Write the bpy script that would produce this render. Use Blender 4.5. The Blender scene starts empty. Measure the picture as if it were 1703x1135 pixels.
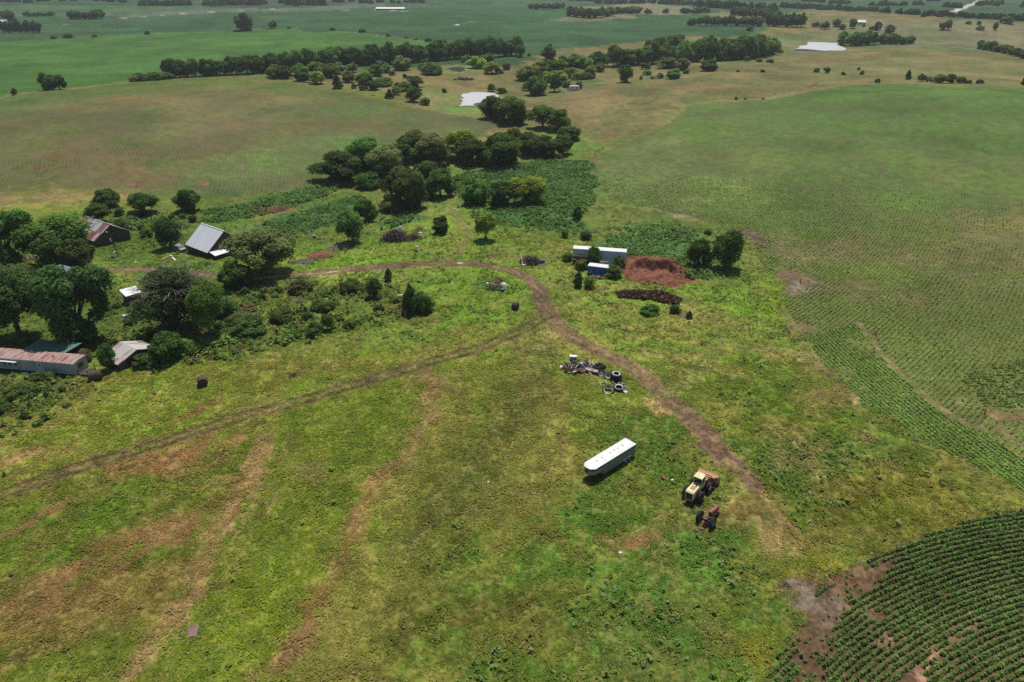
import bpy, math, random
import numpy as np
R = math.radians
rng = np.random.default_rng(11)
random.seed(5)

# ------------------------------------------------------------------ camera, sky, sun, exposure
SC = bpy.context.scene
COL = SC.collection
F_PX, U0, V0, H_CAM = 1216.0, 851.5, 567.5, 72.0
TH = math.atan(627.5 / F_PX)
cam_d = bpy.data.cameras.new('camera')
cam_d.sensor_width = 36.0
cam_d.lens = 36.0 * F_PX / 1703.0
cam_d.clip_start = 1.0
cam_d.clip_end = 40000.0
cam = bpy.data.objects.new('camera', cam_d)
COL.objects.link(cam)
cam.location = (0, 0, H_CAM)
cam.rotation_euler = (R(90) - TH, 0, 0)
SC.camera = cam

SUN_EL, SUN_AZ = R(65), R(12)
world = bpy.data.worlds.new('World')
SC.world = world
world.use_nodes = True
wn = world.node_tree
sky = wn.nodes.new('ShaderNodeTexSky')
sky.sky_type = 'NISHITA'
sky.sun_disc = False
sky.sun_elevation = SUN_EL
sky.sun_rotation = SUN_AZ
wn.nodes['Background'].inputs['Strength'].default_value = 0.075
wn.links.new(sky.outputs[0], wn.nodes['Background'].inputs['Color'])

sun_d = bpy.data.lights.new('sun', 'SUN')
sun_d.energy = 4.1
sun_d.angle = R(0.5)
sun_d.color = (1.0, 0.96, 0.88)
sun = bpy.data.objects.new('sun', sun_d)
COL.objects.link(sun)
sun.location = (200, 800, 900)
sun.rotation_euler = (R(90) - SUN_EL, 0, math.pi - SUN_AZ)

SC.view_settings.view_transform = 'Standard'
SC.view_settings.look = 'None'
SC.cycles.use_denoising = False   # keep the fine grain of grass and leaves
SC.view_settings.exposure = -0.04
SC.view_settings.gamma = 1.0
SC.view_settings.use_curve_mapping = False

# ------------------------------------------------------------------ helpers: noise, terrain, pixel rays
def hash2(ix, iy, seed):
    h = (ix.astype(np.int64) * 374761393 + iy.astype(np.int64) * 668265263 + seed * 1274126177) & 0xFFFFFFFF
    h = ((h ^ (h >> 13)) * 1274126177) & 0xFFFFFFFF
    h = h ^ (h >> 16)
    return (h & 0xFFFFFF).astype(np.float32) / 16777215.0

def vnoise(x, y, seed):
    ix = np.floor(x); iy = np.floor(y)
    fx = (x - ix).astype(np.float32); fy = (y - iy).astype(np.float32)
    fx = fx * fx * (3 - 2 * fx); fy = fy * fy * (3 - 2 * fy)
    a = hash2(ix, iy, seed); b = hash2(ix + 1, iy, seed)
    c = hash2(ix, iy + 1, seed); d = hash2(ix + 1, iy + 1, seed)
    return (a + (b - a) * fx) * (1 - fy) + (c + (d - c) * fx) * fy

def fbm(x, y, scale, octv=4, seed=0, rot=0.0, ax=1.0):
    c, s = math.cos(rot), math.sin(rot)
    u = (x * c + y * s) / (scale * ax); v = (-x * s + y * c) / scale
    t = np.zeros(np.shape(x), np.float32); amp = 1.0; tot = 0
    for k in range(octv):
        t += amp * vnoise(u, v, seed + 17 * k)
        tot += amp; amp *= 0.55
        u = u * 2.03 + 11.3; v = v * 2.03 - 7.7
    return np.clip((t / tot - 0.5) * 1.9 + 0.5, 0, 1)

def sst(a, b, x):
    t = np.clip((x - a) / (b - a), 0, 1)
    return t * t * (3 - 2 * t)

def flat_px(u, v):
    a = (u - U0) / F_PX; b = (v - V0) / F_PX
    dz = -(math.sin(TH) + b * math.cos(TH))
    t = -H_CAM / dz
    return a * t, (math.cos(TH) - b * math.sin(TH)) * t

CREEK = np.array([flat_px(*p) for p in [(300, 372), (430, 348), (560, 312), (720, 292), (850, 268), (945, 240), (895, 205), (800, 165), (860, 140), (960, 122), (1100, 104), (1290, 88), (1420, 66)]])

def seg_dist(x, y, pts, closed=False):
    best = np.full(np.shape(x), 1e9, np.asarray(x).dtype)
    n = len(pts)
    for i in range(n if closed else n - 1):
        ax, ay = pts[i]; bx, by = pts[(i + 1) % n]
        dx, dy = bx - ax, by - ay
        L = dx * dx + dy * dy + 1e-9
        t = np.clip(((x - ax) * dx + (y - ay) * dy) / L, 0, 1)
        best = np.minimum(best, (x - ax - t * dx) ** 2 + (y - ay - t * dy) ** 2)
    return np.sqrt(best)

def relief(x, y):
    x = np.asarray(x, np.float64); y = np.asarray(y, np.float64)
    g = lambda cx, cy, sx, sy: np.exp(-((x - cx) / sx) ** 2 - ((y - cy) / sy) ** 2)
    z = 8.0 * g(-250, 400, 130, 130) + 10.0 * g(260, 390, 140, 140)
    z = z + 2.6 * (fbm(x, y, 75, 2, 23, .5, 1.8) - .5) * (sst(70, 130, x) * sst(90, 160, y) + sst(-70, -130, x) * sst(270, 330, y))
    d = seg_dist(x, y, CREEK)
    z = z - 2.2 * np.exp(-(d / 38.0) ** 2)
    far = sst(450, 1100, y)
    z = z + far * 11.0 * (fbm(x, y, 420, 3, 91) - 0.5) + 4.0 * g(420, 640, 170, 110) + 5 * g(560, 1000, 240, 160)
    z = z + sst(1500, 3500, y) * 30.0 * (fbm(x, y, 1500, 2, 44) - 0.2)
    return z

def march(us, vs):
    a = (us - U0) / F_PX; b = (vs - V0) / F_PX
    dy = math.cos(TH) - b * math.sin(TH); dz = -(math.sin(TH) + b * math.cos(TH))
    t0 = (H_CAM - 40) / -dz; t1 = (H_CAM + 12) / -dz
    lo = t0.copy(); hi = np.full(us.shape, np.nan)
    for q in np.linspace(0, 1, 70)[1:]:
        tt = t0 + (t1 - t0) * q
        hit = (H_CAM + dz * tt < relief(a * tt, dy * tt)) & np.isnan(hi)
        hi[hit] = tt[hit]
        lo = np.where(np.isnan(hi), tt, lo)
    hi = np.where(np.isnan(hi), t1, hi)
    for k in range(12):
        m = 0.5 * (lo + hi)
        bl = (H_CAM + dz * m) < relief(a * m, dy * m)
        hi = np.where(bl, m, hi); lo = np.where(bl, lo, m)
    return 0.5 * (lo + hi)

# survey of the ground: ray lengths on a lattice of view directions, looked up when a surveyed point is placed
_GU = np.arange(-920, 2760, 40.0)
_GV = np.concatenate([np.arange(-44, 180, 4.0), np.arange(180, 1520, 20.0)])
_gu, _gv = np.meshgrid(_GU, _GV)
_GT = 1.0 / march(_gu.ravel(), _gv.ravel()).reshape(_gu.shape)

def PXA(us, vs):
    us = np.clip(np.asarray(us, float), _GU[0], _GU[-1] - .01); vs = np.clip(np.asarray(vs, float), _GV[0], _GV[-1] - .01)
    i = np.clip(np.searchsorted(_GU, us, 'right') - 1, 0, len(_GU) - 2); j = np.clip(np.searchsorted(_GV, vs, 'right') - 1, 0, len(_GV) - 2)
    fu = (us - _GU[i]) / (_GU[i + 1] - _GU[i]); fv = (vs - _GV[j]) / (_GV[j + 1] - _GV[j])
    it = (_GT[j, i] * (1 - fu) + _GT[j, i + 1] * fu) * (1 - fv) + (_GT[j + 1, i] * (1 - fu) + _GT[j + 1, i + 1] * fu) * fv
    t = 1.0 / it
    a = (us - U0) / F_PX; b = (vs - V0) / F_PX
    x, y = a * t, (math.cos(TH) - b * math.sin(TH)) * t
    return np.stack([x, y, relief(x, y), t], -1)

def PX(u, v):
    return PXA([u], [v])[0]

def W(poly):
    p = np.array(poly, float)
    return PXA(p[:, 0], p[:, 1])[:, :2]

def gz(x, y):
    return float(relief(np.array([x]), np.array([y]))[0])

def lin(c):
    c = np.array(c, float) / 255.0
    return np.where(c <= 0.04045, c / 12.92, ((c + 0.055) / 1.055) ** 2.4)

# ------------------------------------------------------------------ helpers: materials
def new_mat(name):
    m = bpy.data.materials.new(name)
    m.use_nodes = True
    nt = m.node_tree
    b = nt.nodes['Principled BSDF']
    return m, nt, b

def N(nt, t, **kw):
    n = nt.nodes.new(t)
    for k, v in kw.items(): setattr(n, k, v)
    return n

def mix_rgb(nt, fac, a, b, mode='MIX'):
    n = nt.nodes.new('ShaderNodeMix'); n.data_type = 'RGBA'; n.blend_type = mode
    for sock, val in ((n.inputs[0], fac), (n.inputs[6], a), (n.inputs[7], b)):
        if hasattr(val, 'is_linked') or isinstance(val, bpy.types.NodeSocket): nt.links.new(val, sock)
        else: sock.default_value = val if not isinstance(val, tuple) or len(val) != 3 else (*val, 1)
    return n.outputs[2]

def math_n(nt, op, a, b=None, clamp=False):
    n = nt.nodes.new('ShaderNodeMath'); n.operation = op; n.use_clamp = clamp
    for i, v in enumerate((a, b)):
        if v is None: continue
        if isinstance(v, bpy.types.NodeSocket): nt.links.new(v, n.inputs[i])
        else: n.inputs[i].default_value = v
    return n.outputs[0]

def worn(name, base, dirt=None, scale=1.2, amt=0.5, rough=0.6, metal=0.0, spec=0.4):
    """painted / plain surface with blotchy wear"""
    m, nt, b = new_mat(name)
    base = tuple(float(v) for v in base)
    dirt = tuple(float(v) for v in dirt) if dirt is not None else tuple(v * 0.55 for v in base)
    tc = N(nt, 'ShaderNodeTexCoord')
    n1 = N(nt, 'ShaderNodeTexNoise'); n1.inputs['Scale'].default_value = scale; n1.inputs['Detail'].default_value = 6
    nt.links.new(tc.outputs['Object'], n1.inputs['Vector'])
    rp = N(nt, 'ShaderNodeValToRGB'); rp.color_ramp.elements[0].position = 0.42; rp.color_ramp.elements[1].position = 0.68
    nt.links.new(n1.outputs['Fac'], rp.inputs[0])
    f = math_n(nt, 'MULTIPLY', rp.outputs[0], amt)
    nt.links.new(mix_rgb(nt, f, base, dirt), b.inputs['Base Color'])
    b.inputs['Roughness'].default_value = rough
    b.inputs['Metallic'].default_value = metal
    b.inputs['Specular IOR Level'].default_value = spec
    return m

def sheet_metal(name, pale, rust, rust_amt, sheet=0.75, across=1.0):
    """corrugated roofing: every sheet along local X weathers on its own, streaks run down the slope"""
    m, nt, b = new_mat(name)
    tc = N(nt, 'ShaderNodeTexCoord'); sp = N(nt, 'ShaderNodeSeparateXYZ')
    nt.links.new(tc.outputs['Object'], sp.inputs[0])
    cell = math_n(nt, 'FLOOR', math_n(nt, 'DIVIDE', sp.outputs[0], sheet))
    side = math_n(nt, 'FLOOR', math_n(nt, 'DIVIDE', sp.outputs[1], 3.1))
    cmb = N(nt, 'ShaderNodeCombineXYZ'); nt.links.new(cell, cmb.inputs[0]); nt.links.new(side, cmb.inputs[1])
    wn_ = N(nt, 'ShaderNodeTexWhiteNoise'); nt.links.new(cmb.outputs[0], wn_.inputs['Vector'])
    mp = N(nt, 'ShaderNodeMapping'); mp.inputs['Scale'].default_value = (3.0, 0.35, 0.35)
    nt.links.new(tc.outputs['Object'], mp.inputs['Vector'])
    n1 = N(nt, 'ShaderNodeTexNoise'); n1.inputs['Scale'].default_value = 1.0; n1.inputs['Detail'].default_value = 7
    nt.links.new(mp.outputs[0], n1.inputs['Vector'])
    s = math_n(nt, 'ADD', math_n(nt, 'MULTIPLY', wn_.outputs['Value'], 0.6 * across), math_n(nt, 'MULTIPLY', n1.outputs['Fac'], 0.7 + .6 * (1 - across)))
    lo = 1.05 - rust_amt
    f = math_n(nt, 'MULTIPLY', math_n(nt, 'SUBTRACT', s, lo), 5.0, clamp=True)
    pv = mix_rgb(nt, wn_.outputs['Value'], tuple(v * 0.86 for v in pale), pale)
    nt.links.new(mix_rgb(nt, f, pv, rust), b.inputs['Base Color'])
    b.inputs['Roughness'].default_value = 0.55
    b.inputs['Metallic'].default_value = 0.15
    return m

def leaf_material():
    m, nt, b = new_mat('leaves')
    oi = N(nt, 'ShaderNodeObjectInfo')
    at = N(nt, 'ShaderNodeAttribute'); at.attribute_name = 'tint'
    c1 = mix_rgb(nt, 1.0, oi.outputs['Color'], at.outputs['Color'], 'MULTIPLY')
    hs = N(nt, 'ShaderNodeHueSaturation')
    nt.links.new(math_n(nt, 'ADD', math_n(nt, 'MULTIPLY', oi.outputs['Random'], 0.03), 0.48), hs.inputs['Hue'])
    nt.links.new(math_n(nt, 'ADD', math_n(nt, 'MULTIPLY', oi.outputs['Random'], 0.4), 0.8), hs.inputs['Value'])
    nt.links.new(c1, hs.inputs['Color'])
    nt.links.new(hs.outputs[0], b.inputs['Base Color'])
    b.inputs['Roughness'].default_value = 0.8
    b.inputs['Specular IOR Level'].default_value = 0.06
    tr = N(nt, 'ShaderNodeBsdfTranslucent'); nt.links.new(hs.outputs[0], tr.inputs['Color'])
    mx = N(nt, 'ShaderNodeMixShader'); mx.inputs[0].default_value = 0.46
    nt.links.new(b.outputs[0], mx.inputs[1]); nt.links.new(tr.outputs[0], mx.inputs[2])
    nt.links.new(mx.outputs[0], nt.nodes['Material Output'].inputs['Surface'])
    return m

def plant_material(name):
    """ground plants: colour comes from each plant's own attribute"""
    m, nt, b = new_mat(name)
    at = N(nt, 'ShaderNodeAttribute'); at.attribute_name = 'tint'
    nt.links.new(at.outputs['Color'], b.inputs['Base Color'])
    b.inputs['Roughness'].default_value = 0.8
    b.inputs['Specular IOR Level'].default_value = 0.06
    tr = N(nt, 'ShaderNodeBsdfTranslucent'); nt.links.new(at.outputs['Color'], tr.inputs['Color'])
    mx = N(nt, 'ShaderNodeMixShader'); mx.inputs[0].default_value = 0.2
    nt.links.new(b.outputs[0], mx.inputs[1]); nt.links.new(tr.outputs[0], mx.inputs[2])
    nt.links.new(mx.outputs[0], nt.nodes['Material Output'].inputs['Surface'])
    return m

def ground_material():
    m, nt, b = new_mat('ground')
    at = N(nt, 'ShaderNodeAttribute'); at.attribute_name = 'cover'
    ro = N(nt, 'ShaderNodeAttribute'); ro.attribute_name = 'rowc'
    ra = N(nt, 'ShaderNodeAttribute'); ra.attribute_name = 'rowa'
    tc = N(nt, 'ShaderNodeTexCoord')
    n1 = N(nt, 'ShaderNodeTexNoise'); n1.inputs['Scale'].default_value = 3.0; n1.inputs['Detail'].default_value = 5
    nt.links.new(tc.outputs['Object'], n1.inputs['Vector'])
    k = math_n(nt, 'ADD', math_n(nt, 'MULTIPLY', n1.outputs['Fac'], 0.9), 0.55)
    g = N(nt, 'ShaderNodeCombineColor')
    for i in range(3): nt.links.new(k, g.inputs[i])
    c = mix_rgb(nt, 1.0, at.outputs['Color'], g.outputs[0], 'MULTIPLY')
    s = math_n(nt, 'SINE', math_n(nt, 'MULTIPLY', ro.outputs['Fac'], 2 * math.pi))
    f = math_n(nt, 'MULTIPLY', math_n(nt, 'ADD', math_n(nt, 'MULTIPLY', s, 0.5), 0.5), ra.outputs['Fac'])
    c2 = mix_rgb(nt, f, c, (0.15, 0.11, 0.07))
    nt.links.new(c2, b.inputs['Base Color'])
    b.inputs['Roughness'].default_value = 0.9
    b.inputs['Specular IOR Level'].default_value = 0.1
    return m

LEAF = leaf_material()
PLANT = plant_material('plant_leaves')
GROUND = ground_material()
BARK = worn('bark', (0.09, 0.07, 0.05), (0.04, 0.03, 0.025), 3, 0.8, 0.9)
GREYBARK = worn('grey_bark', (0.26, 0.23, 0.19), (0.14, 0.12, 0.1), 3, 0.8, 0.9)
WHITE = worn('white_paint', (0.78, 0.78, 0.76), (0.5, 0.48, 0.44), 0.9, 0.35, 0.5)
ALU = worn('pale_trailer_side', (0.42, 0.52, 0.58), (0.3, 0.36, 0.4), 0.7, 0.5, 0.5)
RED = worn('red_paint', (0.36, 0.03, 0.04), (0.2, 0.04, 0.03), 1.5, 0.5, 0.5)
FADED_RED = worn('faded_red', (0.30, 0.06, 0.055), (0.24, 0.07, 0.05), 3, 0.7, 0.6)
BLUE = worn('blue_paint', (0.02, 0.13, 0.42), (0.015, 0.07, 0.22), 1.0, 0.5, 0.5)
BLACK = worn('black_rubber', (0.018, 0.018, 0.02), (0.05, 0.045, 0.04), 2, 0.6, 0.8)
DARK = worn('dark_metal', (0.03, 0.032, 0.034), (0.06, 0.045, 0.03), 2, 0.6, 0.6)
STEEL = worn('dull_aluminium', (0.30, 0.31, 0.30), (0.17, 0.17, 0.16), 1.5, 0.6, 0.5, 0.3)
CREAM = worn('cream_paint', (0.78, 0.70, 0.42), (0.40, 0.26, 0.10), 1.8, 0.45, 0.5)
ORANGE = worn('rusty_orange', (0.50, 0.27, 0.14), (0.32, 0.14, 0.08), 2.2, 0.7, 0.7)
RUST = worn('rust', (0.17, 0.075, 0.045), (0.08, 0.04, 0.03), 3, 0.8, 0.8)
GLASS = worn('dark_glass', (0.02, 0.025, 0.03), (0.03, 0.03, 0.03), 1, 0.3, 0.12, 0, 0.6)
WOODGREY = worn('weathered_wood', (0.10, 0.085, 0.075), (0.04, 0.035, 0.03), 2.2, 0.8, 0.9)
WOODRED = worn('faded_red_boards', (0.11, 0.04, 0.034), (0.08, 0.035, 0.03), 1.5, 0.8, 0.85)
WALLGREY = worn('grey_green_siding', (0.44, 0.47, 0.45), (0.26, 0.28, 0.25), 0.6, 0.7, 0.7)
PALEBLUE = worn('pale_blue_door', (0.55, 0.62, 0.72), (0.38, 0.42, 0.5), 1.2, 0.4, 0.6)
TAN = worn('tan_wood', (0.38, 0.27, 0.17), (0.2, 0.13, 0.09), 2.5, 0.7, 0.85)
PINK = worn('pinkish_metal', (0.26, 0.16, 0.13), (0.15, 0.08, 0.065), 2.5, 0.7, 0.7)
TEAL = worn('teal_plastic', (0.05, 0.42, 0.40), (0.03, 0.28, 0.26), 2, 0.4, 0.5)
HAY = worn('old_hay', (0.10, 0.075, 0.055), (0.045, 0.035, 0.03), 5, 0.8, 0.95)
HAYEND = worn('hay_end', (0.05, 0.04, 0.032), (0.02, 0.018, 0.016), 7, 0.7, 0.95)
GREYBLUE = sheet_metal('grey_blue_sheets', (0.30, 0.36, 0.46), (0.07, 0.08, 0.10), 0.45, 0.8)
SILVER = sheet_metal('galvanised_sheets', (0.78, 0.80, 0.83), (0.60, 0.62, 0.64), 0.25, 0.75)
RUSTROOF = sheet_metal('rusty_sheets', (0.55, 0.54, 0.53), (0.24, 0.075, 0.055), 0.52, 1.6)
RUSTSHED = sheet_metal('patchy_rusty_sheets', (0.58, 0.56, 0.54), (0.33, 0.14, 0.07), 0.40, 0.62)
HOMEROOF = sheet_metal('rust_stained_roof', (0.46, 0.36, 0.33), (0.27, 0.08, 0.045), 0.46, 0.3, 0.25)
WHITEROOF = sheet_metal('white_sheets', (0.78, 0.79, 0.80), (0.55, 0.56, 0.57), 0.1, 0.8)
GREENROOF = sheet_metal('green_sheets', (0.10, 0.22, 0.17), (0.06, 0.12, 0.10), 0.3, 0.9)
DIRTRED = worn('red_dirt', (0.25, 0.092, 0.052), (0.11, 0.044, 0.03), 1.4, 0.9, 0.95)
DIRTGREY = worn('grey_dirt', (0.17, 0.14, 0.12), (0.08, 0.065, 0.055), 2.0, 0.9, 0.95)
CONC = worn('pale_concrete', (0.55, 0.53, 0.5), (0.4, 0.38, 0.35), 1.0, 0.5, 0.9)

# ------------------------------------------------------------------ helpers: objects
def tag(o, label=None, cat=None, group=None, kind=None):
    if label: o['label'] = label
    if cat: o['category'] = cat
    if group: o['group'] = group
    if kind: o['kind'] = kind
    return o

def empty(name, loc, rz=0.0, label=None, cat=None, group=None):
    o = bpy.data.objects.new(name, None)
    o.empty_display_size = 0.5
    COL.objects.link(o)
    o.location = loc; o.rotation_euler = (0, 0, rz)
    return tag(o, label, cat, group)

def link_mesh(name, me, parent=None, loc=None):
    o = bpy.data.objects.new(name, me)
    COL.objects.link(o)
    if parent is not None: o.parent = parent
    if loc is not None: o.location = loc
    return o

class MB:
    def __init__(s): s.v = []; s.f = []; s.m = []
    def add(s, vs, fs, mi=0):
        b = len(s.v); s.v += [tuple(p) for p in vs]
        for f in fs: s.f.append(tuple(b + i for i in f)); s.m.append(mi)
        return s
    def box(s, x0, x1, y0, y1, z0, z1, mi=0):
        return s.add([(x0, y0, z0), (x1, y0, z0), (x1, y1, z0), (x0, y1, z0), (x0, y0, z1), (x1, y0, z1), (x1, y1, z1), (x0, y1, z1)],
                     [(3, 2, 1, 0), (4, 5, 6, 7), (0, 1, 5, 4), (1, 2, 6, 5), (2, 3, 7, 6), (3, 0, 4, 7)], mi)
    def obox(s, c, size, rz=0, rx=0, ry=0, mi=0):
        from mathutils import Euler, Vector
        E = Euler((rx, ry, rz)).to_matrix(); vs = []
        for k in range(8):
            p = Vector(((-.5 if k in (0, 3, 4, 7) else .5) * size[0], (-.5 if k in (0, 1, 4, 5) else .5) * size[1], (-.5 if k < 4 else .5) * size[2]))
            vs.append(tuple(E @ p + Vector(c)))
        return s.add(vs, [(3, 2, 1, 0), (4, 5, 6, 7), (0, 1, 5, 4), (1, 2, 6, 5), (2, 3, 7, 6), (3, 0, 4, 7)], mi)
    def bar(s, a, b, r=0.05, n=6, r2=None, mi=0):
        from mathutils import Vector
        a = Vector(a); b = Vector(b); d = (b - a).normalized()
        u = d.orthogonal().normalized(); w = d.cross(u); r2 = r if r2 is None else r2; vs = []
        for p, rr in ((a, r), (b, r2)):
            for k in range(n):
                t = 2 * math.pi * k / n
                vs.append(tuple(p + u * rr * math.cos(t) + w * rr * math.sin(t)))
        fs = [(k, (k + 1) % n, n + (k + 1) % n, n + k) for k in range(n)] + [tuple(range(n - 1, -1, -1)), tuple(range(n, 2 * n))]
        return s.add(vs, fs, mi)
    def prism(s, out, y0, y1, mi=0):
        """outline in XZ extruded along Y"""
        n = len(out)
        vs = [(x, y0, z) for x, z in out] + [(x, y1, z) for x, z in out]
        fs = [tuple(range(n)), tuple(range(2 * n - 1, n - 1, -1))] + [(k, n + k, n + (k + 1) % n, (k + 1) % n) for k in range(n)]
        return s.add(vs, fs, mi)
    def slab(s, out, z0, z1, mi=0):
        n = len(out)
        vs = [(x, y, z0) for x, y in out] + [(x, y, z1) for x, y in out]
        fs = [tuple(range(n - 1, -1, -1)), tuple(range(n, 2 * n))] + [(k, (k + 1) % n, n + (k + 1) % n, n + k) for k in range(n)]
        return s.add(vs, fs, mi)
    def lathe(s, prof, c=(0, 0, 0), axis='Y', n=20, closed=True, mi=0):
        """profile of (radius, offset) turned about an axis"""
        vs = []
        for k in range(n):
            t = 2 * math.pi * k / n
            for r, o in prof:
                p = {'Y': (r * math.cos(t), o, r * math.sin(t)), 'X': (o, r * math.cos(t), r * math.sin(t)), 'Z': (r * math.cos(t), r * math.sin(t), o)}[axis]
                vs.append((p[0] + c[0], p[1] + c[1], p[2] + c[2]))
        q = len(prof); fs = []
        for k in range(n):
            for j in range(q if closed else q - 1):
                fs.append((k * q + j, ((k + 1) % n) * q + j, ((k + 1) % n) * q + (j + 1) % q, k * q + (j + 1) % q))
        return s.add(vs, fs, mi)
    def tyre(s, c, Rr, w, ri, axis='Y', lugs=0, n=22):
        h = w / 2
        s.lathe([(ri, -h * .75), (ri + (Rr - ri) * .55, -h), (Rr * .97, -h * .82), (Rr, -h * .45), (Rr, h * .45), (Rr * .97, h * .82), (ri + (Rr - ri) * .55, h), (ri, h * .75)], c, axis, n)
        for k in range(lugs):
            t = 2 * math.pi * k / lugs
            for sg in (-1, 1):
                tt = t + (math.pi / lugs if sg > 0 else 0)
                if axis == 'Y':
                    s.obox((c[0] + Rr * math.cos(tt), c[1] + sg * h * .42, c[2] + Rr * math.sin(tt)), (Rr * .07, h * .95, Rr * .10), 0, 0, -tt)
        return s
    def build(s, name, mat, parent=None, smooth=False, loc=None):
        me = bpy.data.meshes.new(name)
        me.from_pydata(s.v, [], s.f)
        for m in (mat if isinstance(mat, (list, tuple)) else [mat]): me.materials.append(m)
        me.polygons.foreach_set('material_index', s.m)
        if smooth: me.polygons.foreach_set('use_smooth', [True] * len(s.f))
        me.update()
        return link_mesh(name, me, parent, loc)

def np_mesh(name, verts, faces, mat, attrs=(), smooth=False):
    """mesh from numpy arrays; faces is (n,4) or (n,3)"""
    me = bpy.data.meshes.new(name)
    nv, (nf, k) = len(verts), faces.shape
    me.vertices.add(nv); me.vertices.foreach_set('co', np.ascontiguousarray(verts, np.float32).ravel())
    me.loops.add(nf * k); me.loops.foreach_set('vertex_index', np.ascontiguousarray(faces, np.int32).ravel())
    me.polygons.add(nf); me.polygons.foreach_set('loop_start', np.arange(0, nf * k, k, dtype=np.int32))
    if smooth: me.polygons.foreach_set('use_smooth', np.ones(nf, bool))
    for an, typ, dat in attrs:
        a = me.attributes.new(an, typ, 'POINT')
        a.data.foreach_set({'FLOAT_COLOR': 'color', 'FLOAT': 'value'}[typ], np.ascontiguousarray(dat, np.float32).ravel())
    me.materials.append(mat)
    me.update(calc_edges=True)
    return me

def quads(c, nrm, size, aspect=1.0, spin=None):
    """leaf quads: centres, normals, sizes -> verts (4n,3), faces (n,4)"""
    n = len(c)
    nrm = nrm / (np.linalg.norm(nrm, axis=1, keepdims=True) + 1e-9)
    ref = rng.normal(size=(n, 3)) if spin is None else spin
    u = np.cross(nrm, ref); u /= np.linalg.norm(u, axis=1, keepdims=True) + 1e-9
    w = np.cross(nrm, u)
    a = (size * 0.5)[:, None]; b = (size * 0.5 * aspect)[:, None]
    v = np.stack([c - u * a - w * b * .7, c + u * a * .8 - w * b, c + u * a + w * b * .8, c - u * a * .7 + w * b], 1)
    return v.reshape(-1, 3), np.arange(4 * n).reshape(n, 4)

# ------------------------------------------------------------------ land cover: colours, plant density, row crops
# layer: polygon (photo survey points turned into ground positions), two colours, their patch size, edge softness, edge wander, opacity
LAY = []
def L(poly, c1, c2, sc=8.0, soft=2.0, warp=3.0, op=1.0, tuft=None, weed=None, lump=None, patch=None, ang=None, wc=None, line=None):
    LAY.append(dict(p=W(poly).astype(np.float32), c1=lin(c1), c2=lin(c2), sc=sc, soft=soft, warp=warp, op=op, tuft=tuft, weed=weed, lump=lump, patch=patch, ang=ang, wc=wc, line=line))

A_MOW = math.atan2(*reversed((W([(400, 850)])[0] - W([(260, 1080)])[0]).tolist()))
# --- far country
L([(-900, 135), (-900, -40), (2700, -40), (2700, 160), (1000, 140)], (50, 80, 48), (62, 90, 56), 90, 10, 20)
L([(-300, 40), (120, 26), (320, 18), (430, 14), (300, 10), (-300, 14)], (62, 92, 60), (78, 100, 68), 60, 6, 8)
L([(205, 25), (330, 17), (430, 13), (430, 19), (300, 25), (200, 31)], (104, 108, 98), (96, 104, 90), 30, 5, 6, .8)
L([(560, 22), (700, 17), (800, 12), (1240, 20), (1240, 50), (900, 60), (720, 60), (430, 44)], (50, 84, 48), (58, 90, 54), 80, 10, 10)
L([(430, 16), (560, 10), (640, 6), (640, 10), (560, 17), (440, 20)], (104, 110, 98), (96, 108, 90), 30, 5, 6, .7)
L([(-300, 82), (0, 70), (100, 64), (250, 56), (400, 50), (480, 48), (600, 56), (690, 67), (745, 76), (650, 88), (560, 97), (400, 112), (280, 122), (215, 134), (90, 149), (0, 161), (-300, 170)], (66, 100, 40), (74, 108, 48), 60, 3, 3, tuft=0)
L([(-300, 100), (0, 86), (250, 74), (500, 66), (640, 70), (500, 76), (250, 88), (0, 104), (-300, 120)], (70, 104, 44), (86, 116, 54), 25, 8, 8, .55, patch=40)
L([(960, 12), (1060, 5), (1150, 9), (1150, 24), (1030, 24), (960, 16)], (128, 120, 88), (116, 114, 84), 30, 6, 10, .9)
L([(910, 35), (960, 26), (1040, 24), (1060, 29), (980, 36)], (132, 120, 86), (120, 114, 80), 30, 4, 8, .8)
L([(1160, 22), (1290, 20), (1290, 36), (1200, 30)], (130, 120, 86), (112, 112, 80), 40, 5, 10, .85)
# --- tan pasture right and around the creek
L([(640, 160), (600, 150), (440, 140), (430, 120), (700, 112), (860, 112), (880, 100), (930, 82), (1050, 72), (1140, 60), (1240, 62), (1270, 54), (1290, 30), (1345, 14), (1480, 22), (1600, 32), (1703, 38), (2100, 45), (2100, 150), (1703, 146), (1470, 138), (1400, 143), (1270, 166), (1150, 172), (1110, 205), (1000, 255), (960, 262), (900, 270), (820, 260), (770, 240), (690, 190)], (124, 110, 70), (102, 102, 58), 18, 4, 6, tuft=.1, weed=.03, lump=.15)
L([(1290, 110), (1500, 95), (1703, 105), (1900, 110), (1900, 140), (1600, 130), (1400, 128)], (124, 118, 74), (106, 110, 64), 30, 8, 8, .8)
L([(1160, 100), (1300, 92), (1330, 86), (1330, 96), (1200, 112)], (92, 108, 58), (104, 112, 66), 20, 4, 6, .7)
L([(1000, 140), (1160, 118), (1160, 128), (1060, 146)], (84, 104, 54), (104, 112, 66), 14, 6, 8, .6, patch=16)
L([(860, 165), (1010, 120), (1010, 140), (960, 156), (900, 172)], (96, 108, 60), (116, 114, 72), 14, 5, 6, .8)
L([(840, 215), (930, 215), (985, 240), (1075, 215), (1060, 228), (985, 256), (930, 265), (860, 250)], (92, 122, 48), (104, 122, 58), 10, 4, 5, .9, weed=.3)
L([(690, 150), (760, 150), (760, 195), (830, 190), (900, 178), (880, 210), (800, 210), (740, 195), (700, 185)], (112, 120, 66), (120, 116, 74), 12, 4, 5, .9)
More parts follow.
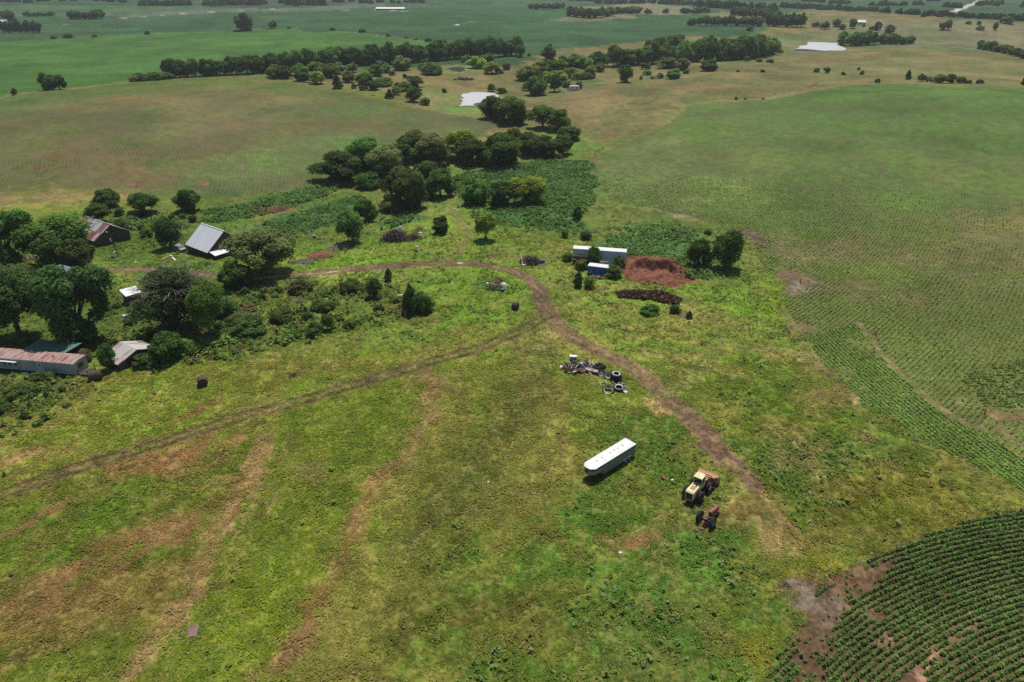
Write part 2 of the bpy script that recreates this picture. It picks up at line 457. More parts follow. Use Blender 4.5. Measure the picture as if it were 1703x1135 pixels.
L([(735, 178), (775, 176), (830, 182), (800, 192), (755, 190)], (110, 138, 60), (96, 126, 52), 8, 2, 3, .8)
L([(730, 108), (795, 108), (800, 120), (740, 123)], (118, 122, 76), (104, 116, 60), 10, 3, 3)
L([(1275, 60), (1330, 55), (1400, 62), (1390, 76), (1290, 84), (1270, 74)], (126, 122, 84), (104, 112, 70), 20, 4, 6)
L([(1350, 40), (1703, 44), (1703, 74), (1520, 78), (1480, 60), (1380, 60)], (122, 116, 86), (108, 112, 78), 30, 6, 8, .8)
L([(1410, 72), (1520, 70), (1700, 84), (1600, 86), (1420, 80)], (86, 104, 60), (110, 112, 74), 16, 4, 6, .7)
# --- left field of the middle distance
LF = [(-400, 172), (0, 162), (210, 138), (300, 131), (440, 128), (510, 140), (570, 152), (620, 165), (690, 182), (760, 192), (835, 206), (800, 226), (700, 243), (600, 268), (545, 302), (500, 316), (420, 326), (300, 332), (180, 320), (100, 337), (0, 342), (-400, 350)]
L(LF, (96, 98, 48), (80, 100, 48), 40, 2, 3, tuft=0, weed=0, lump=.05)
L([(-300, 190), (0, 180), (180, 160), (330, 150), (470, 160), (420, 200), (330, 240), (200, 295), (60, 318), (-300, 320)], (112, 94, 54), (88, 98, 48), 30, 16, 16, .75)
L([(-300, 170), (60, 165), (200, 150), (120, 180), (0, 200), (-300, 220)], (76, 104, 50), (92, 108, 58), 25, 10, 10, .7)
L([(260, 160), (440, 135), (540, 150), (480, 200), (330, 240), (260, 230)], (116, 110, 68), (94, 106, 58), 18, 12, 12, .6, ang=1.0)
L([(380, 260), (520, 230), (640, 220), (800, 215), (600, 262), (540, 300), (400, 322), (280, 328), (300, 290)], (96, 124, 60), (84, 112, 52), 12, 8, 8, .85)
L([(-300, 322), (0, 318), (180, 312), (330, 326), (180, 334), (0, 348), (-300, 352)], (112, 116, 54), (134, 118, 66), 9, 5, 6, .9, tuft=.2)
for q in ([(215, 302), (232, 301), (230, 308), (217, 309)], [(330, 304), (348, 303), (344, 308), (332, 309)]):
    L(q, (124, 78, 60), (140, 96, 76), 3, 1, 1.5)
# --- large bean field on the right
RF = [(990, 300), (983, 262), (1045, 235), (1112, 205), (1150, 172), (1270, 166), (1400, 143), (1462, 138), (1703, 146), (2300, 160), (2300, 1000), (1850, 862), (1760, 836), (1703, 815), (1640, 784), (1560, 748), (1480, 718), (1425, 664), (1382, 618), (1335, 562), (1312, 520), (1292, 480), (1268, 440), (1245, 398), (1180, 368), (1100, 350), (1012, 334)]
L(RF, (84, 110, 46), (98, 116, 54), 30, 1.2, 2.5, tuft=0, weed=0, lump=.03)
L([(1150, 180), (1400, 150), (1703, 150), (2000, 160), (1900, 300), (1500, 250), (1300, 240)], (80, 110, 46), (72, 102, 42), 35, 15, 15, .8)
L([(1000, 270), (1120, 220), (1250, 300), (1300, 360), (1150, 350), (1010, 325)], (108, 124, 66), (94, 116, 58), 14, 6, 8, .8)
L([(1060, 345), (1130, 352), (1190, 366), (1120, 366), (1075, 360)], (150, 138, 112), (112, 112, 70), 8, 2, 3, .85)
L([(1250, 390), (1330, 398), (1420, 403), (1440, 437), (1360, 444), (1285, 434)], (146, 126, 98), (122, 112, 76), 5, 3, 5, .9)
L([(1450, 425), (1570, 395), (1703, 330), (1900, 330), (1900, 520), (1703, 470), (1560, 480)], (124, 106, 70), (100, 104, 56), 16, 10, 12, .7, patch=24)
L([(1400, 480), (1500, 478), (1580, 500), (1520, 520), (1420, 510)], (128, 106, 82), (108, 102, 64), 6, 4, 5, .85)
L([(1205, 382), (1245, 380), (1272, 398), (1268, 412), (1225, 410)], (84, 66, 54), (100, 80, 64), 3, 1, 1.5, tuft=0, weed=0)
L([(1278, 460), (1300, 452), (1345, 456), (1395, 466), (1400, 476), (1350, 488), (1320, 496), (1295, 486)], (92, 74, 60), (112, 92, 74), 3, 1.6, 3.2, tuft=0)
L([(1300, 470), (1330, 463), (1400, 468), (1370, 478), (1335, 484), (1305, 482)], (160, 148, 132), (130, 116, 100), 3, 1.4, 2.6, .9)
L([(1300, 535), (1350, 540), (1370, 552), (1330, 556), (1318, 560)], (104, 80, 66), (120, 96, 76), 2, 1, 1.2, .9, tuft=0)
L([(1320, 565), (1345, 580), (1380, 620), (1400, 640), (1385, 632), (1350, 605), (1322, 580)], (140, 108, 84), (104, 84, 64), 2, 1, 1.6, .85, tuft=.05)
L([(1430, 538), (1455, 548), (1470, 565), (1450, 560)], (140, 100, 78), (110, 84, 62), 2, .5, 1, .9)
L([(1630, 684), (1703, 684), (1760, 690), (1703, 694), (1660, 700), (1690, 740), (1670, 730), (1645, 695)], (150, 112, 92), (112, 92, 66), 2, .5, 1, .9)
L([(1300, 400), (1500, 380), (1703, 330), (2300, 330), (2300, 1000), (1850, 862), (1760, 836), (1703, 815), (1640, 784), (1560, 748), (1480, 718), (1425, 664), (1382, 618), (1335, 562), (1312, 520)], (114, 102, 62), (100, 102, 52), 12, 8, 8, .7)
# gullies / terrace lines through the crop
def S(line, w, c1, c2, soft=.6, warp=.6, op=1.0, sc=2.5, tuft=None, lump=None, patch=None, weed=None):
    LAY.append(dict(p=W(line).astype(np.float32), c1=lin(c1), c2=lin(c2), sc=sc, soft=soft, warp=warp, op=op, tuft=tuft, weed=weed, lump=lump, patch=patch, ang=None, wc=None, line=w))
S([(1428, 537), (1472, 596), (1539, 659), (1600, 702), (1640, 715)], 1.1, (136, 112, 88), (104, 100, 62), .5, .5, .8, patch=5)
S([(1000, 352), (1090, 356), (1180, 368), (1250, 400)], 1.6, (146, 126, 88), (112, 112, 62), 1, 1.5, .7, patch=8)
S([(985, 255), (990, 275), (985, 300), (992, 320), (1000, 330)], 2.2, (128, 94, 68), (110, 92, 62), .8, 1.5, .9)
S([(985, 256), (1040, 236), (1112, 206), (1150, 173), (1200, 168)], 2.2, (112, 98, 62), (134, 116, 78), 1, 1.5, .8)
S([(1200, 168), (1270, 166), (1400, 143), (1462, 138), (1703, 146)], 5, (140, 122, 86), (120, 112, 74), 2, 2, .8)
S([(960, 300), (1010, 292), (1100, 282), (1200, 272)], 1.2, (70, 92, 46), (84, 100, 52), 1, 2, .5, patch=8)
S([(1150, 262), (1220, 232), (1290, 200)], 1.0, (72, 96, 48), (84, 104, 54), 1, 2, .6)
S([(1700, 330), (1660, 380), (1620, 420), (1570, 440), (1460, 435)], 2.0, (104, 124, 44), (112, 122, 58), 1.5, 3, .6)
S([(0, 163), (210, 139), (300, 131), (440, 128)], 3.5, (128, 110, 70), (110, 112, 62), 1.5, 1.5, .9)
S([(400, 50), (480, 48), (600, 56), (690, 67), (745, 76)], 5, (122, 112, 80), (104, 112, 70), 2, 2, .8)
S([(690, 150), (440, 140), (330, 240), (250, 300)], 1.5, (92, 100, 52), (110, 104, 60), 1, 2, .35)
S([(60, 325), (200, 270), (300, 215), (430, 150)], .9, (84, 90, 48), (100, 96, 54), 1, 1, .5)
S([(200, 262), (330, 258), (480, 245)], 3, (116, 112, 64), (100, 110, 58), 2, 3, .5, patch=10)
for yy in (0, 6, 12):
    S([(290, 312 + yy), (350, 318 + yy * .8), (420, 314 + yy * .8), (520, 292 + yy)], .8, (62, 86, 42), (80, 104, 50), .5, 1.5, .7)
S([(395, 300), (430, 282), (480, 262), (560, 250)], 2.5, (104, 130, 64), (92, 118, 56), 2, 3, .6)
# far tracks and pale roads
S([(-300, 62), (0, 48), (100, 42), (130, 40)], 5, (128, 118, 92), (116, 112, 84), 2, 2, .7)
S([(200, 31), (300, 24), (380, 19), (470, 14)], 6, (150, 146, 128), (130, 128, 110), 2, 2, .9)
S([(570, 17.5), (640, 16.5), (680, 18)], 9, (150, 146, 128), (130, 128, 110), 3, 3, .8)
S([(1584, 20), (1600, 14), (1622, 5), (1636, -3), (1700, -30)], 11, (190, 186, 172), (170, 166, 150), 2, 2, 1)
S([(755, 43), (775, 40), (790, 36)], 7, (96, 118, 76), (84, 110, 70), 3, 3, .6)
S([(1280, 52), (1330, 60), (1380, 65)], 3, (66, 86, 56), (80, 96, 60), 2, 2, .7)
S([(1290, 118), (1400, 124), (1500, 132)], 3, (84, 98, 54), (104, 108, 64), 2, 4, .6)
S([(1600, 110), (1703, 122), (1800, 130)], 2, (80, 92, 52), (104, 108, 64), 2, 3, .6)
S([(1020, 182), (1050, 172), (1100, 160), (1160, 156)], 3.5, (92, 106, 54), (112, 112, 66), 2, 3, .6)
S([(1350, 145), (1362, 135)], 5, (92, 76, 56), (110, 96, 70), 1, 2, .9)
# --- creek meadow and rank growth
L([(300, 340), (420, 328), (540, 302), (600, 268), (760, 250), (900, 262), (985, 262), (988, 300), (1000, 335), (1100, 352), (1200, 372), (1262, 405), (1280, 450), (1240, 470), (1150, 470), (1000, 400), (900, 395), (760, 350), (600, 400), (480, 400), (330, 372), (240, 372), (150, 345)], (88, 112, 48), (108, 116, 56), 10, 3, 4, tuft=.6, weed=.3, lump=.3)
REED = [[(330, 352), (430, 335), (545, 304), (570, 312), (520, 336), (440, 358), (360, 372)], [(440, 372), (520, 345), (600, 325), (610, 350), (560, 372), (480, 402), (425, 405), (410, 392)],
        [(745, 300), (790, 282), (900, 266), (985, 268), (988, 300), (985, 340), (960, 362), (900, 362), (760, 330)], [(775, 342), (850, 352), (940, 366), (1000, 384), (985, 390), (880, 386), (810, 372)],
        [(620, 372), (690, 352), (705, 362), (640, 384)], [(180, 350), (250, 365), (330, 372), (300, 386), (220, 380)]]
for q in REED: L(q, (58, 96, 50), (72, 108, 58), 6, 1.5, 3, .95, tuft=0, weed=.2, lump=.5)
L([(410, 345), (455, 342), (495, 344), (488, 351), (440, 360), (425, 356)], (92, 60, 48), (118, 84, 64), 3, 1, 1.5, tuft=0, weed=.1)
L([(1020, 376), (1120, 372), (1150, 390), (1180, 430), (1180, 460), (1135, 455), (1090, 420), (1040, 430), (1010, 410)], (76, 108, 58), (92, 118, 66), 6, 2, 3, tuft=.2, weed=1.0, lump=.5)
L([(950, 385), (1040, 378), (1060, 395), (1000, 404), (940, 402)], (132, 118, 66), (100, 116, 54), 5, 2, 3, .8, patch=6)
# --- farmyard and grass near the road
YARD = [(-200, 420), (60, 420), (200, 380), (330, 372), (480, 402), (600, 400), (760, 350), (900, 395), (1000, 402), (1150, 470), (1250, 470), (1300, 520), (1320, 580), (1250, 640), (1150, 600), (1050, 520), (905, 500), (860, 520), (760, 560), (640, 600), (500, 570), (420, 590), (260, 610), (100, 650), (-200, 760)]
L(YARD, (104, 132, 44), (116, 128, 54), 7, 5, 6, tuft=.8, weed=.5, lump=.2)
L([(905, 400), (960, 395), (1010, 440), (1000, 500), (1100, 540), (1180, 530), (1200, 570), (1080, 600), (960, 540), (920, 480)], (126, 126, 58), (104, 122, 50), 6, 4, 5, .75, tuft=.8, weed=.3)
L([(1030, 520), (1180, 510), (1250, 560), (1310, 600), (1380, 640), (1420, 690), (1300, 700), (1180, 660), (1080, 590)], (100, 118, 40), (124, 120, 58), 6, 4, 5, .8, tuft=.9, weed=.2)
L([(1270, 470), (1290, 490), (1320, 540), (1300, 545), (1270, 520)], (126, 146, 36), (112, 136, 40), 4, 2, 3, .8)
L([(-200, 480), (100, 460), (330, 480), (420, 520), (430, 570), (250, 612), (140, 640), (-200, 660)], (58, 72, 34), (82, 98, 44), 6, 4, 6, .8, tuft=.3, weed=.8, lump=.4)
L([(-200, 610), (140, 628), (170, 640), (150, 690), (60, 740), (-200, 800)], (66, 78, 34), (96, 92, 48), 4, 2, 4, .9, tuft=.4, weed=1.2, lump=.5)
L([(380, 470), (500, 464), (650, 480), (720, 520), (640, 540), (540, 560), (430, 560), (380, 520)], (86, 104, 40), (108, 112, 50), 4, 3, 4, .8, weed=1.0, lump=.4)
L([(425, 500), (500, 490), (510, 525), (450, 535)], (72, 60, 40), (96, 90, 48), 3, 2, 3, .7, weed=1.0)
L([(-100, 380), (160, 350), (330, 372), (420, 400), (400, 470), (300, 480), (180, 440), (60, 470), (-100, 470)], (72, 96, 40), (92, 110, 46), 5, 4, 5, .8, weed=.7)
L([(380, 462), (520, 468), (650, 476), (730, 515), (640, 545), (540, 566), (420, 592), (300, 612), (240, 600), (330, 540)], (78, 98, 38), (98, 108, 46), 4, 3, 4, .8, weed=.9)
# --- mown foreground
FG = [(-500, 900), (-200, 770), (100, 650), (260, 612), (420, 592), (500, 572), (640, 602), (760, 562), (860, 522), (930, 540), (1050, 612), (1150, 700), (1260, 840), (1330, 960), (1200, 1400), (-500, 1500)]
L(FG, (112, 128, 44), (126, 126, 56), 6, 4, 5, tuft=1, weed=.02, lump=.1, ang=A_MOW)
L([(-500, 860), (0, 690), (250, 640), (500, 600), (800, 560), (860, 545), (600, 615), (300, 700), (0, 800), (-500, 960)], (118, 130, 44), (132, 124, 60), 5, 3, 5, .7, ang=.35, tuft=1)
L([(-500, 960), (0, 830), (200, 770), (420, 720), (450, 800), (380, 900), (280, 1040), (150, 1200), (-500, 1300)], (96, 106, 38), (124, 104, 56), 5, 5, 6, .8, ang=.5, tuft=1, lump=.14)
L([(450, 720), (640, 680), (660, 760), (600, 880), (420, 1100), (330, 1200), (250, 1200), (420, 900), (470, 800)], (114, 124, 38), (98, 114, 36), 5, 4, 5, .75, ang=A_MOW)
L([(0, 830), (160, 800), (300, 830), (240, 900), (60, 960), (-200, 1000), (-200, 900)], (92, 118, 34), (108, 116, 44), 6, 4, 5, .8)
L([(700, 720), (830, 650), (960, 660), (900, 760), (840, 860), (760, 960), (620, 1060), (520, 1200), (400, 1200), (560, 1000), (660, 860)], (110, 112, 46), (122, 116, 54), 5, 5, 6, .8, ang=A_MOW)
L([(760, 980), (850, 860), (930, 780), (960, 700), (1060, 660), (1150, 720), (1220, 800), (1290, 900), (1330, 1000), (1260, 1200), (640, 1200)], (80, 106, 38), (98, 106, 44), 4, 6, 7, .9, tuft=.9, weed=.22, lump=.2)
L([(1000, 900), (1250, 860), (1300, 960), (1240, 1200), (950, 1200), (960, 1050)], (82, 118, 46), (104, 112, 54), 3, 6, 6, .7, weed=.5)
L([(880, 860), (930, 840), (960, 880), (930, 920), (880, 900)], (86, 128, 46), (96, 126, 50), 4, 3, 4, .7)
L([(680, 1000), (820, 930), (880, 1000), (840, 1080), (700, 1140), (600, 1135)], (84, 90, 32), (102, 96, 44), 4, 5, 6, .7, lump=.25)
L([(1150, 690), (1250, 640), (1420, 680), (1560, 760), (1703, 830), (1850, 880), (1703, 850), (1600, 860), (1440, 900), (1340, 990), (1290, 900), (1220, 790)], (92, 108, 36), (116, 112, 50), 6, 4, 6, .9, tuft=1, weed=.25, lump=.25)
L([(1270, 760), (1400, 700), (1500, 760), (1450, 830), (1340, 820)], (86, 112, 46), (122, 116, 66), 4, 4, 5, .7, weed=.6)
L([(1180, 640), (1290, 640), (1390, 690), (1330, 720), (1240, 700)], (92, 118, 34), (100, 112, 36), 5, 4, 5, .7)
L([(1330, 800), (1500, 800), (1703, 830), (1600, 858), (1440, 880)], (88, 96, 26), (108, 104, 36), 6, 4, 4, .8)
L([(1290, 1010), (1330, 990), (1400, 950), (1380, 930), (1330, 960), (1270, 1040), (1240, 1140), (1265, 1140)], (128, 124, 34), (104, 112, 34), 3, 1, 2, .85)
# dry, tan and reddish mats
for q, c1, c2, op in [
    ([(425, 735), (452, 720), (450, 790), (418, 850), (382, 905), (338, 975), (268, 1080), (210, 1140), (180, 1140), (250, 1060), (330, 930), (395, 830)], (160, 126, 80), (116, 108, 54), .85),
    ([(640, 760), (668, 765), (650, 810), (605, 880), (545, 985), (510, 1045), (450, 1140), (400, 1140), (480, 1030), (540, 950), (590, 870)], (146, 106, 68), (116, 108, 52), .8),
    ([(690, 655), (740, 640), (730, 680), (690, 740), (650, 790), (640, 770), (690, 700)], (144, 116, 70), (118, 114, 54), .7),
    ([(60, 960), (200, 900), (330, 850), (360, 870), (260, 930), (120, 1010), (0, 1050), (-80, 1040)], (140, 104, 62), (104, 104, 44), .8),
    ([(0, 880), (60, 850), (110, 830), (90, 850), (20, 890), (-60, 920)], (142, 102, 66), (110, 108, 46), .7),
    ([(170, 770), (330, 730), (420, 715), (400, 740), (280, 780), (170, 810)], (146, 104, 62), (110, 108, 46), .8),
    ([(250, 705), (330, 680), (400, 655), (385, 670), (310, 700), (230, 720)], (148, 104, 66), (118, 116, 50), .8),
    ([(-60, 790), (40, 760), (140, 730), (120, 755), (30, 790), (-60, 815)], (148, 108, 66), (114, 112, 48), .7),
    ([(40, 1000), (160, 1010), (90, 1080), (-20, 1140), (-80, 1100)], (116, 92, 50), (88, 94, 36), .6),
    ([(700, 610), (745, 620), (750, 660), (710, 670), (690, 640)], (152, 118, 78), (124, 116, 58), .7),
    ([(900, 530), (960, 545), (1010, 580), (960, 590), (880, 580), (840, 570)], (150, 132, 76), (120, 124, 54), .8),
    ([(1055, 655), (1090, 660), (1140, 720), (1150, 760), (1110, 720), (1075, 690)], (160, 128, 84), (120, 114, 54), .8),
    ([(1060, 578), (1120, 590), (1180, 588), (1150, 600), (1090, 596)], (160, 126, 80), (116, 120, 54), .8),
    ([(960, 905), (1100, 870), (1230, 850), (1240, 870), (1100, 900), (990, 920)], (140, 110, 66), (104, 108, 48), .75),
    ([(1020, 895), (1075, 880), (1080, 888), (1040, 905)], (150, 90, 62), (120, 96, 56), .8),
    ([(1210, 830), (1260, 830), (1330, 870), (1345, 910), (1290, 930), (1250, 890)], (144, 120, 72), (112, 110, 52), .8),
    ([(1440, 905), (1500, 890), (1640, 850), (1650, 858), (1520, 900), (1450, 922)], (128, 90, 60), (108, 96, 54), .8),
    ([(480, 720), (545, 750), (560, 800), (520, 815), (490, 790)], (136, 120, 66), (114, 118, 48), .6),
    ([(1240, 575), (1330, 580), (1370, 600), (1280, 600)], (140, 122, 72), (108, 116, 48), .75),
    ([(1330, 640), (1400, 640), (1440, 668), (1380, 672)], (144, 120, 76), (110, 112, 54), .8),
    ([(1230, 720), (1330, 745), (1400, 790), (1300, 780), (1240, 760)], (128, 118, 68), (104, 112, 48), .6)]:
    c2 = tuple(.45 * a + .55 * b for a, b in zip(c1, c2)); c1 = (c1[0] + 2, c1[1] + 8, c1[2] + 8)
    L(q, c1, c2, 2.2, 1.3, 1.6, min(1, op * 1.2), patch=2.6 if len(q) < 11 else None, ang=A_MOW * .8, tuft=1.2, weed=0, lump=.12)
# --- bottom right bean field: bare soil under the rows
BF = [(1262, 1150), (1312, 1045), (1328, 1005), (1390, 962), (1480, 914), (1545, 887), (1610, 864), (1703, 847), (1950, 832), (1950, 1400), (1200, 1400)]
L(BF, (92, 72, 52), (106, 86, 60), 4, .5, .8, tuft=0, weed=0, lump=.05)
BARE = [(1318, 1030), (1340, 988), (1420, 945), (1486, 932), (1490, 952), (1425, 992), (1396, 1030), (1366, 1085), (1338, 1145), (1322, 1140), (1335, 1070)]
L(BARE, (88, 68, 45), (112, 89, 63), 2.5, .9, 2.2, lump=.08)
L([(1325, 1010), (1350, 988), (1385, 990), (1390, 1018), (1350, 1040), (1325, 1035)], (132, 120, 104), (108, 94, 76), 2.2, 1.8, 2.4, .9)
GAP = [[(1520, 1105), (1600, 1044), (1616, 1036), (1560, 1082), (1530, 1135), (1512, 1150)], [(1470, 1052), (1492, 1062), (1475, 1080), (1446, 1076)]]
for q in GAP: L(q, (150, 118, 94), (112, 78, 60), 1.5, .4, .8, .8)
# --- dirt roads and wheel tracks
ROAD = [(-60, 462), (60, 456), (160, 450), (240, 449), (300, 452), (350, 460), (430, 463), (500, 457), (600, 447), (680, 440), (740, 437), (800, 441), (850, 450), (882, 464), (900, 485), (906, 510), (918, 532)]
SPUR = [(906, 505), (922, 532), (950, 556), (985, 577), (1040, 606), (1090, 646), (1138, 692), (1178, 728), (1218, 772), (1255, 812), (1285, 850), (1305, 890), (1310, 930)]
LEFT = [(912, 525), (870, 550), (800, 577), (700, 608), (600, 638), (500, 668), (400, 694), (300, 727), (200, 757), (100, 787), (0, 823), (-120, 866)]
DRAW = [(735, 437), (765, 415), (780, 395), (770, 370), (748, 348), (752, 332), (790, 305)]
LOOP = [(900, 470), (960, 480), (1040, 478), (1120, 488), (1180, 512), (1195, 545), (1190, 585), (1160, 625), (1100, 650)]
S(ROAD, 4.2, (112, 94, 70), (96, 80, 60), .35, .6, 1.0, tuft=0, weed=0, lump=.03)
S(ROAD, .8, (142, 122, 94), (112, 94, 70), .4, .4, .7, patch=6)
S([(430, 463), (500, 457), (600, 447)], 1.4, (176, 156, 132), (128, 108, 84), .4, .5, .9, patch=7)
S(SPUR[:9], 4.4, (104, 88, 64), (122, 104, 72), .6, .7, 1.0, tuft=0, weed=0, lump=.04)
S(SPUR[8:], 4.2, (134, 114, 72), (112, 104, 56), 1.2, 1.2, .95, patch=6, tuft=.1, weed=0)
S(SPUR[6:10], 3.4, (104, 84, 64), (120, 98, 70), .8, 1.4, .9, patch=5, tuft=0, weed=0)
S([(1165, 712), (1190, 738), (1200, 752)], 2.6, (96, 72, 56), (110, 86, 64), .8, .8, .9)
S(LOOP, 4.0, (112, 116, 60), (104, 112, 54), 1, 1.2, .6, tuft=.5)
S(DRAW, 3.4, (124, 122, 68), (108, 116, 56), .8, 1, .8, tuft=.4, weed=0)
def side(line, off):
    p = W(line) if not isinstance(line, np.ndarray) else line
    t = np.gradient(p, axis=0); t /= np.linalg.norm(t, axis=1, keepdims=True)
    return p + np.stack([-t[:, 1], t[:, 0]], 1) * off
def SW(p, w, c1, c2, soft=.25, warp=.3, op=1.0, sc=2.0, tuft=None, lump=None, patch=None, weed=None):
    LAY.append(dict(p=p.astype(np.float32), c1=lin(c1), c2=lin(c2), sc=sc, soft=soft, warp=warp, op=op, tuft=tuft, weed=weed, lump=lump, patch=patch, ang=None, wc=None, line=w))
S(LEFT, 4.2, (104, 118, 46), (118, 116, 56), .8, .8, .5, tuft=.5, weed=0)
for o in (-1.0, 1.0):
    SW(side(LEFT, o * 1.15), 1.2, (84, 64, 46), (106, 84, 60), .3, .35, 1.0, tuft=0, weed=0, lump=.02)
    SW(side(SPUR[:10], o * 1.05), .75, (96, 76, 56), (124, 102, 72), .3, .4, .9, tuft=0, weed=0)
    SW(side(ROAD, o * 1.0), .8, (98, 78, 58), (120, 98, 72), .3, .4, .7)
    SW(side(DRAW, o * .9), .6, (128, 116, 68), (110, 112, 58), .3, .4, .8, tuft=.1)
    SW(side(LOOP, o * .9), .6, (126, 112, 66), (104, 106, 56), .3, .4, .7, patch=5)
S([(395, 692), (300, 727), (200, 757), (100, 787), (0, 823)], 2.6, (88, 76, 54), (104, 92, 60), .6, .8, .5, patch=6, tuft=.1)
S([(700, 608), (640, 628), (560, 650)], 3.2, (100, 92, 64), (112, 106, 62), .8, 1, .6, patch=5)
for ln, w in [([(440, 790), (420, 860), (370, 930), (290, 1040), (215, 1140)], .5), ([(470, 800), (450, 850), (395, 930), (310, 1050), (240, 1140)], .45),
              ([(470, 740), (500, 780), (560, 800), (620, 790)], .4), ([(455, 745), (480, 790), (540, 815)], .4), ([(560, 790), (700, 750), (740, 720), (790, 690)], .5), ([(555, 800), (690, 762), (760, 725)], .45),
              ([(900, 620), (850, 690), (800, 760), (760, 810), (700, 900)], .9), ([(885, 615), (835, 685), (785, 755)], .9), ([(1190, 800), (1130, 840), (1060, 880), (980, 915)], .6), ([(1200, 812), (1150, 850), (1080, 890)], .5),
              ([(470, 1135), (600, 960), (660, 840)], .4), ([(520, 1135), (640, 980), (720, 860)], .35)]:
    S(ln, w * 1.3, (146, 130, 78), (118, 112, 56), .3, .5, .7, patch=4, tuft=.2, weed=0)
for ln, w in [([(1290, 850), (1325, 880), (1338, 905), (1320, 925)], .5), ([(1270, 820), (1300, 870), (1300, 920)], .6)]:
    S(ln, w * 1.6, (166, 140, 92), (132, 116, 64), .3, .4, .85, tuft=.1)
S([(320, 300), (360, 296)], 1, (100, 110, 56), (90, 104, 50), .5, 1, .4)
S([(905, 545), (895, 600), (860, 680), (800, 770), (740, 850), (690, 930)], 7.5, (84, 94, 44), (98, 98, 48), 3, 3, .6)
# burnt and bare spots
for q, c1, c2 in [
    ([(486, 436), (505, 431), (522, 430), (520, 438), (492, 440)], (44, 34, 28), (92, 80, 70)), ([(512, 424), (530, 418), (552, 420), (548, 428), (520, 430)], (122, 62, 46), (92, 52, 42)),
    ([(806, 425), (838, 421), (832, 427), (812, 430)], (120, 92, 66), (108, 92, 62)), ([(480, 622), (500, 622), (498, 629), (486, 630)], (66, 50, 38), (84, 66, 48)),
    ([(586, 566), (598, 564), (600, 569), (588, 571)], (104, 84, 66), (84, 66, 52)), ([(850, 425), (905, 425), (912, 442), (870, 445)], (96, 88, 60), (108, 116, 56)),
    ([(1030, 425), (1140, 428), (1160, 465), (1120, 478), (1040, 470), (1025, 445)], (96, 62, 46), (120, 74, 54)), ([(1128, 836), (1178, 850), (1165, 858), (1135, 850)], (120, 100, 60), (100, 96, 50)),
    ([(1075, 900), (1086, 902), (1082, 908), (1074, 906)], (96, 60, 44), (110, 80, 56))]:
    L(q, c1, c2, 1.6, .5, .8, .95, tuft=.1, weed=.1)
# shores
PONDS = {}
PONDS['near'] = [(762, 176), (770, 166), (766, 156), (790, 155), (812, 156), (830, 160), (826, 166), (806, 166), (796, 172), (784, 178)]
PONDS['dug'] = [(744, 115), (748, 112), (762, 111), (774, 113), (776, 118), (764, 120), (750, 119)]
PONDS['far'] = [(1325, 84), (1338, 80), (1344, 75.5), (1390, 77), (1408, 85), (1370, 86.3)]
PONDS['speck'] = [(753, 43), (763, 40.8), (765, 43.5)]
for k, q in PONDS.items():
    c = np.mean(np.array(q, float), 0)
    L([tuple(c + (np.array(p) - c) * (1.16 if k != 'far' else 1.08)) for p in q], (126, 122, 92), (96, 112, 66), 6, 2 if k != 'far' else 3, 2, 1, tuft=0, weed=0)

def sd_poly(x, y, P, soft=None):
    ins = np.zeros(x.shape, bool)
    n = len(P)
    for i in range(n):
        ax, ay = P[i]; bx, by = P[(i + 1) % n]
        cnd = ((ay > y) != (by > y))
        with np.errstate(divide='ignore', invalid='ignore'):
            xi = (bx - ax) * (y - ay) / (by - ay + 1e-12) + ax
        ins ^= cnd & (x < xi)
    if soft is None:
        d = seg_dist(x, y, P, True)
        return np.where(ins, d, -d)
    d = np.full(x.shape, soft * soft * 1.01, x.dtype)
    for i in range(n):
        a0 = np.minimum(P[i], P[(i + 1) % n]) - soft; a1 = np.maximum(P[i], P[(i + 1) % n]) + soft
        k = np.nonzero((x > a0[0]) & (x < a1[0]) & (y > a0[1]) & (y < a1[1]))[0]
        if len(k): d[k] = np.minimum(d[k], seg_dist(x[k], y[k], P[[i, (i + 1) % n]]) ** 2)
    d = np.sqrt(d)
    return np.where(ins, d, -d)

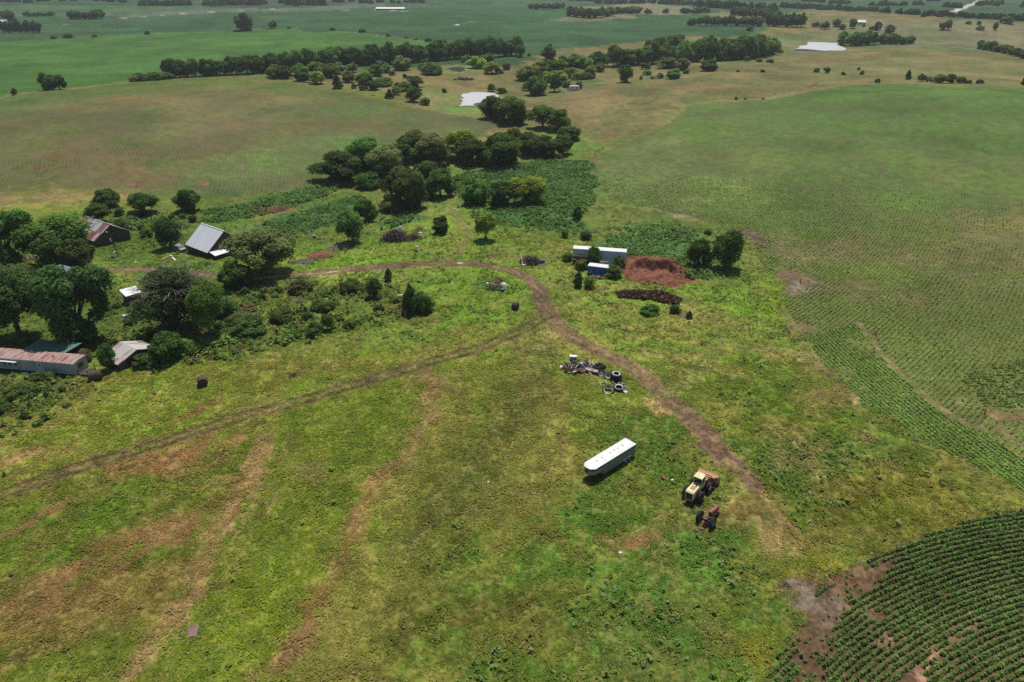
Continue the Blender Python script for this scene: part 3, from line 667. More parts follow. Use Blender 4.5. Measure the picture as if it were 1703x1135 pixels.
def cover(x, y):
    """albedo, grass density, weed density and unevenness of the ground at points"""
    n = len(x)
    x = np.asarray(x, np.float32); y = np.asarray(y, np.float32)
    col = np.empty((n, 3)); col[:] = lin((108, 118, 48))
    tuft = np.full(n, .6); weed = np.full(n, .04); lump = np.full(n, .08)
    wx = fbm(x, y, 9, 3, 301) - .5 + .45 * (fbm(x, y, 1.3, 2, 305) - .5)
    wy = fbm(x, y, 9, 3, 302) - .5 + .45 * (fbm(x, y, 1.3, 2, 306) - .5)
    wx = wx.astype(np.float32); wy = wy.astype(np.float32)
    for k, l in enumerate(LAY):
        P = l['p']; pad = l['soft'] + l['warp'] + (l['line'] or 0)
        lo = P.min(0) - pad; hi = P.max(0) + pad
        i = np.nonzero((x > lo[0]) & (x < hi[0]) & (y > lo[1]) & (y < hi[1]))[0]
        if not len(i): continue
        xs, ys = x[i], y[i]
        px, py = xs + wx[i] * 2 * l['warp'], ys + wy[i] * 2 * l['warp']
        sd = sd_poly(px, py, P, l['soft']) if l['line'] is None else l['line'] / 2 - seg_dist(px, py, P)
        a = sst(-l['soft'], l['soft'], sd)
        j = a > 0.003
        if not j.any(): continue
        i = i[j]; xs = xs[j]; ys = ys[j]; a = a[j] * l['op']
        if l['patch']: a = a * sst(.26, .54, fbm(xs, ys, l['patch'], 4, 700 + k, l['ang'] or 0, 2.2 if l['ang'] else 1))
        f = sst(.3, .7, fbm(xs, ys, l['sc'], 4, 400 + k, l['ang'] or 0, 2.6 if l['ang'] else 1))
        c = l['c1'] + (l['c2'] - l['c1']) * f[:, None]
        col[i] += (c - col[i]) * a[:, None]
        for nm, ar in (('tuft', tuft), ('weed', weed), ('lump', lump)):
            if l[nm] is not None: ar[i] += (l[nm] - ar[i]) * a
    # living grass is greener than the survey swatches, dry mats and soil stay as they are
    gr = np.clip((col[:, 1] - col[:, 0]) / (col[:, 1] + 1e-6) * 6 + .2, 0, 1)[:, None]
    col = col * (1 + gr * (np.array([.93, .98, .84]) - 1))
    return col, tuft, weed, lump

# row systems: (polygon, row coordinate function, spacing, strength)
def circ(c):
    return lambda x, y: np.hypot(x - c[0], y - c[1])
def straight(d):
    d = np.array(d, float); d /= np.linalg.norm(d)
    return lambda x, y: x * -d[1] + y * d[0]
_p = W([(50, 270)])[0]
C_LF = _p + np.array([-.86, -.5]) * 150
_a = W([(1600, 330)])[0]
_dA = W([(1620, 330)])[0] - W([(1553, 478)])[0]; _dA /= np.linalg.norm(_dA)
C_A = W([(1585, 410)])[0] + np.array([-_dA[1], _dA[0]]) * 420
_dB = W([(1350, 560)])[0] - W([(1560, 740)])[0]; _dB /= np.linalg.norm(_dB)
C_B = W([(1455, 650)])[0] + np.array([-_dB[1], _dB[0]]) * -300
def fit_circle(p):
    A = np.c_[2 * p, np.ones(len(p))]; b = (p ** 2).sum(1)
    s = np.linalg.lstsq(A, b, rcond=None)[0]
    return s[:2], math.sqrt(s[2] + s[0] ** 2 + s[1] ** 2)
C_BF, _ = fit_circle(W([(1300, 1100), (1340, 1060), (1406, 1050), (1475, 996), (1544, 962), (1620, 935), (1703, 912)]))
SEC_B = [(1335, 562), (1428, 537), (1472, 596), (1539, 659), (1600, 702), (1703, 760), (1900, 850), (1900, 900), (1760, 836), (1703, 815), (1640, 784), (1560, 748), (1480, 718), (1425, 664), (1382, 618)]
SEC_D = [(1590, 625), (1703, 600), (1900, 610), (1900, 690), (1703, 682), (1640, 682)]
ROWS = [(LF, circ(C_LF), 1.5, .8), (RF, circ(C_A), .95, .6), (SEC_B, circ(C_B), .9, .55), (SEC_D, straight((1, -.05)), .9, .55), (BF, circ(C_BF), .8, .2)]
ROWS = [(W(a), b, c, d) for a, b, c, d in ROWS]

# ------------------------------------------------------------------ ground: one sheet to the horizon
def ground_grid(na=1440, nr=1010):
    az = np.concatenate([np.linspace(R(-180), R(-49), 90)[:-1], np.linspace(R(-49), R(49), na), np.linspace(R(49), R(180), 90)[1:]])
    na = len(az)
    ph = np.concatenate([np.linspace(R(89.9), R(69), 30)[:-1], np.linspace(R(69), R(1.6), nr), np.linspace(R(1.55), R(0.38), 60)])
    r = H_CAM / np.tan(ph)
    x = (np.sin(az)[None, :] * r[:, None]).ravel(); y = (np.cos(az)[None, :] * r[:, None]).ravel()
    z = relief(x, y)
    col, tuft, weed, lump = cover(x, y)
    rr = np.hypot(x, y)
    near = 1 - sst(140, 420, rr)
    micro = (fbm(x, y, .9, 3, 61) - .5) * near + .8 * (fbm(x, y, 3.2, 3, 62) - .5)
    ii = np.arange(0, na * len(r))
    z = z + lump * 1.6 * micro
    # wheel ruts press the ground down a little
    fine = fbm(x, y, .45, 2, 71); mid = fbm(x, y, 2.2, 3, 72); big = fbm(x, y, 26, 3, 73)
    kf = .55 * near
    mult = (1 + (fine - .5) * kf * 1.3) * (1 + (mid - .5) * .5 * (1 - .6 * sst(250, 700, rr))) * (1 + (big - .5) * .42)
    col = col * mult[:, None]
    rowc = np.zeros(len(x)); rowa = np.zeros(len(x))
    for P, fn, spc, st in ROWS:
        m = sd_poly(x, y, P) > 0
        rowc[m] = fn(x[m], y[m]) / spc; rowa[m] = st
        q = rowc[m] * spc
        mult[m] *= 1 + (vnoise(q / 2.6, y[m] / 55, 80) - .5) * .42 + (vnoise(q / 11, y[m] / 110, 81) - .5) * .34
    # drill and cutting stripes across the far fields
    fs = sst(420, 700, rr)
    mult *= 1 + fs * ((vnoise(x / 160 + y / 300, y / 9, 82) - .5) * .16 + (fbm(x, y, 60, 3, 83, .2, 3) - .5) * .32)
    # lines left by mowing
    c0, s0 = math.cos(A_MOW), math.sin(A_MOW)
    st = vnoise((-x * s0 + y * c0) / .45 + 3 * fbm(x, y, 14, 2, 77), (x * c0 + y * s0) / 7.0, 78)
    mult *= 1 + (st - .5) * .34 * near * np.clip(tuft, 0, 1)
    # dry straw and clover flecks
    fl = sst(.66, .86, fbm(x, y, 1.1, 3, 74)) * near * np.clip(tuft, 0, 1)
    col = col + (lin((150, 132, 78)) - col) * (fl * .45)[:, None]
    pat = sst(.25, .6, fbm(x, y, 14, 3, 75))
    rowa *= (.45 + .55 * pat) * (1 - sst(380, 560, rr))
    v = np.stack([x, y, z], 1)
    k = np.arange(na * len(r)).reshape(len(r), na)
    f = np.stack([k[:-1, :-1], k[1:, :-1], k[1:, 1:], k[:-1, 1:]], -1).reshape(-1, 4)[:, ::-1]
    col = col * .98
    rgba = np.c_[np.clip(col, .003, .9), np.ones(len(col))]
    me = np_mesh('ground', v, f, GROUND, [('cover', 'FLOAT_COLOR', rgba), ('rowc', 'FLOAT', rowc), ('rowa', 'FLOAT', rowa)], True)
    tag(link_mesh('ground', me), kind='structure')
ground_grid()

# ponds
def water_mat(name, col, rough):
    m, nt, b = new_mat(name)
    tc = N(nt, 'ShaderNodeTexCoord'); n1 = N(nt, 'ShaderNodeTexNoise'); n1.inputs['Scale'].default_value = .8; n1.inputs['Detail'].default_value = 4
    nt.links.new(tc.outputs['Object'], n1.inputs['Vector'])
    bp = N(nt, 'ShaderNodeBump'); bp.inputs['Strength'].default_value = .25; bp.inputs['Distance'].default_value = .05
    nt.links.new(n1.outputs['Fac'], bp.inputs['Height']); nt.links.new(bp.outputs[0], b.inputs['Normal'])
    b.inputs['Base Color'].default_value = (*col, 1); b.inputs['Roughness'].default_value = rough
    b.inputs['Specular IOR Level'].default_value = .9
    return m
for k, q in PONDS.items():
    w = W(q); dense = []
    for i in range(len(w)):
        a, b = w[i], w[(i + 1) % len(w)]
        for t in np.linspace(0, 1, 6)[:-1]: dense.append(a + (b - a) * t)
    w = np.array(dense)
    w = w + np.stack([fbm(w[:, 0], w[:, 1], 6, 2, 8) - .5, fbm(w[:, 0], w[:, 1], 6, 2, 9) - .5], 1) * (3 if k != 'far' else 6)
    zz = relief(w[:, 0], w[:, 1])
    z = float(np.max(zz)) + .25 if k in ('far', 'speck') else float(np.max(zz)) + .12
    n = len(w)
    c0 = w.mean(0)
    low = float(np.min(zz)) - .6
    m = MB(); m.slab([tuple(p) for p in w], low, z)
    mat = water_mat('pond_water_' + k, (0.10, 0.095, 0.07) if k == 'dug' else (0.62, 0.62, 0.60), .12 if k == 'dug' else .3)
    tag(m.build('pond_water', mat), kind='structure')

# ------------------------------------------------------------------ ground plants
def in_view(x, y, marg=1.12):
    return np.abs(x) < (.80 * (y * math.cos(TH) + H_CAM * math.sin(TH)) + 6) * marg

def clumps(x, y, base, n, height, spread, leaf, col, upright=.5, var=.25, aspect=1.2, jz=.15):
    """n leaves per plant around each foot point; col (N,3)"""
    N_ = len(x)
    hh = np.repeat(height, n); sp = np.repeat(spread, n); lf = np.repeat(leaf, n)
    th = rng.uniform(0, 2 * np.pi, N_ * n); q = rng.random(N_ * n) ** .6
    rad = sp * .5 * q
    c = np.stack([np.repeat(x, n) + np.cos(th) * rad, np.repeat(y, n) + np.sin(th) * rad,
                  np.repeat(base, n) + hh * (.25 + .75 * (1 - q * q) * rng.uniform(.6, 1.0, N_ * n))], 1)
    nr = np.stack([np.cos(th) * q * .8, np.sin(th) * q * .8, np.full(N_ * n, 1 - upright)], 1) + rng.normal(size=(N_ * n, 3)) * .35
    v, f = quads(c, nr, lf * rng.uniform(.7, 1.3, N_ * n), aspect)
    cc = np.repeat(col, n, 0) * np.repeat(rng.uniform(1 - var, 1 + var, N_), n)[:, None] * rng.uniform(1 - var * .6, 1 + var * .6, N_ * n)[:, None]
    return v, f, np.repeat(cc, 4, 0)

def stuff(name, parts, label, cat, mat=None):
    off = 0; V = []; Fc = []; Cc = []
    for v, f, c in parts:
        V.append(v); Fc.append(f + off); Cc.append(c); off += len(v)
    V = np.concatenate(V); Fc = np.concatenate(Fc); Cc = np.concatenate(Cc)
    me = np_mesh(name, V, Fc, mat or PLANT, [('tint', 'FLOAT_COLOR', np.c_[np.clip(Cc, .004, .8), np.ones(len(Cc))])])
    return tag(link_mesh(name, me), label, cat, kind='stuff')

def row_plants(P, fn_c, spacing, step, keep=None, rmax=260, straight_d=None, P_not=()):
    lo, hi = P.min(0), P.max(0)
    if straight_d is None:
        c = fn_c
        q = np.array([[a, b] for a in np.linspace(lo[0], hi[0], 12) for b in np.linspace(lo[1], hi[1], 12)]) - c
        d = np.hypot(q[:, 0], q[:, 1]); a = np.unwrap(np.arctan2(q[:, 1], q[:, 0])) if False else np.arctan2(q[:, 1], q[:, 0])
        mid = math.atan2(q[:, 1].mean(), q[:, 0].mean()); a = (a - mid + np.pi) % (2 * np.pi) - np.pi
        rs = np.arange(math.floor(d.min() / spacing), math.ceil(d.max() / spacing)) * spacing + spacing * .75
        rs = rs[rs > 2]
        X = []; Y = []
        for r in rs:
            t = np.arange(a.min(), a.max(), step / r) + rng.random() * step / r
            X.append(c[0] + r * np.cos(t + mid)); Y.append(c[1] + r * np.sin(t + mid))
        x = np.concatenate(X); y = np.concatenate(Y)
    else:
        d = np.array(straight_d, float); d /= np.linalg.norm(d); n = np.array([-d[1], d[0]])
        L_ = np.linalg.norm(hi - lo) / 2; c = (lo + hi) / 2
        a, b = np.meshgrid(np.arange(-L_, L_, step), np.arange(-L_, L_, spacing))
        x = (c[0] + a * d[0] + b * n[0]).ravel(); y = (c[1] + a * d[1] + b * n[1]).ravel()
    m = (x > lo[0]) & (x < hi[0]) & (y > lo[1]) & (y < hi[1]) & (np.hypot(x, y) < rmax) & in_view(x, y, 1.15)
    x, y = x[m], y[m]
    x = x + rng.normal(size=len(x)) * .05; y = y + rng.normal(size=len(y)) * .05
    w = (fbm(x, y, 3, 2, 21) - .5) * .8
    m = sd_poly(x + w, y + w, P) > .2
    w2 = (fbm(x, y, 2.2, 3, 22) - .5) * 1.5
    for Q in P_not: m &= sd_poly(x + w2, y - w2, Q) < rng.normal(size=len(x)) * .35
    x, y = x[m], y[m]
    if keep is not None:
        m = keep(x, y); x, y = x[m], y[m]
    return x, y

wBF, wRF, wB, wD, wBARE = W(BF), W(RF), W(SEC_B), W(SEC_D), W(BARE)
wGAP = [W(g) for g in GAP]
BARE_RF = [W(q) for q in ([(1205, 382), (1245, 380), (1272, 398), (1268, 412), (1225, 410)], [(1275, 458), (1300, 452), (1345, 456), (1380, 466), (1345, 484), (1320, 494), (1295, 486)],
                          [(1300, 535), (1350, 540), (1370, 552), (1330, 556), (1318, 560)], [(1320, 565), (1345, 580), (1380, 620), (1400, 640), (1385, 632), (1350, 605), (1322, 580)])]
GULLY = W([(1428, 537), (1472, 596), (1539, 659), (1600, 702), (1640, 715)])
RISER_GAP = W([(1630, 684), (1703, 684), (1760, 690), (1703, 694), (1660, 700), (1690, 740), (1670, 730), (1645, 695)])
def thin(x, y, s, lo, hi, seed):
    return rng.random(len(x)) < sst(lo, hi, fbm(x, y, s, 3, seed))

parts = []
# bottom right field: big bushy plants in arcs
x, y = row_plants(wBF, C_BF, .8, .26, lambda x, y: thin(x, y, 5, -.1, .2, 31), P_not=[wBARE] + wGAP)
nb = len(x)
c = 1.95 * lin((76, 98, 46)) * (1 + .35 * (fbm(x, y, 2.5, 3, 32) - .5))[:, None] + lin((30, 26, 0)) * (rng.random(nb) < .02)[:, None]
parts.append(clumps(x, y, relief(x, y) + .02, 12, np.full(nb, .46) * rng.uniform(.55, 1.2, nb), .43 * (.6 + .75 * fbm(x, y, 4, 3, 39)), np.full(nb, .21), c, .3, .22))
# scattered survivors on the bare patch
x, y = row_plants(wBARE, C_BF, .8, .45, lambda x, y: rng.random(len(x)) < .22 * sst(.3, .7, fbm(x, y, 3, 2, 36)) + .04)
nb = len(x)
parts.append(clumps(x, y, relief(x, y), 6, np.full(nb, .25), np.full(nb, .3), np.full(nb, .15), np.tile(lin((66, 84, 46)), (nb, 1)), .4, .3))
# large field, lower terrace
gul = lambda x, y: seg_dist(x, y, GULLY) > .8
x, y = row_plants(wB, C_B, .9, .34, lambda x, y: thin(x, y, 6, -.05, .25, 33) & gul(x, y), P_not=[wD, RISER_GAP] + BARE_RF)
nb = len(x)
c = 1.95 * lin((96, 120, 54)) * (1 + .4 * (fbm(x, y, 5, 3, 34) - .5))[:, None]
parts.append(clumps(x, y, relief(x, y), 7, np.full(nb, .30), np.full(nb, .50), np.full(nb, .26), c, .12, .16))
# large field, upper part
x, y = row_plants(wRF, C_A, .95, .24, lambda x, y: thin(x, y, 9, .02, .3, 35) & gul(x, y) & (rng.random(len(x)) < 1 - sst(190, 300, np.hypot(x, y))), 300, P_not=[wB, wD, RISER_GAP] + BARE_RF)
for q in ([(1250, 390), (1330, 398), (1430, 402), (1450, 440), (1360, 446), (1280, 436)], [(1395, 466), (1500, 470), (1590, 500), (1520, 522), (1400, 512), (1350, 492)], [(1450, 425), (1570, 395), (1703, 345), (1800, 360), (1703, 455), (1560, 470)]):
    m = (sd_poly(x, y, W(q)) < rng.normal(size=len(x)) * 2) | (rng.random(len(x)) < .42); x, y = x[m], y[m]
nb = len(x); dist = np.hypot(x, y)
c = 1.75 * lin((106, 126, 58)) * (1 + .4 * (fbm(x, y, 9, 3, 37) - .5))[:, None]
parts.append(clumps(x, y, relief(x, y), 4, np.full(nb, .22), np.full(nb, .40), np.full(nb, .28), c, .06, .09))
x, y = row_plants(wD, None, .9, .34, lambda x, y: thin(x, y, 6, .02, .25, 38), straight_d=(1, -.05), P_not=[RISER_GAP])
m = rng.random(len(x)) < .5; x, y = x[m], y[m]
nb = len(x)
parts.append(clumps(x, y, relief(x, y), 6, np.full(nb, .42), np.full(nb, .52), np.full(nb, .28), np.tile(1.95 * lin((94, 118, 54)), (nb, 1)), .4, .22))
stuff('bean_crop', parts, 'dark green bean plants in curving rows across the brown soil on the right', 'crop')

# grass: short leaning tufts, thicker close by
def sample(n, y0, y1):
    y = np.sqrt(rng.uniform(y0 ** 2, y1 ** 2, n)); x = rng.uniform(-1, 1, n) * (.80 * (y * math.cos(TH) + H_CAM * math.sin(TH)) + 6)
    return x, y
parts = []; wparts = []
for y0, y1, n, sc in ((40, 85, 84000, 1.0), (85, 130, 80000, 1.25), (130, 215, 50000, 1.6)):
    x, y = sample(n, y0, y1)
    col, tuft, weed, lump = cover(x, y)
    dens = np.clip(tuft, 0, 1.2) * (.45 + .65 * sst(.3, .6, fbm(x, y, 2.5, 3, 51)))
    m = rng.random(n) < dens * .8
    xs, ys, cs = x[m], y[m], col[m]
    k = len(xs)
    cs = cs * (1 + .5 * (fbm(xs, ys, 2.2, 3, 72) - .5))[:, None]
    dry = rng.random(k) < .10
    cs[dry] = cs[dry] * .5 + lin((168, 146, 92)) * .5
    # blades and straw lying mostly flat, combed along the mowing direction
    n3 = 4
    X = np.repeat(xs, n3) + rng.normal(size=k * n3) * .25 * sc; Y = np.repeat(ys, n3) + rng.normal(size=k * n3) * .25 * sc
    nr = rng.normal(size=(k * n3, 3)) * .13 + np.array([0, .10, 1.0])
    an = A_MOW + math.pi / 2 + rng.normal(size=k * n3) * .8
    spin = np.stack([np.cos(an), np.sin(an), np.zeros(k * n3)], 1)
    L3 = .34 * sc * rng.uniform(.6, 1.5, k * n3)
    v, f = quads(np.stack([X, Y, relief(X, Y) + rng.uniform(.03, .11, k * n3)], 1), nr, L3, .34, spin)
    cc = np.repeat(cs, n3, 0) * rng.uniform(.85, 1.45, k * n3)[:, None]
    parts.append((v, f, np.repeat(cc, 4, 0)))
stuff('grass', parts, 'short olive and tan meadow grass over the near ground', 'grass')

# broad-leaved weeds in drifts
for y0, y1, n, sc in ((40, 110, 40000, 1.0), (110, 190, 60000, 1.3), (190, 330, 60000, 1.7)):
    x, y = sample(n, y0, y1)
    col, tuft, weed, lump = cover(x, y)
    pat = fbm(x, y, 6, 4, 55)
    dens = weed * (sst(.54, .70, pat) + .25 * sst(.8, 1.2, weed))
    m = rng.random(n) < dens * .6
    xs, ys = x[m], y[m]; k = len(xs)
    if not k: continue
    t = fbm(xs, ys, 5, 3, 56)[:, None]; t2 = (rng.random(k) < .25)[:, None]
    cs = lin((80, 116, 50)) * (1 - t) + lin((104, 124, 58)) * t
    cs = np.where(t2, lin((122, 136, 92)), cs) * .6 + col[m] * .4
    br = .7 * (sst(.6, .8, fbm(xs, ys, 4, 3, 57)) * (rng.random(k) < .5))[:, None] * (ys < 175)[:, None] * (xs < -30)[:, None]
    cs = cs * (1 - br) + lin((98, 80, 50)) * br
    h = rng.uniform(.3, .75, k) * (.8 + .3 * sc)
    wparts.append(clumps(xs, ys, relief(xs, ys) - .05, 9, h, h * 1.2, h * .36, cs * 1.5, .12, .22))
stuff('weeds', wparts, 'rank broad leaved weeds growing in drifts through the meadow', 'weeds')

# tall reedy growth along the creek
parts = []
for q in REED + [[(1020, 376), (1120, 372), (1150, 390), (1185, 430), (1185, 462), (1140, 455), (1090, 420), (1040, 426), (1010, 408)]]:
    P = W(q); lo, hi = P.min(0), P.max(0)
    n = int((hi - lo).prod() * 1.5)
    x = rng.uniform(lo[0], hi[0], n); y = rng.uniform(lo[1], hi[1], n)
    w = (fbm(x, y, 6, 3, 58) - .5) * 5
    m = (sd_poly(x + w, y + w, P) > 0) & (rng.random(n) < .35 + .65 * sst(.35, .6, fbm(x, y, 5, 3, 59)))
    x, y = x[m], y[m]; k = len(x)
    t = fbm(x, y, 7, 3, 60)[:, None]
    cs = lin((70, 96, 46)) * (1 - t) + lin((92, 114, 58)) * t
    h = rng.uniform(.6, 1.0, k) * (.8 + .5 * fbm(x, y, 8, 2, 63))
    parts.append(clumps(x, y, relief(x, y) - .1, 7, h, h * 1.2, h * .40, cs * 1.65, .15, .12, 1.6))
stuff('reeds', parts, 'tall blue green reedy growth filling the creek bottom', 'reeds')

# the strip of dead standing weeds beside the red heap
P = W([(1024, 488), (1060, 486), (1100, 488), (1134, 500), (1128, 508), (1090, 502), (1050, 497), (1028, 496)])
lo, hi = P.min(0), P.max(0); n = 2600
x = rng.uniform(lo[0], hi[0], n); y = rng.uniform(lo[1], hi[1], n)
m = sd_poly(x, y, P) > 0; x, y = x[m], y[m]; k = len(x)
h = rng.uniform(.4, .95, k)
cs = 1.9 * lin((108, 88, 68)) * (1 - rng.random(k)[:, None]) + lin((66, 42, 32)) * rng.random(k)[:, None] + .004
stuff('dead_weeds', [clumps(x, y, relief(x, y), 6, h, h * .5, h * .28, cs, .8, .4, 2.4)], 'strip of dead dark brown standing weeds in front of the red heap', 'weeds')

# rank weeds of the thicket below the road, round the farmstead and on the bank
parts = []
for q, dn, br in (([(330, 545), (400, 485), (520, 472), (640, 482), (705, 515), (640, 540), (545, 560), (430, 585), (340, 606), (250, 612)], .7, .35),
                  ([(-80, 628), (60, 628), (150, 634), (160, 655), (90, 705), (0, 750), (-80, 790)], .8, .3),
                  ([(150, 600), (170, 520), (250, 510), (260, 545), (330, 600), (250, 620), (170, 628)], .9, .1),
                  ([(120, 352), (240, 372), (300, 372), (300, 395), (250, 410), (215, 395), (150, 372)], .7, .05)):
    P = W(q); lo, hi = P.min(0), P.max(0)
    n = int((hi - lo).prod() * dn)
    x = rng.uniform(lo[0], hi[0], n); y = rng.uniform(lo[1], hi[1], n)
    w = (fbm(x, y, 7, 3, 64) - .5) * 9
    m = (sd_poly(x + w, y + w, P) > 0) & (rng.random(n) < .15 + .85 * sst(.35, .6, fbm(x, y, 5, 4, 65)))
    x, y = x[m], y[m]; k = len(x)
    t = fbm(x, y, 4, 3, 66)[:, None]
    cs = lin((70, 94, 40)) * (1 - t) + lin((106, 124, 58)) * t
    b = (sst(.55, .75, fbm(x, y, 5, 3, 67)) * (rng.random(k) < br * 1.6))[:, None]
    cs = cs * (1 - b) + lin((112, 92, 66)) * b
    h = rng.uniform(.5, 1.1, k) * (.6 + 1.1 * fbm(x, y, 6, 3, 68))
    parts.append(clumps(x, y, relief(x, y) - .1, 12, h, h * 1.3, h * .34, cs * 1.55, .2, .25, 1.5))
stuff('thicket_weeds', parts, 'tall ragged weeds below the dirt road and around the farmstead trees', 'weeds')

# ------------------------------------------------------------------ trees: crown and trunk shapes, then every tree where it stands
def unit(n):
    v = rng.normal(size=(n, 3)); return v / np.linalg.norm(v, axis=1, keepdims=True)

def lobes_for(kind, k):
    """clump centres and radii inside a crown of unit width and unit height (z 0..1)"""
    if kind == 'cedar':
        z = rng.uniform(.06, .92, k) ** .9; r = .40 * (1 - z) ** .75
        a = rng.uniform(0, 2 * np.pi, k); q = r * np.sqrt(rng.uniform(.1, 1, k))
        return np.stack([np.cos(a) * q, np.sin(a) * q, z], 1), .05 + .13 * (1 - z)
    d = unit(k); d[:, 2] = np.where(rng.random(k) < .45, np.abs(d[:, 2]), d[:, 2])
    q = rng.uniform(.35, 1.12, k) ** .6
    if kind == 'shrub':
        c = np.stack([d[:, 0] * .36 * q, d[:, 1] * .36 * q, .14 + np.abs(d[:, 2]) * .66 * q], 1); r = rng.uniform(.10, .2, k)
    elif kind == 'willow':
        c = np.stack([d[:, 0] * .40 * q, d[:, 1] * .40 * q, .62 + d[:, 2] * .28 * q], 1); r = rng.uniform(.09, .15, k)
    elif kind == 'tall':
        c = np.stack([d[:, 0] * .33 * q, d[:, 1] * .33 * q, .52 + d[:, 2] * .38 * q], 1); r = rng.uniform(.12, .2, k)
    else:
        c = np.stack([d[:, 0] * .37 * q, d[:, 1] * .37 * q, .46 + d[:, 2] * .44 * q], 1); r = rng.uniform(.07, .19, k)
    return c, r

def crown_mesh(kind, n, leaf, k=26):
    c, r = lobes_for(kind, k)
    tint = rng.uniform(.72, 1.28, k)
    i = rng.choice(k, n, p=r ** 2 / (r ** 2).sum())
    d = unit(n); d[:, 2] = np.where(rng.random(n) < .5, np.abs(d[:, 2]), d[:, 2])
    p = c[i] + d * (r[i] * rng.uniform(.55, 1.12, n))[:, None]
    sk = rng.normal(size=3) * .07; p[:, :2] *= (1 + sk[0] * np.sin(3 * np.arctan2(p[:, 1], p[:, 0]) + sk[1] * 60))[:, None]
    if kind == 'willow': p[:, 2] -= .10 * rng.random(n) ** 2
    p[:, 2] = np.clip(p[:, 2], .02, 1.03)
    nr = d + rng.normal(size=(n, 3)) * .55
    v, f = quads(p, nr, leaf * rng.uniform(.6, 1.35, n), 1.25)
    t = tint[i] * rng.uniform(.75, 1.25, n)
    col = np.stack([t * rng.uniform(.9, 1.15, n), t, t * rng.uniform(.8, 1.1, n), np.ones(n)], 1)
    return np_mesh('crown', v, f, LEAF, [('tint', 'FLOAT_COLOR', np.repeat(col, 4, 0))])

def trunk_mb(kind, mb=None):
    mb = mb or MB()
    if kind in ('shrub',):
        for a in range(5):
            t = a * 1.256 + .3
            mb.bar((.03 * math.cos(t), .03 * math.sin(t), -.05), (.22 * math.cos(t), .22 * math.sin(t), .55), .018, 5, .006)
    elif kind == 'cedar':
        mb.bar((0, 0, -.05), (0, 0, .5), .03, 6, .012); mb.bar((0, 0, .5), (0, 0, .9), .012, 5, .004)
    else:
        fork = .30 if kind == 'willow' else .26
        mb.bar((0, 0, -.05), (.012, 0, .10), .052, 8, .036); mb.bar((.012, 0, .10), (0, .01, fork), .036, 8, .03)
        for a in range(6):
            t = a * 1.047 + random.uniform(-.3, .3); q = random.uniform(.20, .33); zz = random.uniform(.55, .8)
            m = (.5 * q * math.cos(t), .5 * q * math.sin(t), fork + (zz - fork) * .45)
            mb.bar((0, .01, fork - .03), m, .022, 6, .014); mb.bar(m, (q * math.cos(t), q * math.sin(t), zz), .014, 5, .005)
            mb.bar(m, (q * .7 * math.cos(t + .7), q * .7 * math.sin(t + .7), zz + .05), .010, 5, .004)
    return mb

def twig_mesh():
    """grey bare twigs through a half dead crown"""
    mb = MB()
    for k in range(120):
        d = unit(1)[0]; d[2] = abs(d[2]) * .8
        a = np.array([0, 0, .55]) + d * .18; b = np.array([0, 0, .55]) + d * np.array([.46, .46, .44]) * random.uniform(.8, 1.05)
        mb.bar(tuple(a), tuple(b), .006, 4, .002)
        e = b + unit(1)[0] * .08; mb.bar(tuple((a + b) / 2), tuple(e), .004, 4, .0015)
    return mb

DET = {0: (20000, .027), 1: (8000, .041), 2: (2600, .064), 3: (800, .11)}
CROWNS = {}; TRUNKS = {}
for kd in ('broad', 'tall', 'willow', 'shrub', 'cedar'):
    for dt, (n, lf) in DET.items():
        if kd == 'willow' and dt > 1: continue
        for var in range(3 if dt in (1, 2) else 2):
            me = crown_mesh(kd, int(n * (.75 if kd in ('shrub', 'cedar') else 1)), lf, 42 if kd != 'willow' else 56)
            CROWNS.setdefault((kd, dt), []).append(me)
    t = trunk_mb(kd)
    me = bpy.data.meshes.new('trunk'); me.from_pydata(t.v, [], t.f); me.materials.append(BARK)
    me.polygons.foreach_set('use_smooth', [True] * len(t.f)); TRUNKS[kd] = me
tw = twig_mesh(); TWIGS = bpy.data.meshes.new('dead_twigs'); TWIGS.from_pydata(tw.v, [], tw.f); TWIGS.materials.append(GREYBARK)
# far trees: crown and stem in one mesh
WHOLE = {}
for kd in ('broad', 'tall', 'shrub', 'cedar'):
    for dt in (2, 3):
        for var, cm in enumerate(CROWNS[(kd, dt)]):
            nv = len(cm.vertices); co = np.empty(nv * 3, np.float32); cm.vertices.foreach_get('co', co)
            tv = np.empty(nv * 4, np.float32); cm.attributes['tint'].data.foreach_get('color', tv)
            s = MB(); s.bar((0, 0, -.05), (0, 0, .45), .035, 4, .015)
            sv = np.array(s.v); sf = np.array([f for f in s.f if len(f) == 4])
            me = np_mesh('tree', np.vstack([co.reshape(-1, 3), sv]), np.vstack([np.arange(nv).reshape(-1, 4), sf + nv]), LEAF,
                         [('tint', 'FLOAT_COLOR', np.vstack([tv.reshape(-1, 4), np.tile([.5, .3, .3, 1], (len(sv), 1))]))])
            WHOLE.setdefault((kd, dt), []).append(me)

GREENS = {'dark': (0.047, 0.080, 0.021), 'mid': (0.066, 0.108, 0.027), 'grey': (0.090, 0.112, 0.045), 'light': (0.110, 0.150, 0.032), 'yellow': (0.145, 0.165, 0.028), 'deep': (0.036, 0.064, 0.020), 'dull': (0.066, 0.092, 0.032)}
NAMES = {'broad': 'broadleaf_tree', 'tall': 'tall_tree', 'willow': 'spreading_tree', 'shrub': 'shrub', 'cedar': 'cedar_tree'}
CATS = {'broad': 'tree', 'tall': 'tree', 'willow': 'tree', 'shrub': 'shrub', 'cedar': 'tree'}

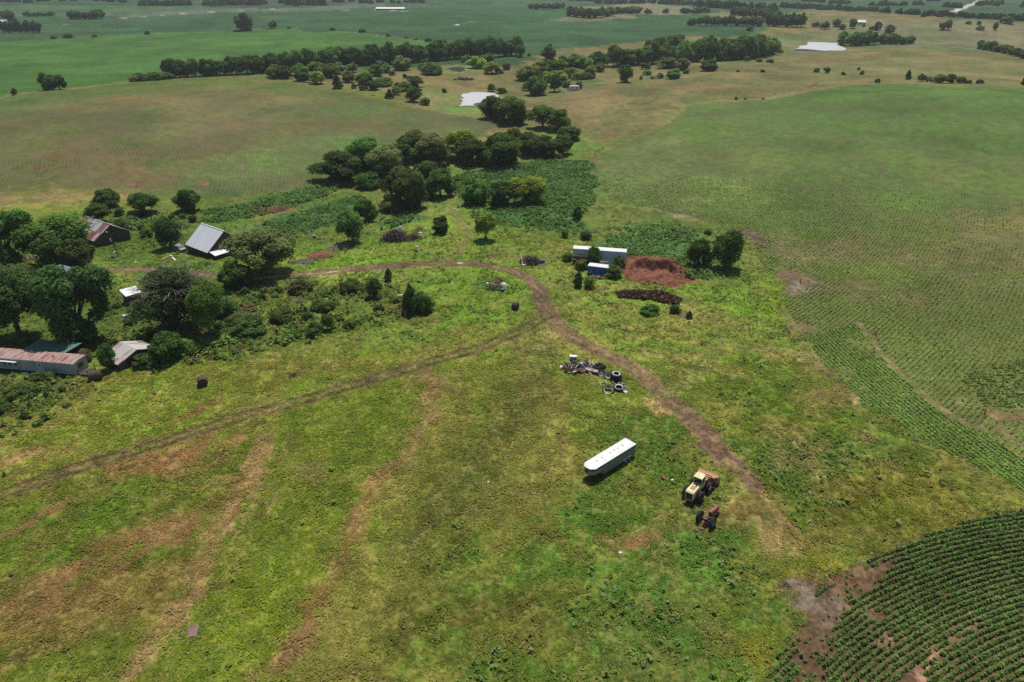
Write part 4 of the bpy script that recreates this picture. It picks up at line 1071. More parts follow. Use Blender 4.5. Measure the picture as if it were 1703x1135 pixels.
def T(u, v, h, w, kind, green, label, group=None, world=None, lean=0.0):
    """one tree: foot of the crown at survey point (u, v), crown h by w in survey pixels"""
    p = PX(u, v); t = p[3]
    wm = w * t / F_PX
    ph = math.atan2(H_CAM - p[2], math.hypot(p[0], p[1]))
    hm = max((h * t / F_PX - .5 * wm * math.sin(ph)) / math.cos(ph), .6 * wm if kind != 'shrub' else .5 * wm, .4)
    d = p[:2] / np.hypot(*p[:2])
    xy = p[:2] + d * .33 * wm
    z = gz(*xy)
    dt = 0 if w >= 62 else 1 if w >= 26 else 2 if w >= 12 else 3
    rz = random.uniform(0, 6.28)
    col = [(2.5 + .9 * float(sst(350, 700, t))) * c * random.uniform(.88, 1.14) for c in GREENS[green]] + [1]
    if dt >= 2 and kind != 'willow' and t > 330:
        o = link_mesh(NAMES[kind], random.choice(WHOLE[(kind, dt)]))
        o.location = (*xy, z); o.rotation_euler = (0, 0, rz); o.scale = (wm * 1.08, wm * 1.08, hm); o.color = col
        return tag(o, label, CATS[kind], group)
    if kind == 'willow' and dt > 1: dt = 1
    e = empty(NAMES[kind], (*xy, z), rz, label, CATS[kind], group)
    if lean: e.rotation_euler = (0, lean, 0)
    c = link_mesh('crown', random.choice(CROWNS[(kind, dt)]), e); c.scale = (wm * 1.08, wm * 1.08, hm); c.color = col
    s = link_mesh('stems' if kind == 'shrub' else 'trunk', TRUNKS[kind], e); s.scale = (wm, wm, hm)
    return e

BM, CM, FM = 'creek tree masses', 'belt', 'far'
# the near farmstead
T(140, 583, 150, 124, 'broad', 'deep', 'biggest very dark round tree standing over the mobile home')
T(40, 574, 138, 116, 'willow', 'dark', 'large dark tree with a visible trunk behind the left end of the mobile home')
e = T(302, 560, 118, 108, 'broad', 'dull', 'big grey green tree with bare dead twigs near the small white roofed shed')
tw_ = link_mesh('dead_twigs', TWIGS, e); tw_.scale = tuple(1.22 * s for s in e.children[0].scale)
T(352, 566, 104, 66, 'tall', 'mid', 'green leafy tree right of the grey half dead tree')
T(442, 468, 92, 116, 'willow', 'grey', 'wide open grey green tree with forked dark trunk by the silver roofed barn')
T(396, 484, 52, 60, 'broad', 'dark', 'dark bushy tree in front of the white lean-to of the silver barn')
T(20, 452, 108, 92, 'broad', 'dark', 'dark tree at the left picture edge behind the farmstead')
T(104, 442, 90, 112, 'broad', 'mid', 'wide mid green tree left of the rusty roofed barn')
T(140, 458, 62, 60, 'broad', 'dark', 'smaller dark tree in front of the rusty roofed barn')
T(20, 512, 78, 84, 'broad', 'dull', 'olive crowned tree between the left edge and the blue grey roof')
T(181, 348, 33, 42, 'broad', 'mid', 'rounded green tree behind the rusty roofed barn, taller of two')
T(164, 362, 27, 42, 'shrub', 'dark', 'low dark bush just left of the rounded tree behind the rusty barn')
T(243, 359, 38, 48, 'willow', 'dark', 'small tree on a bare trunk uphill between the two barns')
T(203, 388, 28, 28, 'shrub', 'dark', 'dark bush right behind the gable of the rusty roofed barn')
T(315, 354, 42, 44, 'broad', 'dark', 'dark uneven tree at the field edge above the silver roof')
T(286, 417, 56, 46, 'tall', 'deep', 'tall dark clump close to the left side of the silver roofed barn')
T(247, 395, 21, 24, 'shrub', 'mid', 'green bush left of the small rusty red shed')
T(185, 618, 48, 28, 'tall', 'dark', 'narrow dark bush left of the rust striped shed')
T(143, 604, 30, 28, 'shrub', 'grey', 'grey green bush over the porch end of the mobile home')
T(284, 606, 56, 60, 'broad', 'dark', 'dark bushy tree right of the rust striped shed')
T(246, 614, 18, 46, 'shrub', 'dark', 'low dark shrub in front of the rust striped shed')
T(310, 594, 34, 50, 'shrub', 'mid', 'green bush below the grey half dead tree')
T(35, 668, 34, 52, 'shrub', 'mid', 'bright green leafy bush downhill of the mobile home')
T(0, 690, 30, 40, 'shrub', 'dark', 'dark bush at the left picture edge below the mobile home')
T(70, 640, 22, 38, 'shrub', 'dull', 'brownish olive bush against the mobile home wall')
T(415, 560, 36, 60, 'shrub', 'mid', 'wide green shrub at the right end of the farmstead thicket')
T(372, 530, 44, 46, 'shrub', 'dark', 'dark shrub beside the road under the thicket trees')
T(395, 545, 24, 40, 'shrub', 'dull', 'dull low bush between the road trees and the meadow')
# thicket between road and mown meadow
T(647, 470, 25, 19, 'cedar', 'dark', 'small dark pointed cedar just below the dirt road')
T(624, 499, 37, 28, 'tall', 'dark', 'dark upright bush left of the two peaked clump')
T(684, 526, 58, 34, 'cedar', 'deep', 'tall dark peak of the two peaked clump in the meadow')
T(704, 522, 44, 36, 'shrub', 'dark', 'lower right dark bush of the two peaked clump')
T(585, 489, 24, 42, 'shrub', 'dark', 'wide dark green bush in the weedy thicket below the road')
T(524, 560, 28, 30, 'shrub', 'mid', 'leafy bush at the lower edge of the thicket, left of a pair')
T(546, 551, 28, 22, 'tall', 'dark', 'upright bush at the lower edge of the thicket, right of a pair')
T(583, 547, 19, 24, 'shrub', 'mid', 'small green bush alone on the lower thicket edge')
T(478, 568, 8, 8, 'shrub', 'dark', 'tiny dark bush standing in the mown grass, left of two')
T(497, 563, 9, 9, 'shrub', 'dark', 'tiny dark bush standing in the mown grass, right of two')
T(468, 538, 30, 44, 'shrub', 'dull', 'brownish green bush in the middle of the thicket')
T(540, 520, 26, 40, 'shrub', 'mid', 'spreading green bush in the middle of the thicket')
T(500, 490, 22, 42, 'shrub', 'dull', 'dull bush on the road side of the thicket')
T(660, 505, 18, 26, 'shrub', 'light', 'light green bush behind the two peaked clump')
# trees around the dumps and trailers
T(588, 408, 58, 46, 'tall', 'mid', 'leaning leafy tree above the grey scrap heap', lean=-.16)
T(609, 371, 40, 38, 'broad', 'dark', 'dark round tree uphill of the leaning tree')
T(733, 390, 33, 30, 'broad', 'deep', 'small very dark tree right of the brush heap')
T(808, 402, 48, 36, 'willow', 'light', 'young light green tree on a thin trunk above the road bend')
T(960, 368, 27, 24, 'cedar', 'dark', 'single dark bush at the right end of the reeds')
T(939, 396, 17, 15, 'shrub', 'light', 'small light green sapling below the reeds')
T(973, 400, 21, 22, 'shrub', 'mid', 'leafy green bush behind the white box trailer')
T(985, 448, 38, 28, 'tall', 'dark', 'dark tree growing against the side of the white box trailer')
T(1028, 446, 24, 16, 'shrub', 'grey', 'pale green bush against the right half of the white box trailer')
T(1020, 464, 28, 32, 'shrub', 'mid', 'dense green bush at the right end of the blue box')
T(966, 450, 22, 22, 'shrub', 'light', 'light green bush left of the blue box')
T(944, 436, 20, 20, 'shrub', 'mid', 'green bush at the left end of the white box trailer')
T(961, 480, 30, 22, 'cedar', 'dark', 'dark pointed bush below the blue box')
T(980, 481, 24, 22, 'shrub', 'light', 'light green feathery bush beside the dark pointed bush')
T(1205, 452, 72, 54, 'tall', 'dark', 'largest dark tree right of the red heap, at the crop edge')
T(1160, 446, 50, 40, 'broad', 'dark', 'smaller dark tree just left of the tree at the crop edge')
T(1176, 392, 12, 14, 'shrub', 'dark', 'small dark bush behind the trees at the crop edge')
T(1080, 525, 19, 34, 'shrub', 'mid', 'wide green bush in front of the dead brown weeds')
T(1122, 523, 18, 22, 'shrub', 'dark', 'dark bush at the right end of the dead brown weeds')
T(1146, 531, 15, 14, 'cedar', 'dark', 'small dark sapling beside pale rubbish near the faint track')
# the creek wood
for a in [
    (679, 352, 72, 68, 'broad', 'dark', 'largest dark dome shaped tree at the near end of the creek wood'),
    (732, 331, 48, 46, 'broad', 'dark', 'dark tree just right of the large dome shaped tree'),
    (653, 354, 32, 38, 'shrub', 'grey', 'grey green bush at the left foot of the dome shaped tree'),
    (612, 316, 34, 38, 'shrub', 'dark', 'dark bush below the left end of the creek wood'),
    (567, 308, 46, 68, 'broad', 'dark', 'leftmost wide dark tree of the creek wood'),
    (610, 284, 52, 58, 'broad', 'mid', 'second tree from the left end of the creek wood'),
    (645, 304, 60, 68, 'broad', 'grey', 'grey green feathery tree left of the dome shaped tree'),
    (664, 286, 44, 48, 'broad', 'dull', 'olive tree behind the grey green feathery tree'),
    (693, 270, 50, 54, 'broad', 'mid', 'tree in the back row of the creek wood above the dome shaped tree'),
    (720, 277, 52, 62, 'broad', 'grey', 'pale grey green tree in the middle of the creek wood'),
    (711, 297, 34, 38, 'shrub', 'dark', 'dark bush in front of the pale grey green creek tree'),
    (765, 268, 50, 52, 'tall', 'yellow', 'yellow green topped tree in the back row of the creek wood'),
    (784, 277, 42, 44, 'broad', 'dark', 'dark tree in front of the yellow green topped tree'),
    (829, 280, 54, 72, 'broad', 'dark', 'broad dark tree at the right end of the main creek wood'),
    (853, 243, 30, 24, 'tall', 'yellow', 'slim yellow green tree behind the broad dark creek tree'),
    (880, 261, 38, 46, 'broad', 'dark', 'left tree of the dark row below the bend of the creek'),
    (906, 264, 36, 44, 'broad', 'deep', 'middle tree of the dark row below the bend of the creek'),
    (936, 260, 31, 34, 'broad', 'dark', 'right tree of the dark row below the bend of the creek'),
    (820, 200, 40, 42, 'broad', 'dark', 'left one of the two big round trees below the near pond'),
    (852, 209, 46, 56, 'broad', 'mid', 'right larger one of the two big round trees below the near pond'),
    (902, 216, 38, 44, 'willow', 'dark', 'spreading tree with gaps right of the near pond trees'),
    (929, 221, 36, 36, 'broad', 'mid', 'tree between the spreading tree and the grey bush on the creek bend'),
    (946, 235, 29, 36, 'shrub', 'dull', 'greyish rounded tree on the creek bend'),
    (792, 343, 48, 44, 'broad', 'mid', 'left tree of the three in a row among the reeds'),
    (835, 346, 42, 44, 'broad', 'dark', 'middle tree of the three in a row among the reeds'),
    (879, 342, 48, 56, 'broad', 'yellow', 'right yellowish tree of the three in a row among the reeds')]: T(a[0], a[1], a[2] * 1.06, a[3] * 1.16, *a[4:])
# small trees on the grazed land left of the near pond
for a in [
    (459, 132, 23, 26, 'broad', 'mid', 'green tree at the left end below the long tree belt'), (477, 132, 21, 24, 'broad', 'dark', 'second tree from the left below the long tree belt'),
    (503, 136, 23, 30, 'broad', 'dark', 'dark tree behind the low rusty scrap at the field top'), (528, 141, 21, 26, 'broad', 'light', 'light green rounded tree left of the lone cedar'),
    (561, 149, 24, 23, 'cedar', 'deep', 'lone very dark cedar at the top of the left field'), (549, 131, 23, 36, 'broad', 'mid', 'wide tree above the lone cedar'),
    (581, 138, 19, 24, 'broad', 'mid', 'tree right above the lone cedar'), (589, 148, 11, 10, 'shrub', 'mid', 'small bush right of the lone cedar'),
    (607, 143, 19, 32, 'broad', 'mid', 'wide green tree above a round dark shrub at the field top'), (604, 151, 10, 18, 'shrub', 'deep', 'round dark shrub at the very edge of the left field'),
    (622, 151, 17, 24, 'broad', 'dark', 'dark rounded tree right of the round shrub at the field edge'), (637, 145, 19, 34, 'shrub', 'dull', 'wide domed grey green bush in the grazed land'),
    (627, 128, 18, 30, 'broad', 'mid', 'mid green tree behind the domed grey green bush'), (642, 122, 15, 18, 'broad', 'mid', 'tree just below the dense dark tree belt'),
    (652, 126, 9, 12, 'shrub', 'dark', 'little bush right under the dense dark tree belt'), (674, 131, 9, 9, 'shrub', 'deep', 'tiny round bush in the grazed land, left of two'),
    (681, 134, 9, 8, 'shrub', 'deep', 'tiny round bush in the grazed land, right of two'), (691, 146, 17, 28, 'broad', 'mid', 'sloping green tree right of the domed bushes'),
    (669, 153, 17, 34, 'shrub', 'mid', 'broad low green dome in the middle of the grazed land'), (659, 159, 15, 18, 'shrub', 'mid', 'bush in front of the broad low green dome'),
    (648, 165, 17, 18, 'cedar', 'deep', 'dark pointed bush at the edge of the left field'), (689, 171, 25, 28, 'broad', 'dark', 'largest tree at the right corner of the left field'),
    (708, 176, 15, 20, 'shrub', 'dark', 'bush at the foot of the corner tree of the left field'), (718, 126, 19, 40, 'shrub', 'dark', 'wide dark bush left of the small dug pond'),
    (670, 118, 25, 34, 'broad', 'grey', 'grey green tree in front of the dark tree belt'), (704, 116, 13, 18, 'shrub', 'mid', 'green bush above the wide dark bush'),
    (739, 155, 9, 9, 'shrub', 'deep', 'tiny dark bush left above the near pond'), (771, 104, 11, 12, 'shrub', 'mid', 'small bush above the small dug pond'),
    (794, 115, 19, 32, 'broad', 'light', 'pale green tree right of the small dug pond'), (811, 105, 16, 24, 'broad', 'mid', 'dark topped tree behind the pale green tree'),
    (818, 124, 20, 30, 'broad', 'light', 'pale green tree lowest in the group by the dug pond'), (842, 117, 14, 16, 'broad', 'grey', 'grey tree right of the pale green group'),
    (834, 123, 8, 9, 'shrub', 'mid', 'tiny bush right of the pale green group'), (782, 108, 10, 16, 'shrub', 'light', 'light bush left of the pale green group'),
    (818, 153, 15, 16, 'shrub', 'dark', 'dark round bush right above the near pond'), (834, 156, 12, 18, 'shrub', 'dark', 'dark bush touching the wood right of the near pond'),
    (407, 52, 29, 34, 'broad', 'deep', 'lone big dark tree on the far edge of the bright green field'), (454, 48, 13, 15, 'broad', 'deep', 'second lone tree right of the big far one'),
    (82, 151, 31, 28, 'broad', 'dark', 'taller of two trees on the left field boundary'), (100, 150, 24, 26, 'broad', 'dark', 'lower of two trees on the left field boundary'),
    (25, 159, 14, 10, 'shrub', 'deep', 'dark bush on the boundary left of the two trees'),
    (90, 65, 7, 11, 'shrub', 'deep', 'leftmost dark bush on the far edge of the bright field'), (114, 64, 8, 18, 'shrub', 'deep', 'widest dark bush on the far edge of the bright field'),
    (158, 62, 6, 11, 'shrub', 'deep', 'bush right of the widest one on the bright field edge'), (245, 58, 7, 11, 'shrub', 'deep', 'lone bush on the bright field edge left of the big tree'),
    (481, 49, 5, 7, 'shrub', 'deep', 'tiny bush next to the second lone tree'), (553, 51, 7, 12, 'shrub', 'deep', 'round bush on the bright field edge right of the lone trees'),
    (602, 55, 5, 15, 'shrub', 'deep', 'flat dark bush on the bright field edge'), (645, 61, 6, 10, 'shrub', 'deep', 'bush on the bright field edge below the white barn'),
    (676, 64, 5, 9, 'shrub', 'mid', 'small bush on the sloping field edge'), (692, 67, 5, 9, 'shrub', 'mid', 'small bush lower on the sloping field edge'),
    (712, 70, 5, 14, 'shrub', 'dark', 'hedge piece at the end of the sloping field edge'), (735, 73, 6, 18, 'shrub', 'dark', 'longer hedge piece meeting the dark tree belt')]: T(*a)
# right of the creek
for a in [
    (893, 160, 32, 40, 'broad', 'dark', 'large rounded tree left of the white derelict camper'), (922, 154, 28, 26, 'tall', 'deep', 'dark tree directly behind the white derelict camper'),
    (942, 150, 17, 18, 'shrub', 'mid', 'bush between the camper and the creek wood'), (963, 148, 15, 14, 'shrub', 'grey', 'greyish bush right of the white derelict camper'),
    (914, 100, 21, 30, 'broad', 'deep', 'lone dark tree on the tan slope above the creek wood'), (914, 79, 7, 11, 'shrub', 'dark', 'small bush above the lone dark tree on the slope'),
    (865, 96, 21, 18, 'tall', 'deep', 'dark tree at the right end of the long belt'), (880, 94, 6, 7, 'shrub', 'deep', 'tiny bush right of the long belt end'),
    (936, 102, 10, 16, 'shrub', 'dark', 'bush right beside the lone dark tree on the slope'), (1040, 138, 28, 28, 'broad', 'dark', 'tall leafy tree standing out in the tan pasture'),
    (1066, 133, 8, 6, 'shrub', 'mid', 'thin sapling right of the tall pasture tree'), (1085, 132, 6, 8, 'shrub', 'mid', 'low sapling in the pasture'),
    (1097, 131, 11, 14, 'shrub', 'grey', 'greyish bush in the pasture'), (1119, 132, 16, 26, 'broad', 'mid', 'round green tree in the pasture'),
    (1073, 116, 13, 18, 'shrub', 'dark', 'dark bush at the foot of the creek belt'), (1110, 115, 13, 40, 'shrub', 'dull', 'long grey green shrub below the creek belt'),
    (1135, 118, 16, 30, 'broad', 'grey', 'grey green tree below the creek belt'), (1077, 126, 11, 18, 'shrub', 'mid', 'green bush behind the pasture saplings'),
    (1141, 123, 8, 11, 'shrub', 'mid', 'small bush right of the round pasture tree'), (1178, 119, 18, 31, 'broad', 'deep', 'dark domed tree alone right of the creek belt'),
    (1268, 121, 6, 9, 'shrub', 'deep', 'tiny dark bush alone in the pasture'), (1227, 120, 4, 7, 'shrub', 'deep', 'very small bush left of the lone tiny bush'),
    (1242, 102, 10, 11, 'shrub', 'mid', 'bush at the right foot of the creek belt'), (1262, 104, 5, 12, 'shrub', 'deep', 'low hedge piece right of the creek belt, left of two'), (1280, 105, 5, 14, 'shrub', 'deep', 'low hedge piece right of the creek belt, right of two'),
    (1224, 166, 5, 7, 'cedar', 'deep', 'leftmost of three tiny cedars on the upper crop edge'), (1239, 166, 4, 5, 'cedar', 'deep', 'middle of three tiny cedars on the upper crop edge'), (1269, 166, 3, 5, 'cedar', 'deep', 'rightmost of three tiny cedars on the upper crop edge'),
    (1358, 121, 9, 10, 'shrub', 'grey', 'greyish left tree of the pair in the upper pasture'), (1375, 122, 10, 11, 'broad', 'deep', 'dark right tree of the pair in the upper pasture'),
    (1402, 125, 6, 9, 'shrub', 'deep', 'low bush right of the pasture pair'), (1428, 117, 6, 6, 'shrub', 'dark', 'upper tiny tree of two one above the other'), (1433, 125, 9, 8, 'shrub', 'mid', 'lower tiny tree of two one above the other'),
    (1459, 138, 8, 10, 'shrub', 'deep', 'round dark bush right on the top edge of the bean field'), (1509, 133, 16, 13, 'cedar', 'deep', 'dark cedar at the left end of the fence row'),
    (1533, 136, 13, 16, 'broad', 'dark', 'tree next to the cedar of the fence row'), (1546, 137, 10, 14, 'shrub', 'mid', 'low bush in the fence row'), (1562, 139, 17, 23, 'broad', 'dull', 'tallest greyish tree of the fence row'),
    (1580, 139, 15, 18, 'broad', 'dark', 'dark tree right of the tallest in the fence row'), (1597, 139, 13, 20, 'shrub', 'dull', 'brownish bush at the right of the fence row'), (1609, 140, 4, 14, 'shrub', 'deep', 'low hedge ending the fence row'),
    (1629, 140, 4, 15, 'shrub', 'deep', 'low dark hedge piece further right of the fence row'), (1701, 142, 15, 10, 'cedar', 'deep', 'dark tree on the right picture edge above the crop'),
    (1356, 46, 9, 14, 'broad', 'deep', 'leftmost of the far trees left of the little white house'), (1371, 49, 13, 17, 'broad', 'deep', 'darkest of the far trees left of the little white house'), (1391, 45, 12, 15, 'broad', 'deep', 'upper tree in the far row by the little white house'),
    (1400, 50, 10, 14, 'broad', 'dark', 'lower tree in the far row by the little white house'), (1417, 48, 16, 14, 'tall', 'dark', 'tallest far tree touching the little white house'), (1436, 45, 4, 6, 'shrub', 'deep', 'bush right of the little white house'),
    (1459, 51, 13, 13, 'broad', 'deep', 'taller of the far pair above the pond grove'), (1450, 51, 7, 12, 'shrub', 'deep', 'lower of the far pair above the pond grove'), (1479, 56, 13, 18, 'broad', 'deep', 'tree rising behind the pond grove'),
    (1513, 73, 16, 16, 'broad', 'grey', 'greyish tree at the right end of the pond grove'), (1566, 51, 13, 11, 'broad', 'dark', 'left one of two slim far trees on the tan slope'), (1576, 51, 16, 13, 'tall', 'deep', 'right taller one of two slim far trees on the tan slope'),
    (1630, 51, 8, 15, 'shrub', 'deep', 'wide far bush on the right tan slope'), (1654, 51, 12, 10, 'tall', 'deep', 'narrow far tree on the right tan slope'), (1627, 42, 8, 8, 'shrub', 'deep', 'bush above the wide far bush'),
    (1610, 41, 5, 11, 'shrub', 'deep', 'low bush left of the far bushes on the slope'), (1672, 40, 10, 24, 'shrub', 'deep', 'broad far thicket near the right edge'), (1282, 89, 16, 14, 'broad', 'deep', 'dark tree left of the large pale pond'), (1293, 89, 11, 17, 'shrub', 'dark', 'bush left of the large pale pond'),
    (1077, 25, 10, 15, 'broad', 'deep', 'far tree between two groves, left of a pair'), (1107, 23, 9, 12, 'broad', 'deep', 'far tree between two groves, right of a pair'), (1247, 52, 8, 12, 'shrub', 'deep', 'bush right below the far grove'),
    (17, 37, 21, 24, 'broad', 'deep', 'tree by a pale roof in the upper left corner')]: T(*a)

# belts and groves: trees nothing tells apart share one label
def belt(path, n, h, w, kinds, greens, label, group, depth=0.0):
    """n trees along a line of survey points; depth spreads them across (survey px)"""
    p = np.array(path, float); seg = np.r_[0, np.cumsum(np.hypot(*np.diff(p, axis=0).T))]
    for k in range(n):
        s = (k + random.uniform(.2, .8)) / n * seg[-1]
        u = np.interp(s, seg, p[:, 0]); v = np.interp(s, seg, p[:, 1]) + random.uniform(-depth, depth)
        q = random.uniform(.8, 1.2)
        T(u, v, h * q, w * random.uniform(.8, 1.25), random.choice(kinds), random.choice(greens), label, group)
BT = ('broad', 'broad', 'tall')
belt([(278, 131), (350, 127), (430, 123), (500, 119), (560, 113)], 20, 29, 27, BT, ('dark', 'deep', 'mid'), 'dark tree in the left half of the long belt above the field', 'long belt, left half')
belt([(560, 112), (620, 109), (700, 104), (760, 99), (820, 96), (868, 93)], 26, 30, 27, BT, ('dark', 'deep', 'deep'), 'dark tree in the right half of the long belt', 'long belt, right half')
belt([(440, 128), (520, 126), (600, 122)], 7, 18, 24, ('broad', 'shrub'), ('mid', 'dark'), 'small tree along the lower side of the long belt', 'lower fringe of the long belt', 3)
belt([(215, 137), (235, 136), (262, 134), (285, 132)], 6, 12, 24, ('shrub',), ('dull', 'dark'), 'low spreading shrub at the left end of the long belt', 'shrubs at the belt end')
belt([(866, 140), (880, 128), (905, 120), (940, 114), (980, 113), (1010, 111)], 14, 20, 26, ('broad', 'broad', 'shrub'), ('mid', 'dark', 'dark', 'light'), 'tree in the creek wood beyond the near pond', 'creek wood beyond the near pond', 4)
belt([(870, 150), (910, 135), (955, 128), (975, 133), (1000, 118)], 11, 18, 22, ('broad', 'shrub'), ('mid', 'dark', 'light'), 'smaller tree on the near side of the creek wood', 'near side of the creek wood', 5)
belt([(1018, 112), (1060, 109), (1110, 106), (1180, 103), (1240, 99), (1284, 91)], 24, 32, 30, BT, ('dark', 'mid', 'dark'), 'tree in the front of the thick wood on the right of the creek', 'thick creek wood, front')
belt([(1075, 98), (1130, 95), (1180, 93), (1240, 90)], 14, 30, 28, BT, ('dark', 'mid', 'grey'), 'tree at the back of the thick wood on the right of the creek', 'thick creek wood, back')
belt([(2, 55), (35, 55), (70, 56)], 15, 18, 9, ('tall',), ('deep',), 'blackish tree in the planted row in the upper left', 'planted row upper left')
belt([(116, 33), (145, 33), (174, 32)], 8, 14, 13, ('broad',), ('deep',), 'dark tree in the small grove below the pale far field', 'small far grove')
belt([(40, 28), (88, 27)], 6, 8, 12, ('broad', 'shrub'), ('deep',), 'tree in the thin row left of the small far grove', 'thin far row')
belt([(943, 27), (975, 31), (1000, 30), (1020, 26)], 9, 15, 16, ('broad',), ('deep', 'dark'), 'tree in the far grove beside the pale mown patch', 'grove beside the pale patch')
belt([(1012, 25), (1040, 23), (1066, 22)], 6, 10, 15, ('broad',), ('deep', 'dark'), 'tree in the thin grove right of the pale mown patch', 'thin far grove')
belt([(883, 16), (910, 16), (938, 15)], 7, 9, 13, ('broad',), ('deep',), 'tree in the far grove on the dark green field', 'grove on the dark field')
belt([(1132, 23), (1155, 22), (1176, 21)], 5, 8, 13, ('broad',), ('deep',), 'tree in the small far grove in the middle of the tan land', 'small tan land grove')
belt([(1142, 43), (1175, 44), (1220, 44), (1266, 45)], 13, 15, 16, ('broad', 'tall'), ('deep', 'dark'), 'tree in the long far grove at the dark field end', 'long far grove')
belt([(1218, 26), (1250, 28), (1290, 33)], 10, 15, 18, ('broad',), ('deep',), 'tree in the far wood above the long grove', 'far wood')
belt([(1275, 44), (1305, 46), (1336, 46)], 9, 22, 18, ('broad', 'tall'), ('deep', 'dark'), 'tree in the dark far wood left of the little white house', 'dark far wood')
belt([(1398, 76), (1420, 77), (1445, 76)], 5, 24, 22, ('broad',), ('dark', 'mid'), 'tree in the high left half of the grove by the large pond', 'pond grove, high half')
belt([(1452, 74), (1478, 74), (1503, 74)], 6, 16, 18, ('broad',), ('deep', 'dark'), 'tree in the low right half of the grove by the large pond', 'pond grove, low half')
belt([(1622, 82), (1650, 85), (1680, 92), (1703, 98), (1740, 106)], 11, 16, 18, ('broad',), ('dark', 'deep'), 'tree in the wood running off the right picture edge', 'wood on the right edge')

# bushes of the undergrowth, all much alike
def bushes(area, n, w, greens, label, group):
    P = W(area); lo, hi = P.min(0), P.max(0); k = 0
    while k < n:
        q = np.array([[random.uniform(lo[0], hi[0]), random.uniform(lo[1], hi[1])]])
        if sd_poly(q[:, 0], q[:, 1], P)[0] < 0: continue
        k += 1; s = w * random.uniform(.6, 1.35)
        e = empty('shrub', (q[0, 0], q[0, 1], gz(q[0, 0], q[0, 1])), random.uniform(0, 6), label, 'shrub', group)
        c = link_mesh('crown', random.choice(CROWNS[('shrub', 2)]), e); c.scale = (s, s, s * random.uniform(.35, .8)); c.color = [2.0 * v for v in GREENS[random.choice(greens)]] + [1]
        t = link_mesh('stems', TRUNKS['shrub'], e); t.scale = (s, s, s * .6)
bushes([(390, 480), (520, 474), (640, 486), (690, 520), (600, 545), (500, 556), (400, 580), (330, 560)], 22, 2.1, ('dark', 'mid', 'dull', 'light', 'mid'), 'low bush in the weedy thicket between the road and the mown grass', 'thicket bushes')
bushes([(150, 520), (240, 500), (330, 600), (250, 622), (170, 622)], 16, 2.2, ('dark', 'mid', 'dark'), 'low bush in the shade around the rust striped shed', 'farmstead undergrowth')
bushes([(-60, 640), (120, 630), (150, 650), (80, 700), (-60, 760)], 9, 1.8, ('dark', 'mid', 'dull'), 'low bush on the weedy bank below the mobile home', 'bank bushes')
bushes([(540, 312), (620, 322), (700, 350), (780, 285), (870, 282), (950, 262), (940, 252), (850, 268), (760, 272), (600, 300)], 36, 4.2, ('dark', 'dark', 'mid', 'dull'), 'low bush filling the foot of the creek wood', 'creek wood undergrowth')
bushes([(130, 360), (260, 350), (330, 366), (290, 400), (200, 400)], 16, 2.6, ('dark', 'mid'), 'low bush in the rank growth around the two barns', 'bushes around the barns')

# far woods that read as one mass
def far_woods(paths):
    parts = []
    for path, n, h, w in paths:
        p = np.array(path, float); seg = np.r_[0, np.cumsum(np.hypot(*np.diff(p, axis=0).T))]
        s = rng.uniform(0, seg[-1], n)
        u = np.interp(s, seg, p[:, 0]); v = np.interp(s, seg, p[:, 1]) + rng.normal(size=n) * .7
        q = PXA(u, v)
        for k in range(n):
            t = q[k, 3]; wm = w * t / F_PX * rng.uniform(.7, 1.2); hm = h * t / F_PX * rng.uniform(.7, 1.15)
            m = 110
            d = unit(m); d[:, 2] = np.abs(d[:, 2])
            c = np.array([q[k, 0], q[k, 1], q[k, 2]]) + d * np.array([wm * .5, wm * .5, hm]) * rng.uniform(.6, 1, (m, 1))
            vv, ff = quads(c, d + rng.normal(size=(m, 3)) * .4, np.full(m, wm * .28), 1.2)
            cs = 1.5 * np.array([GREENS['deep']]) * rng.uniform(.7, 1.3) * rng.uniform(.8, 1.2, (m, 1))
            parts.append((vv, ff, np.repeat(cs, 4, 0)))
    return parts
stuff('far_woods', far_woods([
    ([(-200, 4), (0, 3), (110, 2), (230, 3)], 40, 7, 12), ([(235, 10), (330, 9), (430, 8), (470, 6)], 34, 10, 14), ([(480, 9), (540, 9)], 18, 12, 14), ([(555, 4), (585, 4)], 6, 6, 10),
    ([(600, 6), (625, 6), (645, 2)], 10, 8, 9), ([(650, 5), (710, 5)], 10, 5, 9), ([(930, 1), (990, 1)], 10, 5, 10), ([(990, 5), (1060, 6), (1130, 7), (1215, 9)], 46, 8, 12),
    ([(1150, 10), (1200, 14), (1290, 18)], 36, 12, 13), ([(1290, 12), (1345, 14), (1400, 17), (1460, 19)], 40, 7, 11), ([(1462, 23), (1530, 26), (1600, 30), (1703, 34), (1850, 38)], 74, 9, 11),
    ([(1440, 9), (1500, 9), (1545, 8)], 26, 6, 9), ([(1570, 12), (1600, 13)], 14, 8, 10), ([(1625, 9), (1665, 9)], 14, 7, 9), ([(1690, 12), (1760, 13)], 14, 10, 11), ([(1380, 6), (1410, 6)], 8, 5, 9), ([(1330, 2), (1370, 3)], 8, 5, 9), ([(1545, 3), (1560, 3)], 5, 4, 8)]),
    'distant woods and hedgerows fading into the haze along the top of the view', 'woods')

